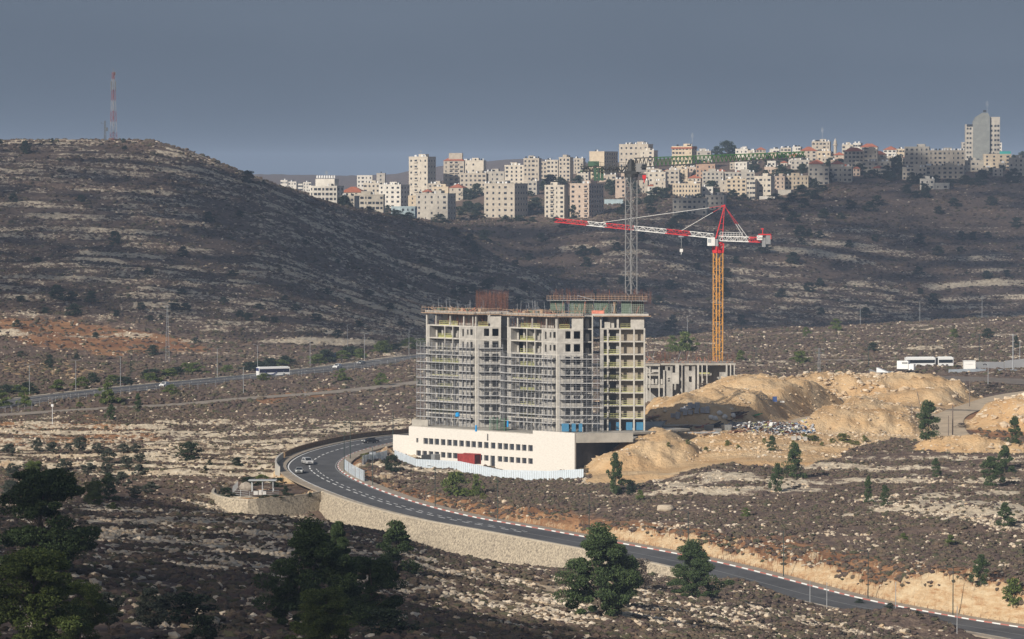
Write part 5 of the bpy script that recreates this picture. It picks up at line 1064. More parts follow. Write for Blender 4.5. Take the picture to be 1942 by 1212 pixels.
for hh in (.6, 1.15): mb.bar(FP.P(0, -.5, zt + hh), FP.P(FP.L + .5, -.5, zt + hh + rr.uniform(-.1, .1)), .05)
for i in range(22): a = rr.uniform(0, FP.L); mb.bar(FP.P(a, -.6, z), FP.P(a + rr.uniform(-.9, .9), -.3, z + rr.uniform(1.5, 3)), .05, rr.choice([0, 1, 2]))
mb.bar(FP.P(8, -.55, zt + 1.3), FP.P(12.5, -.55, zt + .1), .07, 1); mb.bar(FP.P(17.7, -.7, z - .3), FP.P(17.2, -.5, zt - .3), .12, 0); mb.bar(FP.P(17.2, -.7, z - .3), FP.P(17.6, -.5, zt - .3), .12, 0)
mb.build('guard_rails', [M_wood, M_steel, M_pink], e3)
mb = MB()
for a0, a1, h_ in ((9.6, 12.2, 1.9), (12.6, 15.8, 1.8), (16.2, 20.6, 1.9), (21, 24.4, 1.7)): FP.box(mb, a0, a1, .2, .3, zt + .1, zt + h_)
mb.build('dark_boards', M_plyd, e3)
mb = MB()
for i in range(200): a = rr.uniform(0, FP.L); d = rr.uniform(2, 9); mb.bar(FP.P(a, d, zt - 1), FP.P(a + rr.uniform(-.15, .15), d, zt + rr.uniform(1.5, 3.0)), .025)
tag(mb.build('rebar', M_rust, e3), kind='stuff')
mb = MB()
for a0, a1 in ((11.8, 15.0), (1.5, 3.5)): FP.box(mb, a0, a1, -1.5, -1.4, z - .6, z + .8)
mb.build('orange_guard_net', M_pink, e3)
# rebar forest of the rear core, rising between left and middle tower
ec = empty('unfinished_core', (-5.5, 1046, D0), 0, 'rear lift core with a dense forest of rusty rebar rising above the left tower', 'building core')
MB().box((-4.2, 0, 0), (4.6, 8, 9 * FH - .4)).build('core_wall', M_cw, ec); mb = MB()
for i in range(230): a = rr.uniform(-4.1, 4.5); d = rr.uniform(0.3, 7.5); mb.bar((a, d, 9 * FH - .6), (a + rr.uniform(-.25, .25), d, 9 * FH + rr.uniform(3.6, 5.4)), .02)
for k in range(6): mb.bar((-4.2, .2, 9 * FH + .5 + k * .6), (4.5, .2, 9 * FH + .5 + k * .6), .02)
tag(mb.build('rebar', M_rust, ec), kind='stuff')
# ------------------------------------------------------------------ podium
PR = Vector((15.42, 985, 0)); uL = Vector((-.7071, .7071, 0)); PL = PR + uL * 65.2
op = (PR.x, PR.y, CZ - 74.5); ep = empty('podium_building', op, 0, 'long white stone-clad building with two rows of dark windows under the towers', 'building')
Pf = Fr(PL, PR, op); Lp = Pf.L
def s_of(px):   # distance along the front for a picture column
    t = (px - 971) / F; return ((PL.x - t * PL.y) / (t * Pf.u.y - Pf.u.x))
wx = [807, 817, 828, 840, 852, 863, 875, 887, 898, 910, 922, 935, 948, 959, 970.5, 982.5, 994, 1006]
zA = CZ - 64.7; z_lo = CZ - 78
holes1 = [(s_of(x - 4.3), s_of(x + 4.4)) for x in wx]
sL = s_of(775); sS = s_of(1010.5)
mb = MB(); zm = CZ - 69.6
Pf.wall(mb, 0, sL, 0, .5, z_lo, CZ - 67.1, [])
Pf.wall(mb, sL + .003, sS, 0, .5, zm, zA, [(s_of(789), s_of(793), CZ - 68.75, CZ - 67.6)] + [(a, b, CZ - 68.95, CZ - 67.45) for a, b in holes1])
h2 = [(s_of(x - 4.3), s_of(x + 4.4), CZ - 72.15, CZ - 70.75) for x in [793.5, 805] + wx[1:11] + wx[12:]] + [(s_of(930), s_of(938.5), CZ - 73.4, CZ - 70.75)]
Pf.wall(mb, sL + .003, sS, 0, .5, z_lo, zm, h2)
Pf.wall(mb, sS + .003, Lp, 0, .5, z_lo, CZ - 63.75, [])
Pf.wall(mb, 0, sL, 6, 6.3, z_lo, CZ - 67.1, []); mb.build('front_wall', M_brick, ep)
mb = MB()
for a, b in holes1: Pf.box(mb, a - .02, b + .02, -.04, .52, CZ - 69.02, CZ - 68.94)
mb.build('window_sills', M_cl, ep)
gm1 = None
for (a, b, za, zb) in [(a, b, CZ - 68.95, CZ - 67.45) for a, b in holes1] + [(s_of(789), s_of(793), CZ - 68.75, CZ - 67.6)] + h2:
    m_ = MB(); Pf.box(m_, a + .02, b - .02, .42, .46, za, zb); m_.build('window', M_glass, ep)
mb = MB(); Pf.box(mb, sL, Lp, .55, 42, D0 - .5, D0 - .02); Pf.box(mb, 0.1, sL, .5, 6, CZ - 68.5, CZ - 68.2)
mb.prism([(PR.x - op[0] + .5, PR.y - op[1] + .75), (36 - op[0], 1004 - op[1]), (40 - op[0], 1045 - op[1]), (0 - op[0], 1020 - op[1])], D0 - .52 + (-op[2]), D0 - .03 + (-op[2])); mb.build('roof_deck', M_conc, ep)
mb = MB(); Pf.box(mb, .05, .5, .5, 30, z_lo, CZ - 68.0); mb.build('end_wall', M_brick, ep)
# right flank: dark recessed wall under a projecting concrete parapet beam
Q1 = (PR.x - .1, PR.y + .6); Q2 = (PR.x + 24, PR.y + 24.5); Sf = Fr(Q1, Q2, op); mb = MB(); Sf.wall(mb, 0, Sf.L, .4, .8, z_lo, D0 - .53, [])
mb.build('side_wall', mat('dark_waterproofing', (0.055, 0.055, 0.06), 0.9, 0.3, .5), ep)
Bm = Fr((PR.x + .02, PR.y + .3), (PR.x + 14.5, PR.y + 3.2), op); mb = MB(); Bm.box(mb, 0, Bm.L, 0, .6, CZ - 66.2, CZ - 63.85); mb.build('parapet_beam', M_conc, ep)
mb = MB(); mb.prism([(PR.x - op[0] + .1, PR.y - op[1] + .9), (PR.x - op[0] + 14.5, PR.y - op[1] + 3.8), (PR.x - op[0] + 17, PR.y - op[1] + 22)], CZ - 65.9 - op[2], CZ - 65.5 - op[2]); mb.build('terrace_slab', M_conc, ep)
mb = MB(); Pf.box(mb, sL + .1, s_of(806), 1.0, 1.3, D0, D0 + 1.6); mb.build('roof_parapet', M_conc, ep)
# things standing on the podium roof
def box_thing(name, label, cat, fr, a0, a1, d0, d1, z0, z1, m_, group=None, lid=None):
    mb = MB(); c = fr.P((a0 + a1) / 2, (d0 + d1) / 2, z0); fr.box(mb, a0, a1, d0, d1, z0, z1)
    mb.v = [(x - c[0], y_ - c[1], z_ - c[2]) for x, y_, z_ in mb.v]; n = len(mb.v)
    o = mb.build(name, m_, None, loc=c); tag(o, label, cat, group); return o
WF = Fr(PL, PR)
def panel_rack(a, label):
    e = empty('formwork_rack', WF.P(a, 3, D0), math.atan2(WF.u.y, WF.u.x), label, 'formwork stack'); mb = MB()
    for k in range(9): mb.box((-2.6, -.5, .15 + k * .32), (2.6, .5, .22 + k * .32))
    mb.build('panels', M_ply, e); mb = MB()
    for x in (-2.6, 0, 2.6): mb.bar((x, -.6, 0), (x, -.6, 3.2), .06); mb.bar((x, .6, 0), (x, .6, 3.2), .06)
    mb.build('frame', mat('green_frame', (0.12, 0.30, 0.16), 0.6), e)
panel_rack(s_of(930), 'rack of green formwork panels standing on the podium roof between the towers'); 
for i, (px, w_, h_, z_, lb) in enumerate([(868, 9, .9, D0 + 3.3, 'bright blue tarpaulin bundle on the first floor of the left tower'), (903, 4, 1.5, D0, 'small blue barrel on the podium roof'), (963, 4, 1.4, D0 + 1.2, 'blue crate between the left and middle towers')]):
    p = W(px, 800, 1004 if i else 1012); e = MB(); e.bar((0, 0, 0), (0, 0, h_), w_ / 15, 0, 9, w_ / 17); e.bar((0, 0, h_), (0, 0, h_ + .15), w_ / 17, 0, 9, w_ / 40)
    tag(e.build(['tarpaulin', 'barrel', 'crate'][i], mat('bright_blue', (0.02, 0.28, 0.62), 0.5), loc=(p.x, p.y - 1.5, z_)), lb, ['tarpaulin', 'barrel', 'crate'][i])
for i, (px, lb) in enumerate([(1072, 'wide pale blue panel at the foot of the middle tower, left of two narrower ones'), (1088, 'narrow pale blue panel at the foot of the middle tower'), (1101, 'narrow pale blue panel nearest the dark shaft')]):
    p = W(px, 810, 999.5); mb = MB().box((-(.9, .5, .45)[i], 0, .2), ((.9, .5, .45)[i], .08, 2.2)); mb.box((-.4, .1, 0), (-.3, .6, 1.8)); tag(mb.build('blue_hoarding_board', M_blue, loc=(p.x, p.y, D0)), lb, 'panel')
# ------------------------------------------------------------------ stone retaining wall below the road
M_ret = mat('rubble_stone_wall', (0.50, 0.43, 0.32), 0.95, 0.45, 2.2, bump=0.8, col2=(0.17, 0.145, 0.115)); M_cap = mat('wall_coping', (0.45, 0.40, 0.32), 0.9, 0.15, 1)
N_ = normals(MR); sg = np.r_[0, np.cumsum(np.linalg.norm(np.diff(MR[:, :2], axis=0), axis=1))]
u_ = MR[:, 0] / MR[:, 1] * F + 971; k0 = int(np.argmin(abs(u_ - 1572))); k1 = int(np.where((MR[:, 1] < 960) & (u_ < 680))[0][0])
path = [(MR[k, 0] - N_[k, 0] * 8.7, MR[k, 1] - N_[k, 1] * 8.7, MR[k, 2]) for k in range(k0, k1 + 1)]
path += [(W(580, 957, 928).x, 928, CZ - 74.8), (W(520, 945, 919).x, 919, CZ - 74.8), (W(470, 940, 914).x, 914, CZ - 74.8), (W(425, 929, 918).x, 918, CZ - 74.6), (W(402, 921, 928).x, 928, CZ - 74.4), (W(404, 912, 944).x, 944, CZ - 74.4)]
Pw = dens(path, 2.5); Nw = -normals(Pw); Nw[:, :] = normals(Pw) * -1
ew = empty('retaining_wall', Pw[len(Pw) // 2], 0, 'long sloping rubble stone retaining wall under the near road', 'retaining wall'); ow = Pw[len(Pw) // 2]
n = len(Pw); vs_ = []; fs = []; rows_ = 6
for i in range(n):
    e_ = min(1, (i + 1) / 6.0) ; dep = 1.0 + 11.0 * e_
    for k in range(rows_ + 1):
        t = k / rows_; o = -0.1 + 5.2 * t * e_; x = Pw[i, 0] + Nw[i, 0] * o; yy = Pw[i, 1] + Nw[i, 1] * o; vs_.append((x - ow[0], yy - ow[1], Pw[i, 2] + .45 - dep * t - ow[2]))
for i in range(n - 1):
    for k in range(rows_): a = i * (rows_ + 1) + k; fs.append((a, a + rows_ + 1, a + rows_ + 2, a + 1))
mb = MB(); mb.add(vs_, fs); mb.build('stone_face', M_ret, ew)
mb = MB()
for i in range(n - 1):
    a, b = Pw[i] - ow, Pw[i + 1] - ow; q = [(a[0] + Nw[i, 0] * o, a[1] + Nw[i, 1] * o, a[2] + z) for o, z in ((-.6, -.5), (-.02, -.5), (-.02, .5), (-.6, .5))] + [(b[0] + Nw[i + 1, 0] * o, b[1] + Nw[i + 1, 1] * o, b[2] + z) for o, z in ((-.6, -.5), (-.02, -.5), (-.02, .5), (-.6, .5))]
    mb.add(q, [(0, 1, 5, 4), (1, 2, 6, 5), (2, 3, 7, 6), (3, 0, 4, 7)])
mb.build('coping', M_cap, ew)
# brown parapet on the outer side of the far limb and the pale concrete section before it
def parapet(ka, kb, off, h, m, name, label, cat, th=.4):
    o = MR[ka]; mb = MB()
    for i in range(ka, kb):
        q = []
        for j in (i, i + 1):
            for oo, z in ((off, -1.5), (off - th, -1.5), (off - th, h), (off, h)): q.append((MR[j, 0] + N_[j, 0] * oo - o[0], MR[j, 1] + N_[j, 1] * oo - o[1], MR[j, 2] + z - o[2]))
        mb.add(q, [(0, 1, 5, 4), (1, 2, 6, 5), (2, 3, 7, 6), (3, 0, 4, 7), (0, 3, 2, 1), (4, 5, 6, 7)])
    return tag(mb.build(name, m, loc=tuple(o)), label, cat)
ka = int(np.argmin(abs(MR[:, 1] - 972) + 50 * (u_ > 700))); kb = int(np.argmin(abs(MR[:, 1] - 1002))); kc = int(np.argmin(abs(MR[:, 1] - 1150)))
parapet(ka, kb, -8.7, 1.5, mat('pale_wall_slab', (0.50, 0.48, 0.43), 0.85, 0.1, 1), 'barrier_wall', 'pale concrete barrier at the outside of the road bend', 'wall')
parapet(kb + 1, kc, -8.7, 1.35, mat('brown_stone_parapet', (0.22, 0.15, 0.09), 0.9, 0.35, 1.5), 'parapet_wall', 'brown stone parapet along the far limb of the bent road', 'wall')
# garden terrace outside the bend
M_rl = mat('terrace_rail_paint', (0.42, 0.44, 0.45), 0.6)
def postm(h, r_, m):
    k = ('post', round(h, 1), r_, m.name)
    if k not in PROTO: PROTO[k] = MB().bar((0, 0, -.2), (0, 0, h), r_).mesh('post', m)
    return PROTO[k]
def rail_fence(pts, label, h=1.1, closed=False, name='railing_fence', cat='railing', m=None):
    o = pts[0]; e = empty(name, o, 0, label, cat); mb = MB(); pb = MB()
    for p, q in zip(pts[:-1], pts[1:]):
        d = Vector(q) - Vector(p); k = max(1, int(d.length / (2 if d.length < 5.5 or len(pts) < 8 else 5)))
        for hh in (.35, .7, 1.05): mb.bar((p[0] - o[0], p[1] - o[1], p[2] - o[2] + hh * h / 1.05), (q[0] - o[0], q[1] - o[1], q[2] - o[2] + hh * h / 1.05), .045)
        for i in range(k): r_ = Vector(p) + d * i / k - Vector(o); inst('post', postm(h + .1, .06, m or M_rl), r_, 0, e)
    mb.build('rails', m or M_rl, e)
zt_ = CZ - 74.9
def tp(px, Y): return ((px - 971) / F * Y, Y, zt_)
rail_fence([tp(450, 955), tp(441, 940), tp(440, 930), tp(470, 926)], 'grey railing around the left corner of the garden terrace', 1.5)
rail_fence([tp(472, 928), tp(500, 930), tp(528, 932)], 'grey railing at the front of the garden terrace', 1.2)
p = tp(498, 944); e = empty('pergola', p, 0, 'grey flat-roofed pergola on the terrace outside the bend', 'pergola')
mb = MB()
for x in (-2.6, -.1, 2.4): mb.bar((x, -1.4, 0), (x, -1.4, 2.6), .12); mb.bar((x, 1.4, 0), (x, 1.4, 2.6), .12)
mb.build('posts', M_rl, e); MB().box((-3.4, -1.9, 2.6), (3.2, 1.9, 2.78)).build('roof', M_rl, e); MB().box((-1.6, .2, .35), (1.4, .7, .5)).build('bench', M_wood, e)
mbb = MB(); bq = bmesh.new(); bmesh.ops.create_icosphere(bq, subdivisions=3, radius=1)
for v in bq.verts: v.co *= 1 + .25 * (vnoise(np.array([v.co.x * 2 + 9]), np.array([v.co.y * 2 + v.co.z * 3]), 5)[0] - .5); v.co.x *= 2.0; v.co.y *= 1.4; v.co.z = max(-.6, min(.75, v.co.z)) * 1.1
mbb.add([tuple(v.co) for v in bq.verts], [tuple(v.index for v in f.verts) for f in bq.faces]); bq.free(); pb_ = hit(1262, 972, 800, 1000); tag(mbb.build('boulder', M_rock, loc=(pb_.x, pb_.y, pb_.z + .4)), 'large flat-topped pale boulder on the scrub slope above the road', 'boulder')
p = tp(466, 948); mb = MB(); bm = bmesh.new(); bmesh.ops.create_icosphere(bm, subdivisions=3, radius=1)
for v in bm.verts: v.co *= 1 + .18 * (vnoise(np.array([v.co.x * 2 + 5]), np.array([v.co.y * 2 + v.co.z * 3]), 3)[0] - .5); v.co.x *= 1.7; v.co.z *= 1.3
mb.add([tuple(v.co) for v in bm.verts], [tuple(v.index for v in f.verts) for f in bm.faces]); bm.free(); tag(mb.build('boulder', mat('grey_boulder', (0.34, 0.30, 0.25), 0.95, 0.3, 1.2, bump=.3), loc=(p[0], p[1], p[2] + .6)), 'large rounded boulder on the garden terrace beside the pergola', 'boulder')
for (px, Y, w_, h_, k_, lb) in [(470, 962, 34, 18, 'bush', 'dark hedge shrub behind the boulder on the terrace'), (497, 966, 30, 20, 'green_bush', 'green shrub behind the pergola'), (525, 958, 30, 20, 'bush', 'dark shrub right of the pergola'), (500, 922, 26, 9, 'bush', 'low dark shrub in front of the pergola'),
                                (522, 921, 26, 10, 'bush', 'low dark shrub along the terrace edge, middle'), (545, 925, 26, 11, 'bush', 'low dark shrub along the terrace edge, right end'), (541, 936, 14, 17, 'bush', 'upright dark shrub at the terrace end near the road'), (587, 929, 9, 9, 'bush', 'small dark shrub at the roadside before the bend'), (430, 930, 30, 18, 'bush', 'brown-green shrub at the outer left corner of the terrace')]:
    T(k_, px, 0, w_, h_, lb, loc=tp(px, Y))
mb = MB(); p = tp(484, 934); mb.box((-.5, -.3, 0), (.5, .3, .9)); mb.box((.7, -.3, 0), (1.4, .3, 1.1)); mb.box((1.6, -.3, 0), (2.4, .4, .8)); tag(mb.build('planter', mat('white_planter', (.6, .58, .55), .8), loc=p), 'row of whitish planters under the pergola', 'planter')
# ------------------------------------------------------------------ white sheet hoarding
M_sheet = mat('white_sheet_metal', (0.56, 0.63, 0.69), 0.5, 0.08, 1.5)
def hoarding(pts, h, label):
    o = pts[0]; e = empty('site_hoarding', o, 0, label, 'fence'); mb = MB(); pb = MB()
    for p, q in zip(pts[:-1], pts[1:]):
        d = Vector(q) - Vector(p); k = max(2, int(d.length / .35)); nn = Vector((-d.y, d.x, 0)).normalized()
        for i in range(k):
            a = Vector(p) + d * i / k - Vector(o); b = Vector(p) + d * (i + 1) / k - Vector(o); s_ = nn * (.04 if i % 2 else -.04); a = a + s_; b = b + s_
            mb.add([(a.x, a.y, a.z - .8), (b.x, b.y, b.z - .8), (b.x, b.y, b.z + h), (a.x, a.y, a.z + h), (a.x + nn.x * .03, a.y + nn.y * .03, a.z - .8), (b.x + nn.x * .03, b.y + nn.y * .03, b.z - .8), (b.x + nn.x * .03, b.y + nn.y * .03, b.z + h), (a.x + nn.x * .03, a.y + nn.y * .03, a.z + h)], [(0, 1, 2, 3), (7, 6, 5, 4), (3, 2, 6, 7), (0, 3, 7, 4), (1, 5, 6, 2)])
        for i in range(0, k, 10): a = Vector(p) + d * i / k - Vector(o) + nn * .2; inst('post', postm(h, .06, M_gal), a, 0, e)
    mb.build('sheets', M_sheet, e)
def gp_(px, Y): x = (px - 971) / F * Y; return (x, Y, gz(x, Y))
hoarding([gp_(688, 986), gp_(722, 1003), gp_(734, 1008)], 2.3, 'short white sheet fence left of the shrub at the road bend')
hoarding([gp_(748, 1012), gp_(790, 1001), gp_(870, 986), gp_(950, 975), gp_(1040, 966), gp_(1107, 958)], 2.2, 'long white sheet fence in front of the white podium building')
kq = [k for k in range(len(MR)) if 952 < MR[k, 1] < 978 and MR[k, 0] / MR[k, 1] * F + 971 < 700][::4]
hoarding([(MR[k, 0] + N_[k, 0] * 7.6, MR[k, 1] + N_[k, 1] * 7.6, MR[k, 2] + .1) for k in kq], 2.6, 'small white barrier sheet beside the lamp post inside the bend')
# site things in front of the podium
def container(x, y_, z_, rz, L_, label, m_):
    e = empty('shipping_container', (x, y_, z_), rz, label, 'container'); mb = MB(); k = int(L_ / .3)
    mb.box((-L_ / 2 + .1, -1.15, .1), (L_ / 2 - .1, 1.15, 2.5)); 
    for i in range(k): a = -L_ / 2 + L_ * i / k; mb.box((a + .05, -1.22, .15), (a + .2, 1.22, 2.45))
    mb.build('body', m_, e); mb = MB()
    for sx in (-1, 1):
        for sy in (-1, 1): mb.box((sx * L_ / 2 - .1, sy * 1.22 - .1, 0), (sx * L_ / 2 + .1, sy * 1.22 + .1, 2.6))
    for sy in (-1.22, 1.22): mb.box((-L_ / 2, sy - .08, 2.48), (L_ / 2, sy + .08, 2.6)); mb.box((-L_ / 2, sy - .08, 0), (L_ / 2, sy + .08, .15))
    mb.build('frame', m_, e); MB().box((L_ / 2 - .06, -1.1, .2), (L_ / 2 + .04, 1.1, 2.4)).build('doors', mat('dark_red_paint', (0.16, 0.03, 0.03), .6, .2, 2), e)
p = W(890, 880, 992); container(p[0], p[1], p[2], R(-38), 5.2, 'red shipping container in front of the podium building', mat('container_red', (0.33, 0.05, 0.045), .6, .25, 1.5))
# ------------------------------------------------------------------ vehicles
M_tyre = mat('tyre_rubber', (0.02, 0.02, 0.022), 0.9); M_rim = mat('wheel_rim', (0.4, 0.41, 0.42), 0.35, metal=.7); M_lamp = mat('headlamp_glass', (0.75, 0.76, 0.75), 0.15); M_vg = mat('vehicle_glass', (0.02, 0.025, 0.03), 0.08, spec=.8)
def car(loc, rz, m_, label, suv=False, name='passenger_car'):
    e = empty(name, loc, rz, label, 'car'); L_, w_ = (4.6, 1.85) if suv else (4.4, 1.78); H = 1.68 if suv else 1.45; b = 0.95 if suv else .86
    pr = [(-L_ / 2, .3), (-L_ / 2 - .02, .6), (-L_ / 2 + .1, b), (-L_ / 2 + (.25 if suv else .9), b + .03), (-L_ / 2 + (.55 if suv else 1.3), H - .04), (.1, H), (.55, H - .08), (1.25, b + .04), (L_ / 2 - .15, b - .16), (L_ / 2, .62), (L_ / 2, .3)]
    mb = MB(); n = len(pr)
    def sec(k, x, z): return (w_ / 2 - (0.0 if z <= b + .05 else .2)) * k
    V = [(x, sec(-1, x, z), z) for x, z in pr] + [(x, sec(1, x, z), z) for x, z in pr]
    mb.add(V, [tuple(range(n)), tuple(range(2 * n - 1, n - 1, -1))] + [(i, i + n, (i + 1) % n + n, (i + 1) % n) for i in range(n)]); mb.build('body', m_, e)
    g = MB(); hw = w_ / 2 - .2
    g.add([(.62, -hw + .06, H - .13), (1.2, -hw - .0, b + .09), (1.2, hw, b + .09), (.62, hw - .06, H - .13), (.66, -hw + .06, H - .1), (1.25, -hw, b + .12), (1.25, hw, b + .12), (.66, hw - .06, H - .1)], [(4, 5, 6, 7), (0, 3, 2, 1), (0, 1, 5, 4), (3, 7, 6, 2)]); g.build('windscreen', M_vg, e)
    x0 = -L_ / 2 + (.55 if suv else 1.25)
    for sy in (-1, 1):
        y0 = sy * (hw + .02); g = MB(); g.add([(x0 + .1, y0 - .01 * sy, H - .14), (.45, y0 - .01 * sy, H - .14), (1.0, y0 + sy * .17, b + .1), (x0 - .2, y0 + sy * .17, b + .1), (x0 + .1, y0 - .06 * sy, H - .14), (.45, y0 - .06 * sy, H - .14), (1.0, y0 + sy * .1, b + .1), (x0 - .2, y0 + sy * .1, b + .1)], [(0, 1, 2, 3), (7, 6, 5, 4), (0, 4, 5, 1), (3, 2, 6, 7)]); g.build('side_window', M_vg, e)
        for x in (-L_ / 2 + .8, L_ / 2 - .85):
            t = MB(); t.bar((x, sy * (w_ / 2 - .2), .33), (x, sy * (w_ / 2 + .02), .33), .33, 0, 14); wo_ = t.build('wheel', M_tyre, e); r_ = MB(); r_.bar((x, sy * (w_ / 2 - .1), .33), (x, sy * (w_ / 2 + .03), .33), .2, 0, 10); r_.build('rim', M_rim, wo_)
        h = MB(); h.box((L_ / 2 - .12, sy * (w_ / 2 - .5), .62), (L_ / 2 + .015, sy * (w_ / 2 - .05), .8)); h.build('headlight', M_lamp, e)
        h = MB(); h.box((.75, sy * (w_ / 2), b), (.95, sy * (w_ / 2 + .2), b + .16)); h.build('mirror', m_, e)
    MB().box((L_ / 2 - .05, -.5, .38), (L_ / 2 + .012, .5, .58)).build('grille', M_tyre, e); return e
def on_road(L, Y, off, z=0.02):
    k = int(np.argmin(abs(L[:, 1] - Y))); nn = normals(L)[k]; d = np.gradient(L[:, :2], axis=0)[k]; return (L[k, 0] + nn[0] * off, L[k, 1] + nn[1] * off, L[k, 2] + z), math.atan2(d[1], d[0])
M_sil = mat('silver_paint', (0.50, 0.50, 0.50), 0.3, metal=.3); M_sgr = mat('grey_paint', (0.30, 0.31, 0.31), 0.3, metal=.3); M_blk = mat('black_paint', (0.012, 0.013, 0.016), 0.2, spec=.6); M_wht = mat('white_car_paint', (0.75, 0.76, 0.76), 0.35)
kk = len(MR); half = MR[MR[:, 1] > 940]
def rz_(px, Y): x = (px - 971) / F * Y; k = int(np.argmin((MR[:, 0] - x) ** 2 + (MR[:, 1] - Y) ** 2)); return (x, Y, MR[k, 2] + .02)
car(rz_(567, 970), R(-91), M_sgr, 'grey car driving towards the viewer in the outer lane of the bend', name='passenger_car')
car(rz_(582, 990), R(-72), M_sil, 'silver off-road car entering the bend behind the grey car', True, name='off_road_car')
car(rz_(702, 1053), R(-148), M_blk, 'black car coming down the far limb of the road')
p, a = on_road(HW, 1423, 4.0, .08); car((W(312, 737, 1403).x, 1403, p[2]), a + R(180), M_wht, 'white car on the highway beside the round green shrub', True)
p, a = on_road(HW, 1532, -3, .08); car((W(640, 700, 1532).x, 1532, p[2]), a + R(180), M_wht, 'white car on the highway right of the bus', True)
p, a = on_road(HW, 1556, 0, .08); car((W(685, 697, 1556).x, 1556, p[2]), a + R(180), M_sgr, 'small grey car far along the highway, right of the white car')
def bus(loc, rz, L_, label, m_lo, m_hi, stripe=True, art=False):
    e = empty('bus', loc, rz, label, 'bus'); H = 3.3
    mb = MB(); secs = [(-L_ / 2, L_ / 2)] if not art else [(-L_ / 2, L_ * .12), (L_ * .12 + .8, L_ / 2)]
    for a, b in secs: mb.prism([(a, -1.25), (b - .15, -1.25), (b, -1.1), (b, 1.1), (b - .15, 1.25), (a, 1.25)], .35, H)
    mb.build('body', m_lo, e)
    if art: MB().box((L_ * .12, -1.1, .5), (L_ * .12 + .8, 1.1, H - .15)).build('bellows', M_tyre, e)
    g = MB()
    for a, b in secs: g.box((a + .3, -1.262, 1.35), (b - .3, 1.262, 2.75 if not art else 2.5))
    g.build('window_band', M_vg if m_hi is None else m_hi, e)
    MB().box((L_ / 2 - .1, -1.05, 1.2), (L_ / 2 + .01, 1.05, 2.9)).build('windscreen', M_vg, e)
    r_ = MB()
    for a, b in secs: r_.box((a + .5, -1.0, H), (b - .6, 1.0, H + .22))
    r_.build('roof_units', M_wht, e)
    for x in (-L_ / 2 + 2.6, L_ / 2 - 2.4) + ((L_ * .12 + 2.5,) if art else ()):
        for sy in (-1, 1):
            t = MB(); t.bar((x, sy * 1.0, .48), (x, sy * 1.27, .48), .48, 0, 14); wo_ = t.build('wheel', M_tyre, e); r2_ = MB(); r2_.bar((x, sy * 1.1, .48), (x, sy * 1.285, .48), .28, 0, 10); r2_.build('rim', M_rim, wo_)
    if stripe:
        s_ = MB(); navy = mat('navy_paint', (0.03, 0.04, 0.13), .4)
        for i in range(12):
            a0 = math.pi * (1 + i / 12); a1 = math.pi * (1 + (i + 1) / 12)
            for sy in (-1.275,): s_.bar((-L_ * .12 + 2.3 * math.cos(a0), sy, 1.9 + 1.3 * math.sin(a0)), (-L_ * .12 + 2.3 * math.cos(a1), sy, 1.9 + 1.3 * math.sin(a1)), .26)
        s_.build('curved_stripe', navy, e); MB().box((-L_ / 2 - .02, -1.2, 2.0), (-L_ / 2 + .1, 1.2, 3.1)).build('rear_window', navy, e)
    return e
p, a = on_road(HW, 1476, 5.5, .1); bus((W(518, 720, 1476).x, 1476, p[2]), a - R(38), 12.6, 'white coach with dark windows and a curved navy stripe on the highway', M_wht, mat('dark_blue_glass', (0.02, 0.022, 0.045), .15), True)
# parked vehicles at the right
pz = gp_(1760, 1330); bus((W(1762, 704, 1390).x, 1390, gp_(1762, 1390)[2] + .2), R(10), 17, 'long white articulated bus with a black window band, parked at the right', M_wht, M_vg, False, True)
def truck(loc, rz, label):
    e = empty('box_truck', loc, rz, label, 'truck'); MB().box((-2.6, -1.2, .9), (1.2, 1.2, 3.6)).build('cargo_box', M_wht, e)
    mb = MB(); mb.prism([(1.3, -1.1), (3.0, -1.1), (3.15, -.9), (3.15, .9), (3.0, 1.1), (1.3, 1.1)], .6, 2.6); mb.build('cab', M_wht, e); MB().box((3.0, -.95, 1.5), (3.17, .95, 2.4)).build('windscreen', M_vg, e); MB().box((-.9, -1.22, 2.6), (1.0, -1.19, 3.2)).build('side_vent', M_sgr, e)
    for x in (-1.6, 2.2):
        for sy in (-1, 1): t = MB(); t.bar((x, sy * .85, .45), (x, sy * 1.15, .45), .45, 0, 12); t.build('wheel', M_tyre, e)
    MB().box((-2.6, -.5, .5), (3.0, .5, .9)).build('chassis', M_tyre, e)
pz = gp_(1718, 1318); truck((pz[0], pz[1], pz[2] + .2), R(-20), 'white box truck parked left of the long bus')
def trailer(px, Y, label, m_, L_=5):
    pz = gp_(px, Y); e = empty('flatbed_trailer', pz, R(rr.uniform(-20, 20)), label, 'trailer'); mb = MB().box((-L_ / 2, -1.1, .8), (L_ / 2, 1.1, 1.1)); mb.add([(-L_ / 2, -1.1, 1.1), (L_ * .1, -1.1, 1.1), (-L_ / 2, -1.1, 2.4), (-L_ / 2, 1.1, 1.1), (L_ * .1, 1.1, 1.1), (-L_ / 2, 1.1, 2.4)], [(0, 1, 2), (5, 4, 3), (1, 4, 5, 2), (0, 2, 5, 3)]); mb.build('bed', m_, e)
    for x in (-1, 1):
        for sy in (-1, 1): t = MB(); t.bar((x, sy * .8, .4), (x, sy * 1.1, .4), .4, 0, 10); t.build('wheel', M_tyre, e)
trailer(1680, 1312, 'white flatbed trailer with a raised tail, left of the box truck', M_wht, 5.5); trailer(1698, 1300, 'low grey trailer between the box truck and the white flatbed', M_gal, 4); trailer(1664, 1316, 'grey trailer at the left end of the parked vehicles', M_sgr, 5)
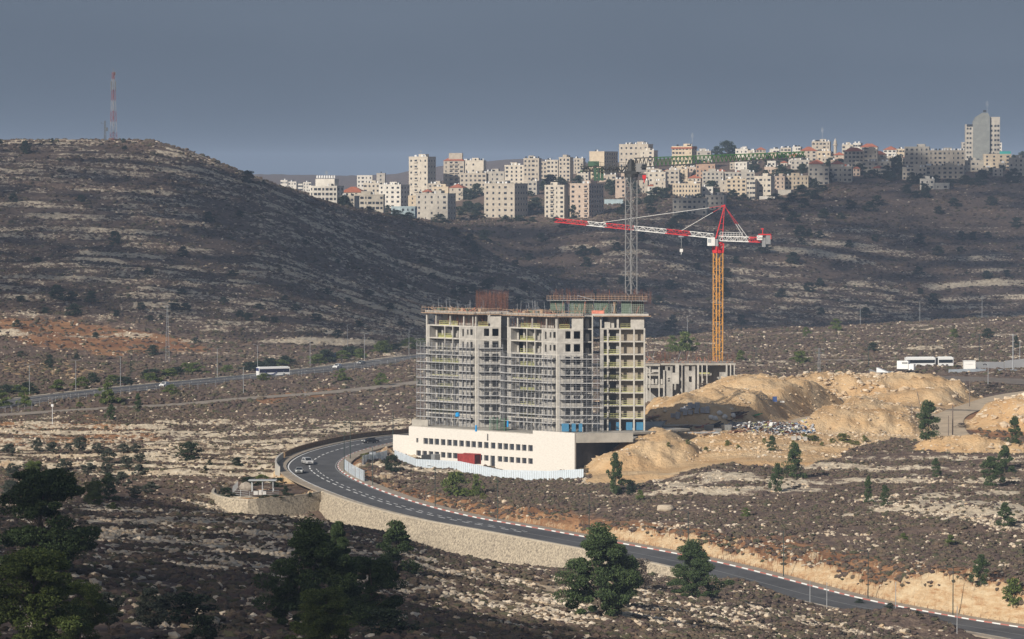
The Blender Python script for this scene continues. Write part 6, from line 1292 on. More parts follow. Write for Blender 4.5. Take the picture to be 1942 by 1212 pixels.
# kiosk and white wall on the right
pz = gp_(1840, 1345); e = empty('white_kiosk', (pz[0], pz[1], pz[2] - .3), 0, 'tall plain white block-shaped kiosk beside the white wall at the right', 'kiosk'); MB().box((-1.95, 0, 0), (1.95, 3, 3.9)).build('body', M_white, e); MB().box((-2.05, -.1, 3.9), (2.05, 3.1, 4.1)).build('roof', M_white, e); MB().box((-1.3, -.03, 2.9), (1.2, -.001, 2.98)).build('sign_line', M_gal, e)
def lowwall(pts, h, m_, label, name='boundary_wall', cat='wall'):
    o = pts[0]; mb = MB()
    for p, q in zip(pts[:-1], pts[1:]):
        fr = Fr(p, q, (0, 0, 0)); fr.z = 0; a = MB(); z0_ = p[2]; z1_ = q[2]
        V = [(p[0], p[1], z0_ - 1), (q[0], q[1], z1_ - 1), (q[0], q[1] + .3, z1_ - 1), (p[0], p[1] + .3, z0_ - 1), (p[0], p[1], z0_ + h), (q[0], q[1], z1_ + h), (q[0], q[1] + .3, z1_ + h), (p[0], p[1] + .3, z0_ + h)]
        mb.add([(x - o[0], y_ - o[1], z_ - o[2]) for x, y_, z_ in V], [(4, 5, 6, 7), (0, 1, 5, 4), (1, 2, 6, 5), (2, 3, 7, 6), (3, 0, 4, 7)])
    tag(mb.build(name, m_, loc=o), label, cat)
lowwall([gp_(1852, 1352), gp_(1905, 1362)], 2.8, M_white, 'white wall with dark marks right of the kiosk'); lowwall([gp_(1906, 1364), gp_(1960, 1374)], 3.2, M_white, 'taller white wall segment at the right edge')
lowwall([gp_(1800, 1322), gp_(1850, 1328), gp_(1930, 1340)], 1.0, M_sheet, 'low pale fence along the yard in front of the white wall', 'yard_fence', 'fence')
mb = MB(); pz = gp_(1867, 1350.5)
for k, (x, z_) in enumerate(((0, 1.6), (.45, 1.75), (.9, 1.55))): mb.box((x, 0, z_), (x + .35, .02, z_ + .4))
tag(mb.build('wall_marking', M_tyre, loc=(pz[0], 1350.6 + 2.2, pz[2])), 'small black marks painted on the white wall at the right', 'graffiti')
# yard surface
def patch(pts, m_, name, dz=.12):
    mb = MB(); P_ = [gp_(*q) for q in pts]; c = np.mean(np.array(P_), axis=0); n = len(P_)
    return P_
# ------------------------------------------------------------------ street lamps and poles
M_pole = mat('dark_green_pole', (0.03, 0.05, 0.045), 0.5); M_polew = mat('wooden_pole', (0.16, 0.13, 0.11), 0.9, .2, 1)
def lamp_meshes(h, arms, m_, al=1.1, r_=.085):
    k = ('lamp', h, arms, m_.name)
    if k not in PROTO:
        p_ = MB(); p_.bar((0, 0, -.5), (0, 0, h), r_ * 1.3, 0, 8, r_ * .8); a = MB(); l = MB()
        for sx in ((1, -1) if arms == 2 else (1,)):
            a.bar((0, 0, h - .1), (sx * al, 0, h + .25), .05); l.box((sx * al - .05 * sx, -.13, h + .18), (sx * (al + .6), .13, h + .3))
        PROTO[k] = (p_.mesh('pole', m_), a.mesh('arm', m_), l.mesh('lamp_head', M_gal if m_ is not M_pole else M_pole))
    return PROTO[k]
def lamp(loc, h, arms, m_, rz, label, group=None):
    e = empty('street_lamp', loc, rz, label, 'street lamp', group); a, b, c = lamp_meshes(h, arms, m_)
    for nm, me_ in (('pole', a), ('arm', b), ('lamp_head', c)): inst(nm, me_, (0, 0, 0), 0, e)
for px, off, lb in [(652, 7.0, 'inside the bend, left of two close ones'), (664, 8.2, 'inside the bend, standing beyond the first one'), (708, 7.6, 'right of the bend beside the orange bank'), (825, 7.6, 'second from the bend along the straight'), (943, 7.6, 'third from the bend along the straight'), (1119, 7.6, 'half hidden by the large pine by the road'),
                (1301, 7.6, 'left of the conical pine by the road'), (1485, 7.6, 'on the straight right of the conical pine'), (1650, 7.6, 'second from the right edge along the straight'), (1807, 7.6, 'nearest the right edge')]:
    best = None
    for k in range(len(MR)):
        x = MR[k, 0] + N_[k, 0] * off; yy = MR[k, 1] + N_[k, 1] * off
        if yy > (1150 if px == 664 else 985): continue
        if px == 664 and yy < 985: continue
        d = abs(x / yy * F + 971 - px)
        if best is None or d < best[0]: best = (d, x, yy, MR[k, 2])
    lamp((best[1], best[2], best[3] + .1), 9.0, 1, M_pole, math.pi, 'dark street lamp ' + lb)
# highway lamps by picture column, base on the far verge
for i, px in enumerate([52, 142, 228, 410, 495, 589, 687, 779]):
    Nh = normals(HW); best = min(range(len(HW)), key=lambda k: abs((HW[k, 0] - Nh[k, 0] * 10.5) / (HW[k, 1] - Nh[k, 1] * 10.5) * F + 971 - px)); x = HW[best, 0] - Nh[best, 0] * 10.5; yy = HW[best, 1] - Nh[best, 1] * 10.5
    names = ['nearest the left edge', 'second from the left edge', 'third from the left edge', 'between the lattice pole and the bus', 'at the rear of the bus', 'right of the bus', 'left of the scaffolded tower, second', 'just left of the scaffolded tower']
    lamp((x, yy, HW[best, 2]), 10.5, 2, M_gal, R(20), 'tall double-armed highway lamp ' + names[i])
for px, Y, h, lb in [(659, 1640, 10, 'single grey lamp post behind the hedge between two highway lamps'), (1304, 1900, 12, 'faint lamp post behind the low building'), (1632, 1930, 11, 'lamp post on the far rim of the plain, leftmost of three'), (1745, 1930, 11, 'lamp post on the far rim of the plain, middle of three'), (1863, 1930, 11, 'lamp post on the far rim of the plain, rightmost of three')]:
    lamp(gp_(px, Y), h, 1, M_gal, 0, lb)
def pole(px, Y, h, m_, lb, r_=.12, cross=False, lean=0, name='utility_pole', cat='pole'):
    p = gp_(px, Y); e = empty(name, p, 0, lb, cat); MB().bar((0, 0, -.5), (lean, 0, h), r_, 0, 8, r_ * .7).build('shaft', m_, e)
    if cross: mb = MB(); mb.box((lean - .9, -.06, h - .5), (lean + .9, .06, h - .36)); mb.build('crossarm', m_, e); mb = MB(); [mb.bar((lean + q, 0, h - .36), (lean + q, 0, h - .15), .05) for q in (-.8, 0, .8)]; mb.build('insulators', M_gal, e)
    return e
pole(745, 1046, 9.5, M_pole, 'dark post beside the left end of the podium building'); pole(1800, 1052, 5.5, M_polew, 'short thin post left of the thick post in the dirt road'); pole(1808, 1054, 8.2, M_polew, 'thick wooden post standing in the dirt road', .2)
pole(1730, 1080, 5.0, M_polew, 'thin wooden post on the spoil field'); pole(1755, 1095, 8.0, M_polew, 'leaning wooden post on the spoil field', .12, False, -2.2); pole(1840, 1150, 8, M_polew, 'wooden pole on the verge right of the spoil heaps', .14); pole(1875, 1250, 8, M_gal, 'thin pole in front of the white wall')
pole(1922, 1345, 12.5, M_gal, 'tall pale pole in front of the taller white wall', .2, True); pole(1858, 1400, 11, M_pole, 'dark pole behind the white kiosk', .13, True); pole(1935, 1420, 7, M_gal, 'short pole at the right edge behind the white wall'); pole(1648, 1430, 7.5, M_pole, 'dark pole on the plain left of the kiosk', .13, True); pole(1434, 1420, 6.5, M_pole, 'dark pole on the plain right of the low building', .12, True)
pole(461, 1368, 9, M_gal, 'thin pole on the field below the bus', .1); pole(578, 1340, 3, M_gal, 'short post in the field below the highway', .08)
for px, Y, h, lb in [(1538, 760, 4.2, 'leftmost thin galvanised post on the near verge of the road'), (1570, 757, 5.2, 'galvanised post at the end of the stone retaining wall'), (1701, 738, 5, 'galvanised post on the near verge, third from the left'), (1818, 722, 5, 'galvanised post on the near verge near the right edge')]: pole(px, Y, h, M_gal, lb, .09)
# camera post on the left field
e = pole(98, 1185, 6.2, M_wht, 'white camera post with a bulb head on the left field', .1, name='camera_post'); MB().box((-.35, -.3, 6.1), (.35, .3, 6.8)).build('camera_head', M_wht, e); MB().box((-.4, -.4, -.1), (.4, .4, .8)).build('cabinet', M_wht, e)
def lattice(mb, p, q, w0, w1, n, r_=.07, up=Vector((0, 0, 1)), tri=False, m0=0, mfun=None, diag=True, rot=0.0, rc=None):
    """square (or triangular) truss from p to q"""
    p = Vector(p); q = Vector(q); d = (q - p); L_ = d.length; d.normalize()
    ref = Vector((0, 0, 1)) if abs(d.z) < .9 else Vector((math.cos(rot), math.sin(rot), 0)); a = d.cross(ref).normalized(); b = a.cross(d).normalized(); rc = rc or r_
    def corners(t):
        w_ = w0 + (w1 - w0) * t; c = p + d * L_ * t
        if tri: return [c - a * w_ / 2, c + a * w_ / 2, c + b * w_ * .95]
        return [c + a * w_ / 2 * x + b * w_ / 2 * z_ for x, z_ in ((-1, -1), (1, -1), (1, 1), (-1, 1))]
    k = 3 if tri else 4
    for i in range(n):
        m = mfun(i / n) if mfun else m0; c0 = corners(i / n); c1 = corners((i + 1) / n)
        for j in range(k):
            mb.bar(c0[j], c1[j], rc, m)
            if diag: (mb.bar(c0[j], c1[(j + 1) % k], r_ * .7, m) if (i + j) % 2 else mb.bar(c0[(j + 1) % k], c1[j], r_ * .7, m))
            mb.bar(c0[j], c0[(j + 1) % k], r_ * .7, m)
# lattice poles
def lattice_pole(px, Y, h, lb, w0=1.2, arms=True, m_=None):
    p = gp_(px, Y); e = empty('lattice_pylon', p, R(15), lb, 'pylon'); mb = MB(); lattice(mb, (0, 0, -.5), (0, 0, h), w0, .35, int(h / 1.4), .035); mb.build('mast', m_ or M_gal, e)
    if arms: mb = MB(); [mb.bar((-1.5, 0, h - q), (1.5, 0, h - q), .07) for q in (.3, 1.6)]; mb.build('crossarms', M_gal, e)
lattice_pole(317, 1560, 22, 'tall grey lattice pylon behind the highway, above the white car', 1.6); lattice_pole(1554, 1280, 10.5, 'grey lattice pole behind the spoil heaps', 1.0)
# communication mast and power pole on the left hill
p = hit(216, 271, 1900, 2500); p = Vector((gp_(216, 2330))); e = empty('communication_mast', (p.x, 2330, gz(p.x, 2330)), R(20), 'red and white lattice communication mast on the left hilltop', 'communication mast')
M_rw = [mat('mast_red', (0.26, 0.08, 0.07), .6), mat('mast_white', (0.33, 0.33, 0.34), .6)]; mb = MB(); lattice(mb, (0, 0, -1), (0, 0, 40), 3.0, 1.0, 20, .09, rot=.4, mfun=lambda t: 0 if int(t * 7) % 2 == 0 else 1, rc=.13); mb.build('mast', M_rw, e)
mb = MB(); [mb.box((sx * 1.3 - .25, -.3, z_), (sx * 1.3 + .25, .3, z_ + 2.6)) for sx in (-1, 1) for z_ in (29, 32)]; mb.bar((0, 0, 40), (0, 0, 42), .15); mb.box((-.2, -.2, 38), (1.4, .2, 40)); mb.build('antennas', mat('antenna_grey', (.2, .2, .2), .6), e)
MB().box((-3, -2, -1), (-.2, 2, .3)).build('fence_base', M_gal, e)
pz = gp_(200, 2325); e = empty('power_pole', pz, 0, 'dark power pole with a side bracket, left of the communication mast', 'power pole'); mb = MB(); lattice(mb, (0, 0, -1), (0, 0, 11.5), 1.0, .6, 8, .13, rc=.18); mb.build('mast', mat('dark_steel', (.1, .11, .12), .7), e); mb = MB(); mb.bar((-2.6, 0, 10), (0, 0, 10), .12); mb.bar((-2.2, 0, 10), (-2.2, 0, 10.8), .15); mb.build('crossarm', MATS['dark_steel'], e); MB().box((.4, -.5, 5.5), (1.6, .5, 7.6)).build('transformer', MATS['dark_steel'], e)
# highway guard rail and fence
def guardrail(L, off, y0, y1, label, h=.75):
    Nn = normals(L); ks = [k for k in range(len(L)) if y0 < L[k, 1] < y1]; o = L[ks[0]]; e = empty('guard_rail', tuple(o), 0, label, 'guard rail'); mb = MB(); pb = MB()
    for a, b in zip(ks[:-1], ks[1:]):
        A_ = [L[k, 0] + Nn[k, 0] * off - o[0] for k in (a, b)]; B_ = [L[k, 1] + Nn[k, 1] * off - o[1] for k in (a, b)]; Z_ = [L[k, 2] - o[2] for k in (a, b)]
        mb.add([(A_[0], B_[0], Z_[0] + h - .3), (A_[1], B_[1], Z_[1] + h - .3), (A_[1], B_[1], Z_[1] + h), (A_[0], B_[0], Z_[0] + h), (A_[0], B_[0] + .1, Z_[0] + h - .3), (A_[1], B_[1] + .1, Z_[1] + h - .3), (A_[1], B_[1] + .1, Z_[1] + h), (A_[0], B_[0] + .1, Z_[0] + h)], [(0, 1, 2, 3), (7, 6, 5, 4), (3, 2, 6, 7), (0, 4, 5, 1)])
        inst('post', postm(h - .1, .09, M_gal), (A_[0], B_[0] + .15, Z_[0]), 0, e)
    mb.build('rail', M_gal, e)
guardrail(HW, 9.6, 1240, 1640, 'galvanised guard rail on the near side of the highway'); guardrail(HW, 0.0, 1240, 1640, 'galvanised guard rail in the middle of the highway')
Nh = normals(HW); ks = list(range(0, len(HW), 1)); pts = [(HW[k, 0] + Nh[k, 0] * 17, HW[k, 1] + Nh[k, 1] * 17, gz(HW[k, 0] + Nh[k, 0] * 17, HW[k, 1] + Nh[k, 1] * 17)) for k in ks if 1225 < HW[k, 1] < 1600]
rail_fence(pts, 'wire mesh fence with thin posts between highway and gravel road', 2.2, name='wire_fence', cat='fence', m=M_gal)
# blue road sign on the highway
pz = gp_(625, 1575); e = empty('road_sign', pz, 0, 'blue direction sign by the highway seen edge-on from afar', 'road sign'); mb = MB(); mb.bar((-1.4, 0, 0), (-1.4, 0, 3.4), .08); mb.bar((1.4, 0, 0), (1.4, 0, 3.4), .08); mb.build('posts', M_gal, e); MB().box((-2.4, -.06, 1.6), (2.4, .06, 3.3)).build('panel', mat('sign_blue', (0.05, 0.10, 0.2), .6), e)
# ------------------------------------------------------------------ tower cranes
M_or = mat('crane_orange', (0.66, 0.33, 0.07), .55); M_cr = mat('crane_red', (0.58, 0.035, 0.04), .5); M_cwt = mat('crane_white', (0.70, 0.70, 0.68), .5); M_cg = mat('crane_grey', (0.22, 0.22, 0.22), .6); M_cgr = mat('crane_green', (0.03, 0.09, 0.03), .6)
M_cdk = mat('crane_dark', (0.035, 0.038, 0.04), .6); M_ball = mat('ballast_concrete', (0.25, 0.26, 0.27), .9, .15, 1)
Yc = 1150; bz = CZ - 66.0; cx = W(1361.5, 600, Yc).x; org = (cx, Yc, bz)
zc = lambda py, Y=Yc: W(1361, py, Y).z - bz
e = empty('tower_crane', org, 0, 'tower crane with orange mast and red and white jib', 'tower crane')
mb = MB(); lattice(mb, (0, 0, -1), (0, 0, zc(480)), 2.05, 2.05, 18, .10, rot=R(25), rc=.15); mb.build('mast', M_or, e)
mb = MB(); lattice(mb, (0, 0, zc(479)), (0, 0, zc(462)), 2.1, 2.3, 2, .2, rot=R(25), rc=.28); mb.bar((0, 0, zc(480)), (0, 0, zc(474)), 1.35, 0, 10); mb.bar((0, 0, zc(463)), (0, 0, zc(459)), 1.4, 0, 12); mb.build('slewing_unit', M_cr, e)
jd = Vector((-1, .52, 0)).normalized(); root = Vector((0, 0, zc(452))); tip = Vector((-43.5, 24, 0)); tip.z = W(1053, 421, Yc + 24).z - bz; tip.x = W(1053, 421, Yc + 24).x - cx
seg_cols = [0, 1, 0, 1, 0, 1]; bounds = [0, .14, .28, .49, .65, .79, 1.01]   # from the root outwards
def jc(t):
    for i in range(6):
        if t < bounds[i + 1]: return [1, 0, 1, 0, 1, 0][i]
mb = MB(); r0_ = root + (tip - root) * .03; lattice(mb, r0_ + Vector((0, 0, -.1)), tip, 1.35, 1.15, 34, .075, tri=True, mfun=jc, rc=.11); mb.build('jib', [M_cr, M_cwt], e)
apex = Vector((W(1374, 390, Yc).x - cx, 0, zc(390))); mb = MB()
for s_ in (-.8, .8): mb.bar((-.9, s_, zc(458)), apex, .16); mb.bar((1.2, s_, zc(458)), apex, .10)
for k in range(1, 6): t = k / 6; a = Vector((-.9, -.8, zc(458))).lerp(apex, t); b = Vector((-.9, .8, zc(458))).lerp(apex, t); c = Vector((1.2, -.8, zc(458))).lerp(apex, t); mb.bar(a, b, .07); mb.bar(a, c, .06)
mb.bar(apex + Vector((-.9, 0, -.2)), apex + Vector((.2, 0, .1)), .3); mb.build('tower_head', M_cr, e)
mb = MB()
def tie(p, q, f_, r_=.06): m_ = p.lerp(q, f_); mb.bar(p, m_, r_, 0); mb.bar(m_, q, r_ * 1.2, 1)
tie(apex, root.lerp(tip, .72) + Vector((0, 0, 1.1)), .12); tie(apex, root.lerp(tip, .22) + Vector((0, 0, 1.2)), .27)
cj = Vector((14.2, -5.4, 0)); ce = Vector((W(1443, 455, Yc - 5).x - cx, -5, W(1443, 455, Yc - 5).z - bz)); c0 = Vector((.5, 0, zc(452)))
for s_ in (-.6, .6): tie(apex + Vector((0, s_ * .2, 0)), c0.lerp(ce, .62 + s_ * .08) + Vector((0, s_, .8)), .6)
mb.build('tie_bars', [M_cr, M_cwt], e)
mb = MB(); lattice(mb, c0, ce, 1.35, 1.35, 11, .09, mfun=lambda t: 1 if t < .66 else 0, rc=.13); mb.build('counter_jib', [M_cr, M_cwt], e)
mb = MB(); u = (ce - c0).normalized()
for k in range(9): a = c0 + u * (k * .85) + Vector((0, -.9, .7)); mb.bar(a, a + Vector((0, 0, 1.1)), .05)
for hh in (1.2, 1.8): mb.bar(c0 + Vector((0, -.9, hh)), c0 + u * 7 + Vector((0, -.9, hh)), .06)
mb.build('walkway_rail', M_cwt, e)
mb = MB(); q = ce + Vector((.3, 0, -.6)); mb.box((q.x - 0, q.y - .8, q.z - 1.4), (q.x + 1.0, q.y + .8, q.z + 1.2)); mb.box((q.x + 1.1, q.y - .8, q.z - .6), (q.x + 2.4, q.y + .8, q.z + 1.9)); mb.build('counterweight', M_ball, e)
mb = MB(); mb.box((q.x - 1.0, q.y - .9, q.z + 2.0), (q.x + 2.6, q.y + .9, q.z + 2.3)); mb.bar((q.x + .2, q.y, q.z + 2.2), (q.x + .2, q.y, q.z + 3.9), .15); mb.box((q.x - .3, q.y - .2, q.z + 3.6), (q.x + .5, q.y + .2, q.z + 3.9)); mb.box((q.x + 2.4, q.y - .9, q.z + .8), (q.x + 2.6, q.y + .9, q.z + 2.2)); mb.build('winch_frame', M_cr, e)
sg_ = MB().box((q.x - 1.5, q.y - 1.1, q.z + .6), (q.x + .1, q.y - 1.0, q.z + 1.9)).build('sign', M_cwt, e)
tcu = D.curves.new('lettering', 'FONT'); tcu.body = 'Gee'; tcu.size = .95; tcu.extrude = .01; to = D.objects.new('tmp', tcu); C.objects.link(to); dg = bpy.context.evaluated_depsgraph_get(); tm = D.meshes.new_from_object(to.evaluated_get(dg)); D.objects.remove(to)
lo = inst('lettering', tm, (q.x - 1.42, q.y - 1.12, q.z + .95), 0, sg_); lo.rotation_euler = (R(90), 0, 0); tm.materials.clear(); tm.materials.append(M_cdk)
mb = MB(); kx = W(1350, 458, Yc).x - cx; kz = zc(466); mb.prism([(kx - 1.35, -1.6), (kx - .9, -2.0), (kx + .8, -2.0), (kx + .8, -.4), (kx - .9, -.4), (kx - 1.35, -.8)], kz, kz + 2.4); cb = mb.build('cab', M_cwt, e); MB().box((kx - 1.2, -2.04, kz + .9), (kx - .3, -2.005, kz + 2.0)).build('window', mat('cab_window', (.35, .38, .4), .2), cb); MB().box((kx + .9, -1.8, kz - .1), (kx + 1.7, -.6, kz + 1.9)).build('control_box', M_gal, e)
tr = root.lerp(tip, .222); mb = MB(); mb.box((tr.x - .8, tr.y - .5, tr.z - .7), (tr.x + .8, tr.y + .5, tr.z - .3)); tro = mb.build('trolley', M_gal, e)
mb = MB(); hz_ = zc(476); mb.bar((tr.x, tr.y, tr.z - .5), (tr.x, tr.y, hz_ + .6), .03); mb.box((tr.x - .45, tr.y - .2, hz_ - .4), (tr.x + .45, tr.y + .2, hz_ + .5)); mb.bar((tr.x, tr.y, hz_ - .4), (tr.x, tr.y, hz_ - 1.1), .12); mb.build('hook_block', M_cwt, tro)
# grey and green crane behind the towers
Yg = 1030; gx = W(1197, 450, Yg).x; gzb = D0 - 2; e = empty('tower_crane', (gx, Yg, gzb), 0, 'tower crane with a grey mast and green lattice jib', 'tower crane'); zg = lambda py, px=1197, Y=Yg: W(px, py, Y).z - gzb
mb = MB(); lattice(mb, (0, 0, -2), (0, 0, zg(336)), 2.1, 2.1, 28, .10, rot=R(38), rc=.15); mb.build('mast', M_cg, e)
mb = MB(); mb.bar((0, 0, zg(336)), (0, 0, zg(330)), 1.75, 0, 12); mb.box((-1.8, -1.2, zg(330)), (1.8, 1.2, zg(324))); mb.bar((0, 0, zg(324)), (0, 0, zg(303)), 1.3, 0, 6, .8)
for i in range(10): a = rr.uniform(-2.2, 3); mb.bar((a, rr.uniform(-1, 1), zg(322)), (a + rr.uniform(-.8, .8), rr.uniform(-1, 1), zg(304)), .07)
mb.build('slewing_unit', M_cdk, e)
jt = Vector((W(1526, 298, 1000).x - gx, -30, W(1526, 298, 1000).z - gzb)); jr = Vector((.8, 0, zg(318)))
mb = MB(); d = jt - jr; n = 42
for i in range(n):
    t0, t1 = i / n, (i + 1) / n; h0, h1 = 2.4 - 1.1 * t0, 2.4 - 1.1 * t1; a = jr + d * t0; b = jr + d * t1; tp0 = a + Vector((0, 0, h0)); tp1 = b + Vector((0, 0, h1))
    m_ = 0 if t0 > .1 else 1
    for s_ in (-.7, .7): mb.bar(a + Vector((0, s_, 0)), b + Vector((0, s_, 0)), .21, 1); mb.bar(a + Vector((0, s_, 0)), (tp0 + tp1) / 2, .11, m_); mb.bar((tp0 + tp1) / 2, b + Vector((0, s_, 0)), .11, m_)
    mb.bar(tp0, tp1, .19, m_); mb.bar(a + Vector((0, -.7, 0)), a + Vector((0, .7, 0)), .05, m_)
mb.build('jib', [M_cgr, M_cdk], e)
cjr = Vector((-1, 0, zg(322))); cjt = Vector((W(1103, 318, Yg + 8).x - gx, 8, W(1103, 320, Yg + 8).z - gzb)); mb = MB(); lattice(mb, cjr, cjt, 1.5, 1.2, 12, .15, rc=.2)
for hh in (1.2, 1.9): mb.bar(cjr + Vector((0, -.8, hh)), cjt + Vector((0, -.8, hh * .8)), .05)
for k in range(12): a = cjr.lerp(cjt, k / 12) + Vector((0, -.8, .4)); mb.bar(a, a + Vector((0, 0, 1.5)), .04)
mb.build('counter_jib', M_cdk, e)
q = cjr.lerp(cjt, .62); mb = MB(); [mb.box((q.x - 1.3 + k * .9, q.y - .8, q.z - 3.0), (q.x - .6 + k * .9, q.y + .8, q.z + .3)) for k in range(3)]; mb.build('counterweight', mat('dark_green_ballast', (0.05, 0.10, 0.07), .8), e)
mb = MB(); q = cjr.lerp(cjt, .72); mb.box((q.x - 1.6, q.y - .7, q.z + .7), (q.x + 1.2, q.y + .7, q.z + 2.0)); q2 = cjt; mb.box((q2.x - .3, q2.y - .9, q2.z - .9), (q2.x + 1.5, q2.y + .9, q2.z - .4)); mb.build('winch', mat('dark_green_machinery', (0.06, 0.12, 0.08), .7), e)
mb = MB(); kx = W(1214, 316, Yg).x - gx; mb.prism([(kx - 1.1, -2.0), (kx + 1.5, -2.0), (kx + 1.5, -.6), (kx - 1.1, -.6)], zg(326), zg(310)); cb = mb.build('cab', M_cg, e); MB().box((kx + .3, -2.05, zg(322)), (kx + 1.4, -2.005, zg(312))).build('window', M_vg, cb)
tx = W(1222, 330, Yg - 4).x - gx; mb = MB(); mb.bar((tx, -3, zg(320)), (tx, -3, zg(398)), .03); mb.build('hoist_rope', M_cdk, e); mb = MB(); mb.box((tx - .45, -3.3, zg(339)), (tx + .45, -2.7, zg(332))); mb.bar((tx, -3, zg(339)), (tx, -3, zg(347)), .25, 0, 6, .1); mb.build('hook_block', M_cr, e)
# ------------------------------------------------------------------ low unfinished building on the right
Yb = 1135; xb = lambda px, Y=Yb: (px - 971) / F * Y; zb = lambda py: W(1300, py, Yb).z
o = (xb(1228), Yb, CZ - 70); e = empty('unfinished_building', o, 0, 'low unfinished concrete building between the right tower and the orange crane', 'building under construction')
def fb(mb, px0, px1, d0, d1, py0, py1, m=0): mb.box((xb(px0) - o[0], d0, zb(py1) - o[2]), (xb(px1) - o[0], d1, zb(py0) - o[2]), m)
mb = MB(); fb(mb, 1224, 1252, -.5, 12, 690, 694); fb(mb, 1253, 1396, 0, 14, 689, 692.5); mb.build('roof_slab', M_conc, e)
for q_ in ((1224, 1252, 0, 11, 709, 713), (1224, 1262, .1, 11, 730, 736), (1326, 1350, .3, 11, 708, 712)): mb = MB(); fb(mb, *q_); mb.build('floor_slab', M_conc, e)
for a, b in ((1224.5, 1228), (1232, 1234), (1249, 1251.5), (1258, 1261), (1293, 1294.5), (1322.5, 1326), (1331, 1333), (1340, 1342), (1377, 1380), (1385, 1387), (1392, 1394)): mb = MB(); fb(mb, a, b, -.1, .5, 690 if b < 1252 or b > 1290 else 702, 765); mb.build('column', M_cl, e)
for (a, b, t, bt, hs) in [(1262, 1276, 692.5, 770, [(1267, 1271.5, 696, 703), (1267, 1271.5, 717, 724)]), (1299, 1319, 692.5, 765, [(1307, 1312.5, 693.5, 703.5), (1307, 1312.5, 714, 725)]), (1365, 1381, 706, 765, [])]:
    mb = MB(); fr = Fr((xb(a), Yb + .6), (xb(b), Yb + .6), o); fr.z = -o[2]
    mid = zb(709); fr.wall(mb, 0, fr.L, 0, .3, zb(bt), mid, [(xb(h0) - xb(a), xb(h1) - xb(a), zb(h3), zb(h2)) for h0, h1, h2, h3 in hs if h2 > 709]); fr.wall(mb, 0, fr.L, 0, .3, mid, zb(t), [(xb(h0) - xb(a), xb(h1) - xb(a), zb(h3), zb(h2)) for h0, h1, h2, h3 in hs if h2 < 709]); mb.build('wall', M_cw, e)
mb = MB(); fb(mb, 1281, 1288, -.3, .4, 691, 728); fb(mb, 1275, 1281, -.3, .4, 707, 728); mb.build('wall_pier', M_cl, e)
mb = MB(); fb(mb, 1226, 1394, 6, 6.4, 695, 765); mb.build('inner_wall', M_cw, e)
mb = MB()
for a in (1229, 1236, 1243, 1253): fb(mb, a, a + 4, .3, .5, 719, 729)
fb(mb, 1229, 1250, .4, .5, 701, 706); mb.build('block_parapet', M_cl, e)
mb = MB(); r_ = random.Random(8)
for i in range(60): a = r_.uniform(1226, 1395); z0_ = r_.uniform(684, 690); mb.bar((xb(a) - o[0], r_.uniform(0, 5), zb(z0_) - o[2]), (xb(a + r_.uniform(-7, 7)) - o[0], r_.uniform(0, 5), zb(z0_ - r_.uniform(0, 9)) - o[2]), .06, r_.choice([0, 1, 2]))
for i in range(40): a = r_.uniform(1226, 1395); mb.bar((xb(a) - o[0], .2, zb(690) - o[2]), (xb(a) - o[0], .2, zb(684) - o[2]), .05, 0)
for q in (683.5, 687): mb.bar((xb(1224) - o[0], -.5, zb(q) - o[2]), (xb(1252) - o[0], -.5, zb(q) - o[2]), .06, 0)
for a, b in ((1284, 1292), (1303, 1308), (1232, 1228), (1236, 1242)): mb.bar((xb(a) - o[0], 2, zb(690) - o[2]), (xb(b) - o[0], 2, zb(668) - o[2]), .06, 1)
mb.build('formwork_and_props', [M_wood, M_steel, M_pink], e); mb = MB()
for i in range(160): a = r_.uniform(1230, 1395) if i % 3 else r_.uniform(1240, 1275); mb.bar((xb(a) - o[0], r_.uniform(1, 8), zb(690) - o[2]), (xb(a) - o[0], r_.uniform(1, 8), zb(r_.uniform(666, 676)) - o[2]), .025)
tag(mb.build('rebar', M_rust, e), kind='stuff')
mb = MB(); fb(mb, 1326, 1346, -.05, .05, 706.5, 709); mb.build('yellow_guard_board', M_rail, e)
# ------------------------------------------------------------------ building material lying on the site
r_ = random.Random(21)
M_pal = mat('pallet_wrap', (0.42, 0.43, 0.46), .6, .2, 2); M_bag = mat('white_bag', (0.68, 0.67, 0.64), .8, .1, 3)
def gl(px, py, ymin=1015, ymax=1250):
    p = hit(px, py, ymin, ymax); return p
def stack(px, py, w_, h_, m_, label, group=None, name='block_stack', cat='stack of blocks'):
    p = gl(px, py); e = empty(name, (p.x, p.y, p.z - .05), R(r_.uniform(-25, 25)), label, cat, group); n = max(1, int(h_ / .35)); mb = MB()
    for k in range(n): j = r_.uniform(-.04, .04); mb.box((-w_ / 2 + j, -.5, .15 + k * .35), (w_ / 2 + j, .5, .15 + k * .35 + .32))
    mb.build('blocks', m_, e); mb = MB(); [mb.box((x - .05, -.5, 0), (x + .05, .5, .14)) for x in (-w_ / 2 + .1, 0, w_ / 2 - .1)]; mb.build('pallet', M_wood, e)
for i, (px, py) in enumerate([(1295, 783), (1302, 781), (1309, 780), (1316, 781), (1323, 780), (1300, 789), (1310, 790), (1322, 788), (1286, 792), (1277, 795), (1333, 789), (1342, 789)]):
    stack(px, py + 3, 1.1, 1.3 + (i % 3) * .3, M_pal, 'grey block pallet in the tower shadow beside the spoil heap', 'grey block pallets in the tower shadow')
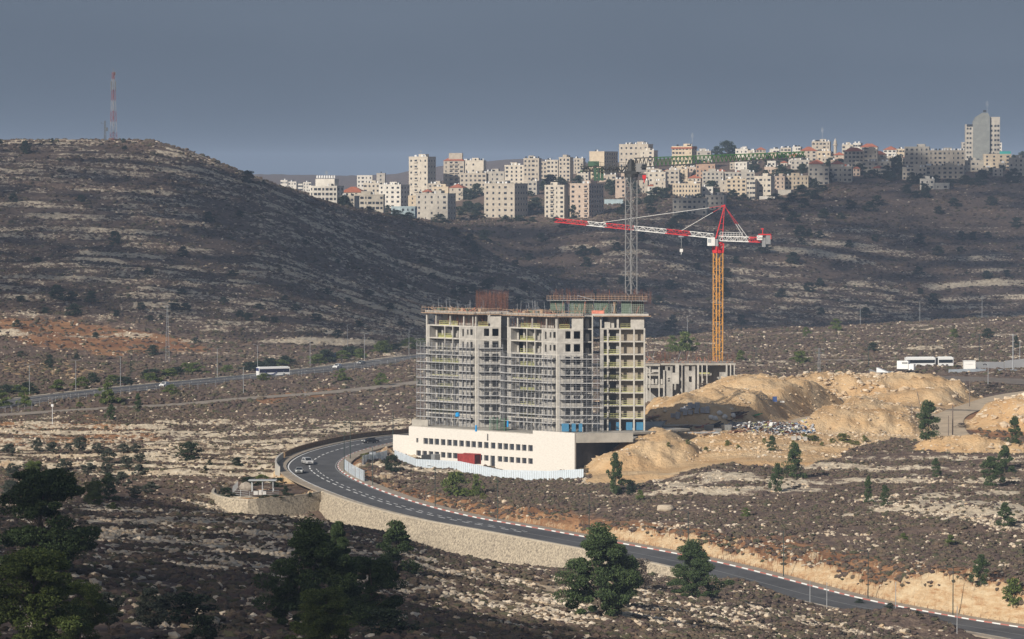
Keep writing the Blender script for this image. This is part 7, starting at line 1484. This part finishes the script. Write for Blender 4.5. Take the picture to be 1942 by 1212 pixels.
for i, (px, py, lb) in enumerate([(1349, 797, 'largest white bulk bag, left end of the white bags'), (1365, 795, 'round white bulk bag in the middle of the white bags'), (1375, 796, 'white bulk bag at the right end of the white bags'), (1357, 800, 'small white bag between the two larger ones'), (1391, 799, 'white bag beside the green mesh')]):
    p = gl(px, py); bm = bmesh.new(); bmesh.ops.create_icosphere(bm, subdivisions=2, radius=.75); mb = MB(); mb.add([(v.co.x * (1 + .15 * math.sin(i + v.co.z * 5)), v.co.y, max(-.55, v.co.z * .95) + .55) for v in bm.verts], [tuple(v.index for v in f.verts) for f in bm.faces]); bm.free(); tag(mb.build('bulk_bag', M_bag, loc=(p.x, p.y, p.z)), lb, 'bulk bag')
def boards(px, py, n, m_, label, name='board_pile', cat='pile of boards', L_=3.5, slope=.35):
    p = gl(px, py); mb = MB()
    for k in range(n):
        a = r_.uniform(0, 3.14) * .4 - .3; q = Vector((r_.uniform(-L_ / 3, L_ / 3), r_.uniform(-1, 1), .1 + k * .07)); d = Vector((math.cos(a), math.sin(a), r_.uniform(-.05, slope))) * L_ * r_.uniform(.3, .6); mb.bar(q - d, q + d, r_.uniform(.08, .22), k % 2)
    tag(mb.build(name, m_, loc=(p.x, p.y, p.z)), label, cat)
boards(1402, 797, 16, [M_plyd, M_rust], 'pile of dark rusty boards right of the white bags'); boards(1355, 812, 14, [M_plyd, M_cdk], 'dark pile of steel parts in front of the white bags'); boards(1395, 804, 8, [M_rust, M_rust], 'long rusty steel sheets lying in front of the dark board pile'); boards(1300, 815, 12, [M_plyd, M_wood], 'scattered dark timber left of the debris heap')
boards(1275, 822, 10, [M_plyd, M_gal], 'scattered timber at the edge of the sand bank near the tower'); boards(1400, 822, 10, [M_rust, M_wood], 'rust-red sheets at the left foot of the debris heap'); boards(1340, 826, 9, [M_gal, M_wood], 'grey planks lying on the sand bank edge', L_=6); boards(1243, 795, 8, [M_pink, M_wood], 'orange and brown boards at the foot of the right tower'); boards(1330, 812, 6, [M_pink, M_rust], 'red pipes on the ground in front of the block pallets')
p = gl(1434, 796); mb = MB(); V = []; 
for i in range(9):
    for j in range(6): V.append(((i - 4) * .45, (j - 2.5) * .5, .3 + .5 * math.sin(i * .9 + j) * .35 + (i / 8) * .9))
mb.add(V, [(i * 6 + j, (i + 1) * 6 + j, (i + 1) * 6 + j + 1, i * 6 + j + 1) for i in range(8) for j in range(5)]); o_ = mb.build('green_net', mat('green_mesh', (0.05, 0.24, 0.10), .8, .2, 4), loc=(p.x, p.y, p.z)); tag(o_, 'bright green netting sheet spread over the boards', 'net'); sd = o_.modifiers.new('s', 'SOLIDIFY'); sd.thickness = .05
for i, (px, py, w_, h_, m_, lb) in enumerate([(1345, 816, 2.2, 1.3, M_sgr, 'dark grey skip in front of the white bags, left of two'), (1378, 818, 2.4, 1.4, M_sgr, 'dark grey skip left of the debris heap, right of two'), (1302, 818, 1.6, .9, M_cdk, 'small black tank on the ground below the block pallets'), (1361, 822, 1.8, .9, M_sgr, 'low grey box between the two skips')]):
    p = gl(px, py); mb = MB(); mb.add([(-w_ / 2, -.6, 0), (w_ / 2, -.6, 0), (w_ / 2, .6, 0), (-w_ / 2, .6, 0), (-w_ / 2 - .2, -.8, h_), (w_ / 2 + .2, -.8, h_), (w_ / 2 + .2, .8, h_), (-w_ / 2 - .2, .8, h_)], [(0, 3, 2, 1), (0, 1, 5, 4), (1, 2, 6, 5), (2, 3, 7, 6), (3, 0, 4, 7), (4, 5, 6, 7)]); [mb.box((x, -.85, h_ * .1), (x + .1, .85, h_ * .9)) for x in (-w_ / 2 + .3, 0, w_ / 2 - .4)]; tag(mb.build('skip', m_, loc=(p.x, p.y, p.z)), lb, 'skip')
# debris heap: uncountable scrap
cols = [mat('scrap_grey', (0.35, 0.36, 0.38), .8), M_rust, M_bag, M_sgr, mat('scrap_blue', (0.10, 0.18, 0.32), .7), M_cdk, mat('scrap_yellow', (0.5, 0.48, 0.2), .8), M_plyd, M_wood]
mb = MB()
for i in range(1500):
    px = 1375 + 175 * r_.betavariate(2.2, 2.2); t = (px - 1375) / 175; yy = 1046 + r_.gauss(0, 5.0); x = (px - 971) / F * yy; hh = max(0, 1 - ((yy - 1046) / 11) ** 2) * math.sin(math.pi * min(1, max(0, t))) ** .5 * 1.5 * (0.5 + vnoise(np.array([x / 3.0]), np.array([yy / 3.0]), 8)[0])
    c = Vector((x, yy, gz(x, yy) + r_.uniform(0, 1) * hh)); d = Vector((r_.uniform(-1, 1), r_.uniform(-1, 1), r_.uniform(-.5, .6))).normalized(); s_ = r_.uniform(.15, .75)
    if r_.random() < .5: mb.bar(c - d * s_, c + d * s_, r_.uniform(.04, .16), r_.choice([0, 0, 1, 1, 3, 5, 7, 8, 2]))
    else: b = d.cross(Vector((0, 0, 1))).normalized() * s_ * .6; k_ = Vector((0, 0, .05)); mb.add([c - d * s_ - b, c + d * s_ - b, c + d * s_ + b, c - d * s_ + b, c - d * s_ * .8 - b + k_ * 4, c + d * s_ - b + k_, c + d * s_ * .7 + b + k_ * 5, c - d * s_ + b + k_], [(4, 5, 6, 7), (0, 1, 5, 4), (1, 2, 6, 5), (2, 3, 7, 6), (3, 0, 4, 7)], r_.choice([0, 0, 2, 2, 3, 4, 6, 7, 1]))
o_ = mb.build('debris_heap', cols); tag(o_, kind='stuff')
for i, px in enumerate([1506, 1516, 1527, 1537, 1546]):
    p = gl(px, 836); mb = MB(); mb.box((-.55, -.45, 0), (.55, .45, .8)); mb.box((-.5, -.4, .8), (.5, .4, 1.0)); tag(mb.build('concrete_block', M_cl, loc=(p.x, p.y, p.z), rz=r_.uniform(-.4, .4)), 'pale concrete block in the row along the debris heap', 'concrete block', 'concrete blocks along the debris heap')
# frame rack and blue compressor on the mound slope
p = gl(1442, 768); e = empty('steel_rack', (p.x, p.y, p.z), 0, 'dark open steel rack standing on the sand slope', 'rack'); mb = MB()
for k in range(9): x = -1.9 + k * .47; mb.bar((x, 0, 0), (x, 0, 1.25), .07); mb.bar((x, 1, 0), (x, 1, 1.25), .07)
mb.build('posts', M_cdk, e); mb = MB(); [mb.bar((-1.9, y_, z_), (1.9, y_, z_), .05) for y_ in (0, 1) for z_ in (.15, 1.2)]; mb.build('rails', M_cdk, e)
p = gl(1470, 768); e = empty('compressor', (p.x, p.y, p.z), 0, 'blue compressor box on the sand slope right of the rack', 'compressor'); MB().box((-.6, -.5, .3), (.6, .5, 1.7)).build('housing', mat('machine_blue', (0.05, 0.10, 0.28), .6), e); mb = MB(); mb.bar((.6, 0, .5), (2.2, -.2, .3), .12); mb.bar((-.4, -.4, .25), (-.4, .4, .25), .25, 0, 10); mb.build('drawbar', M_cdk, e); MB().box((1.4, -.4, .1), (2.6, .3, .5)).build('scrap', M_bag, e)
T('bare', 1378, 745, 30, 10, 'low reddish dry shrub at the foot of the low unfinished building', loc=gp_(1290, 1120)); T('bare', 1350, 745, 26, 9, 'dry yellowish shrub in front of the orange crane mast', loc=gp_(1335, 1120)); T('bare', 1262, 0, 16, 10, 'reddish dry shrub on top of the earth bank beside the tower', loc=gp_(1264, 1104))
T('bare', 1878, 745, 40, 14, 'brown dry shrub on the verge between yard and dirt road', loc=gp_(1880, 1232)); T('bare', 1818, 790, 26, 10, 'dry shrub right of the thick post in the dirt road', loc=gp_(1826, 1075)); T('bare', 1845, 745, 30, 10, 'smaller dry shrub left of the one on the yard verge', loc=gp_(1852, 1215))
# dark parked truck half hidden by the fence
p = gp_(816, 1004); e = empty('parked_truck', (p[0], p[1], p[2] + .4), R(-42), 'dark parked truck behind the fence at the podium front', 'truck'); MB().box((-2.2, -1, .6), (1.0, 1, 1.9)).build('load_bed', M_cdk, e); MB().box((1.1, -1, .5), (2.4, 1, 2.2)).build('cab', M_sgr, e); [MB().bar((x, s_, .4), (x, s_ * 1.15, .4), .42, 0, 12).build('wheel', M_tyre, e) for x in (-1.4, 1.6) for s_ in (-1, 1)]
p = gp_(706, 1003); e = empty('tarped_tank', (p[0], p[1], p[2]), 0, 'pale rounded tank among shrubs inside the road bend', 'tank'); MB().bar((-.8, 0, 1.2), (.8, 0, 1.2), .8, 0, 12).build('tank_shell', M_gal, e); MB().box((-.7, -.4, 0), (.7, .4, .6)).build('stand', M_cdk, e)
T('yellow_bush', 700, 0, 26, 12, 'yellow-green shrub beside the pale tank inside the bend', loc=gp_(694, 1000)); T('bush', 720, 0, 20, 12, 'dark shrub right of the pale tank inside the bend', loc=gp_(716, 1006))
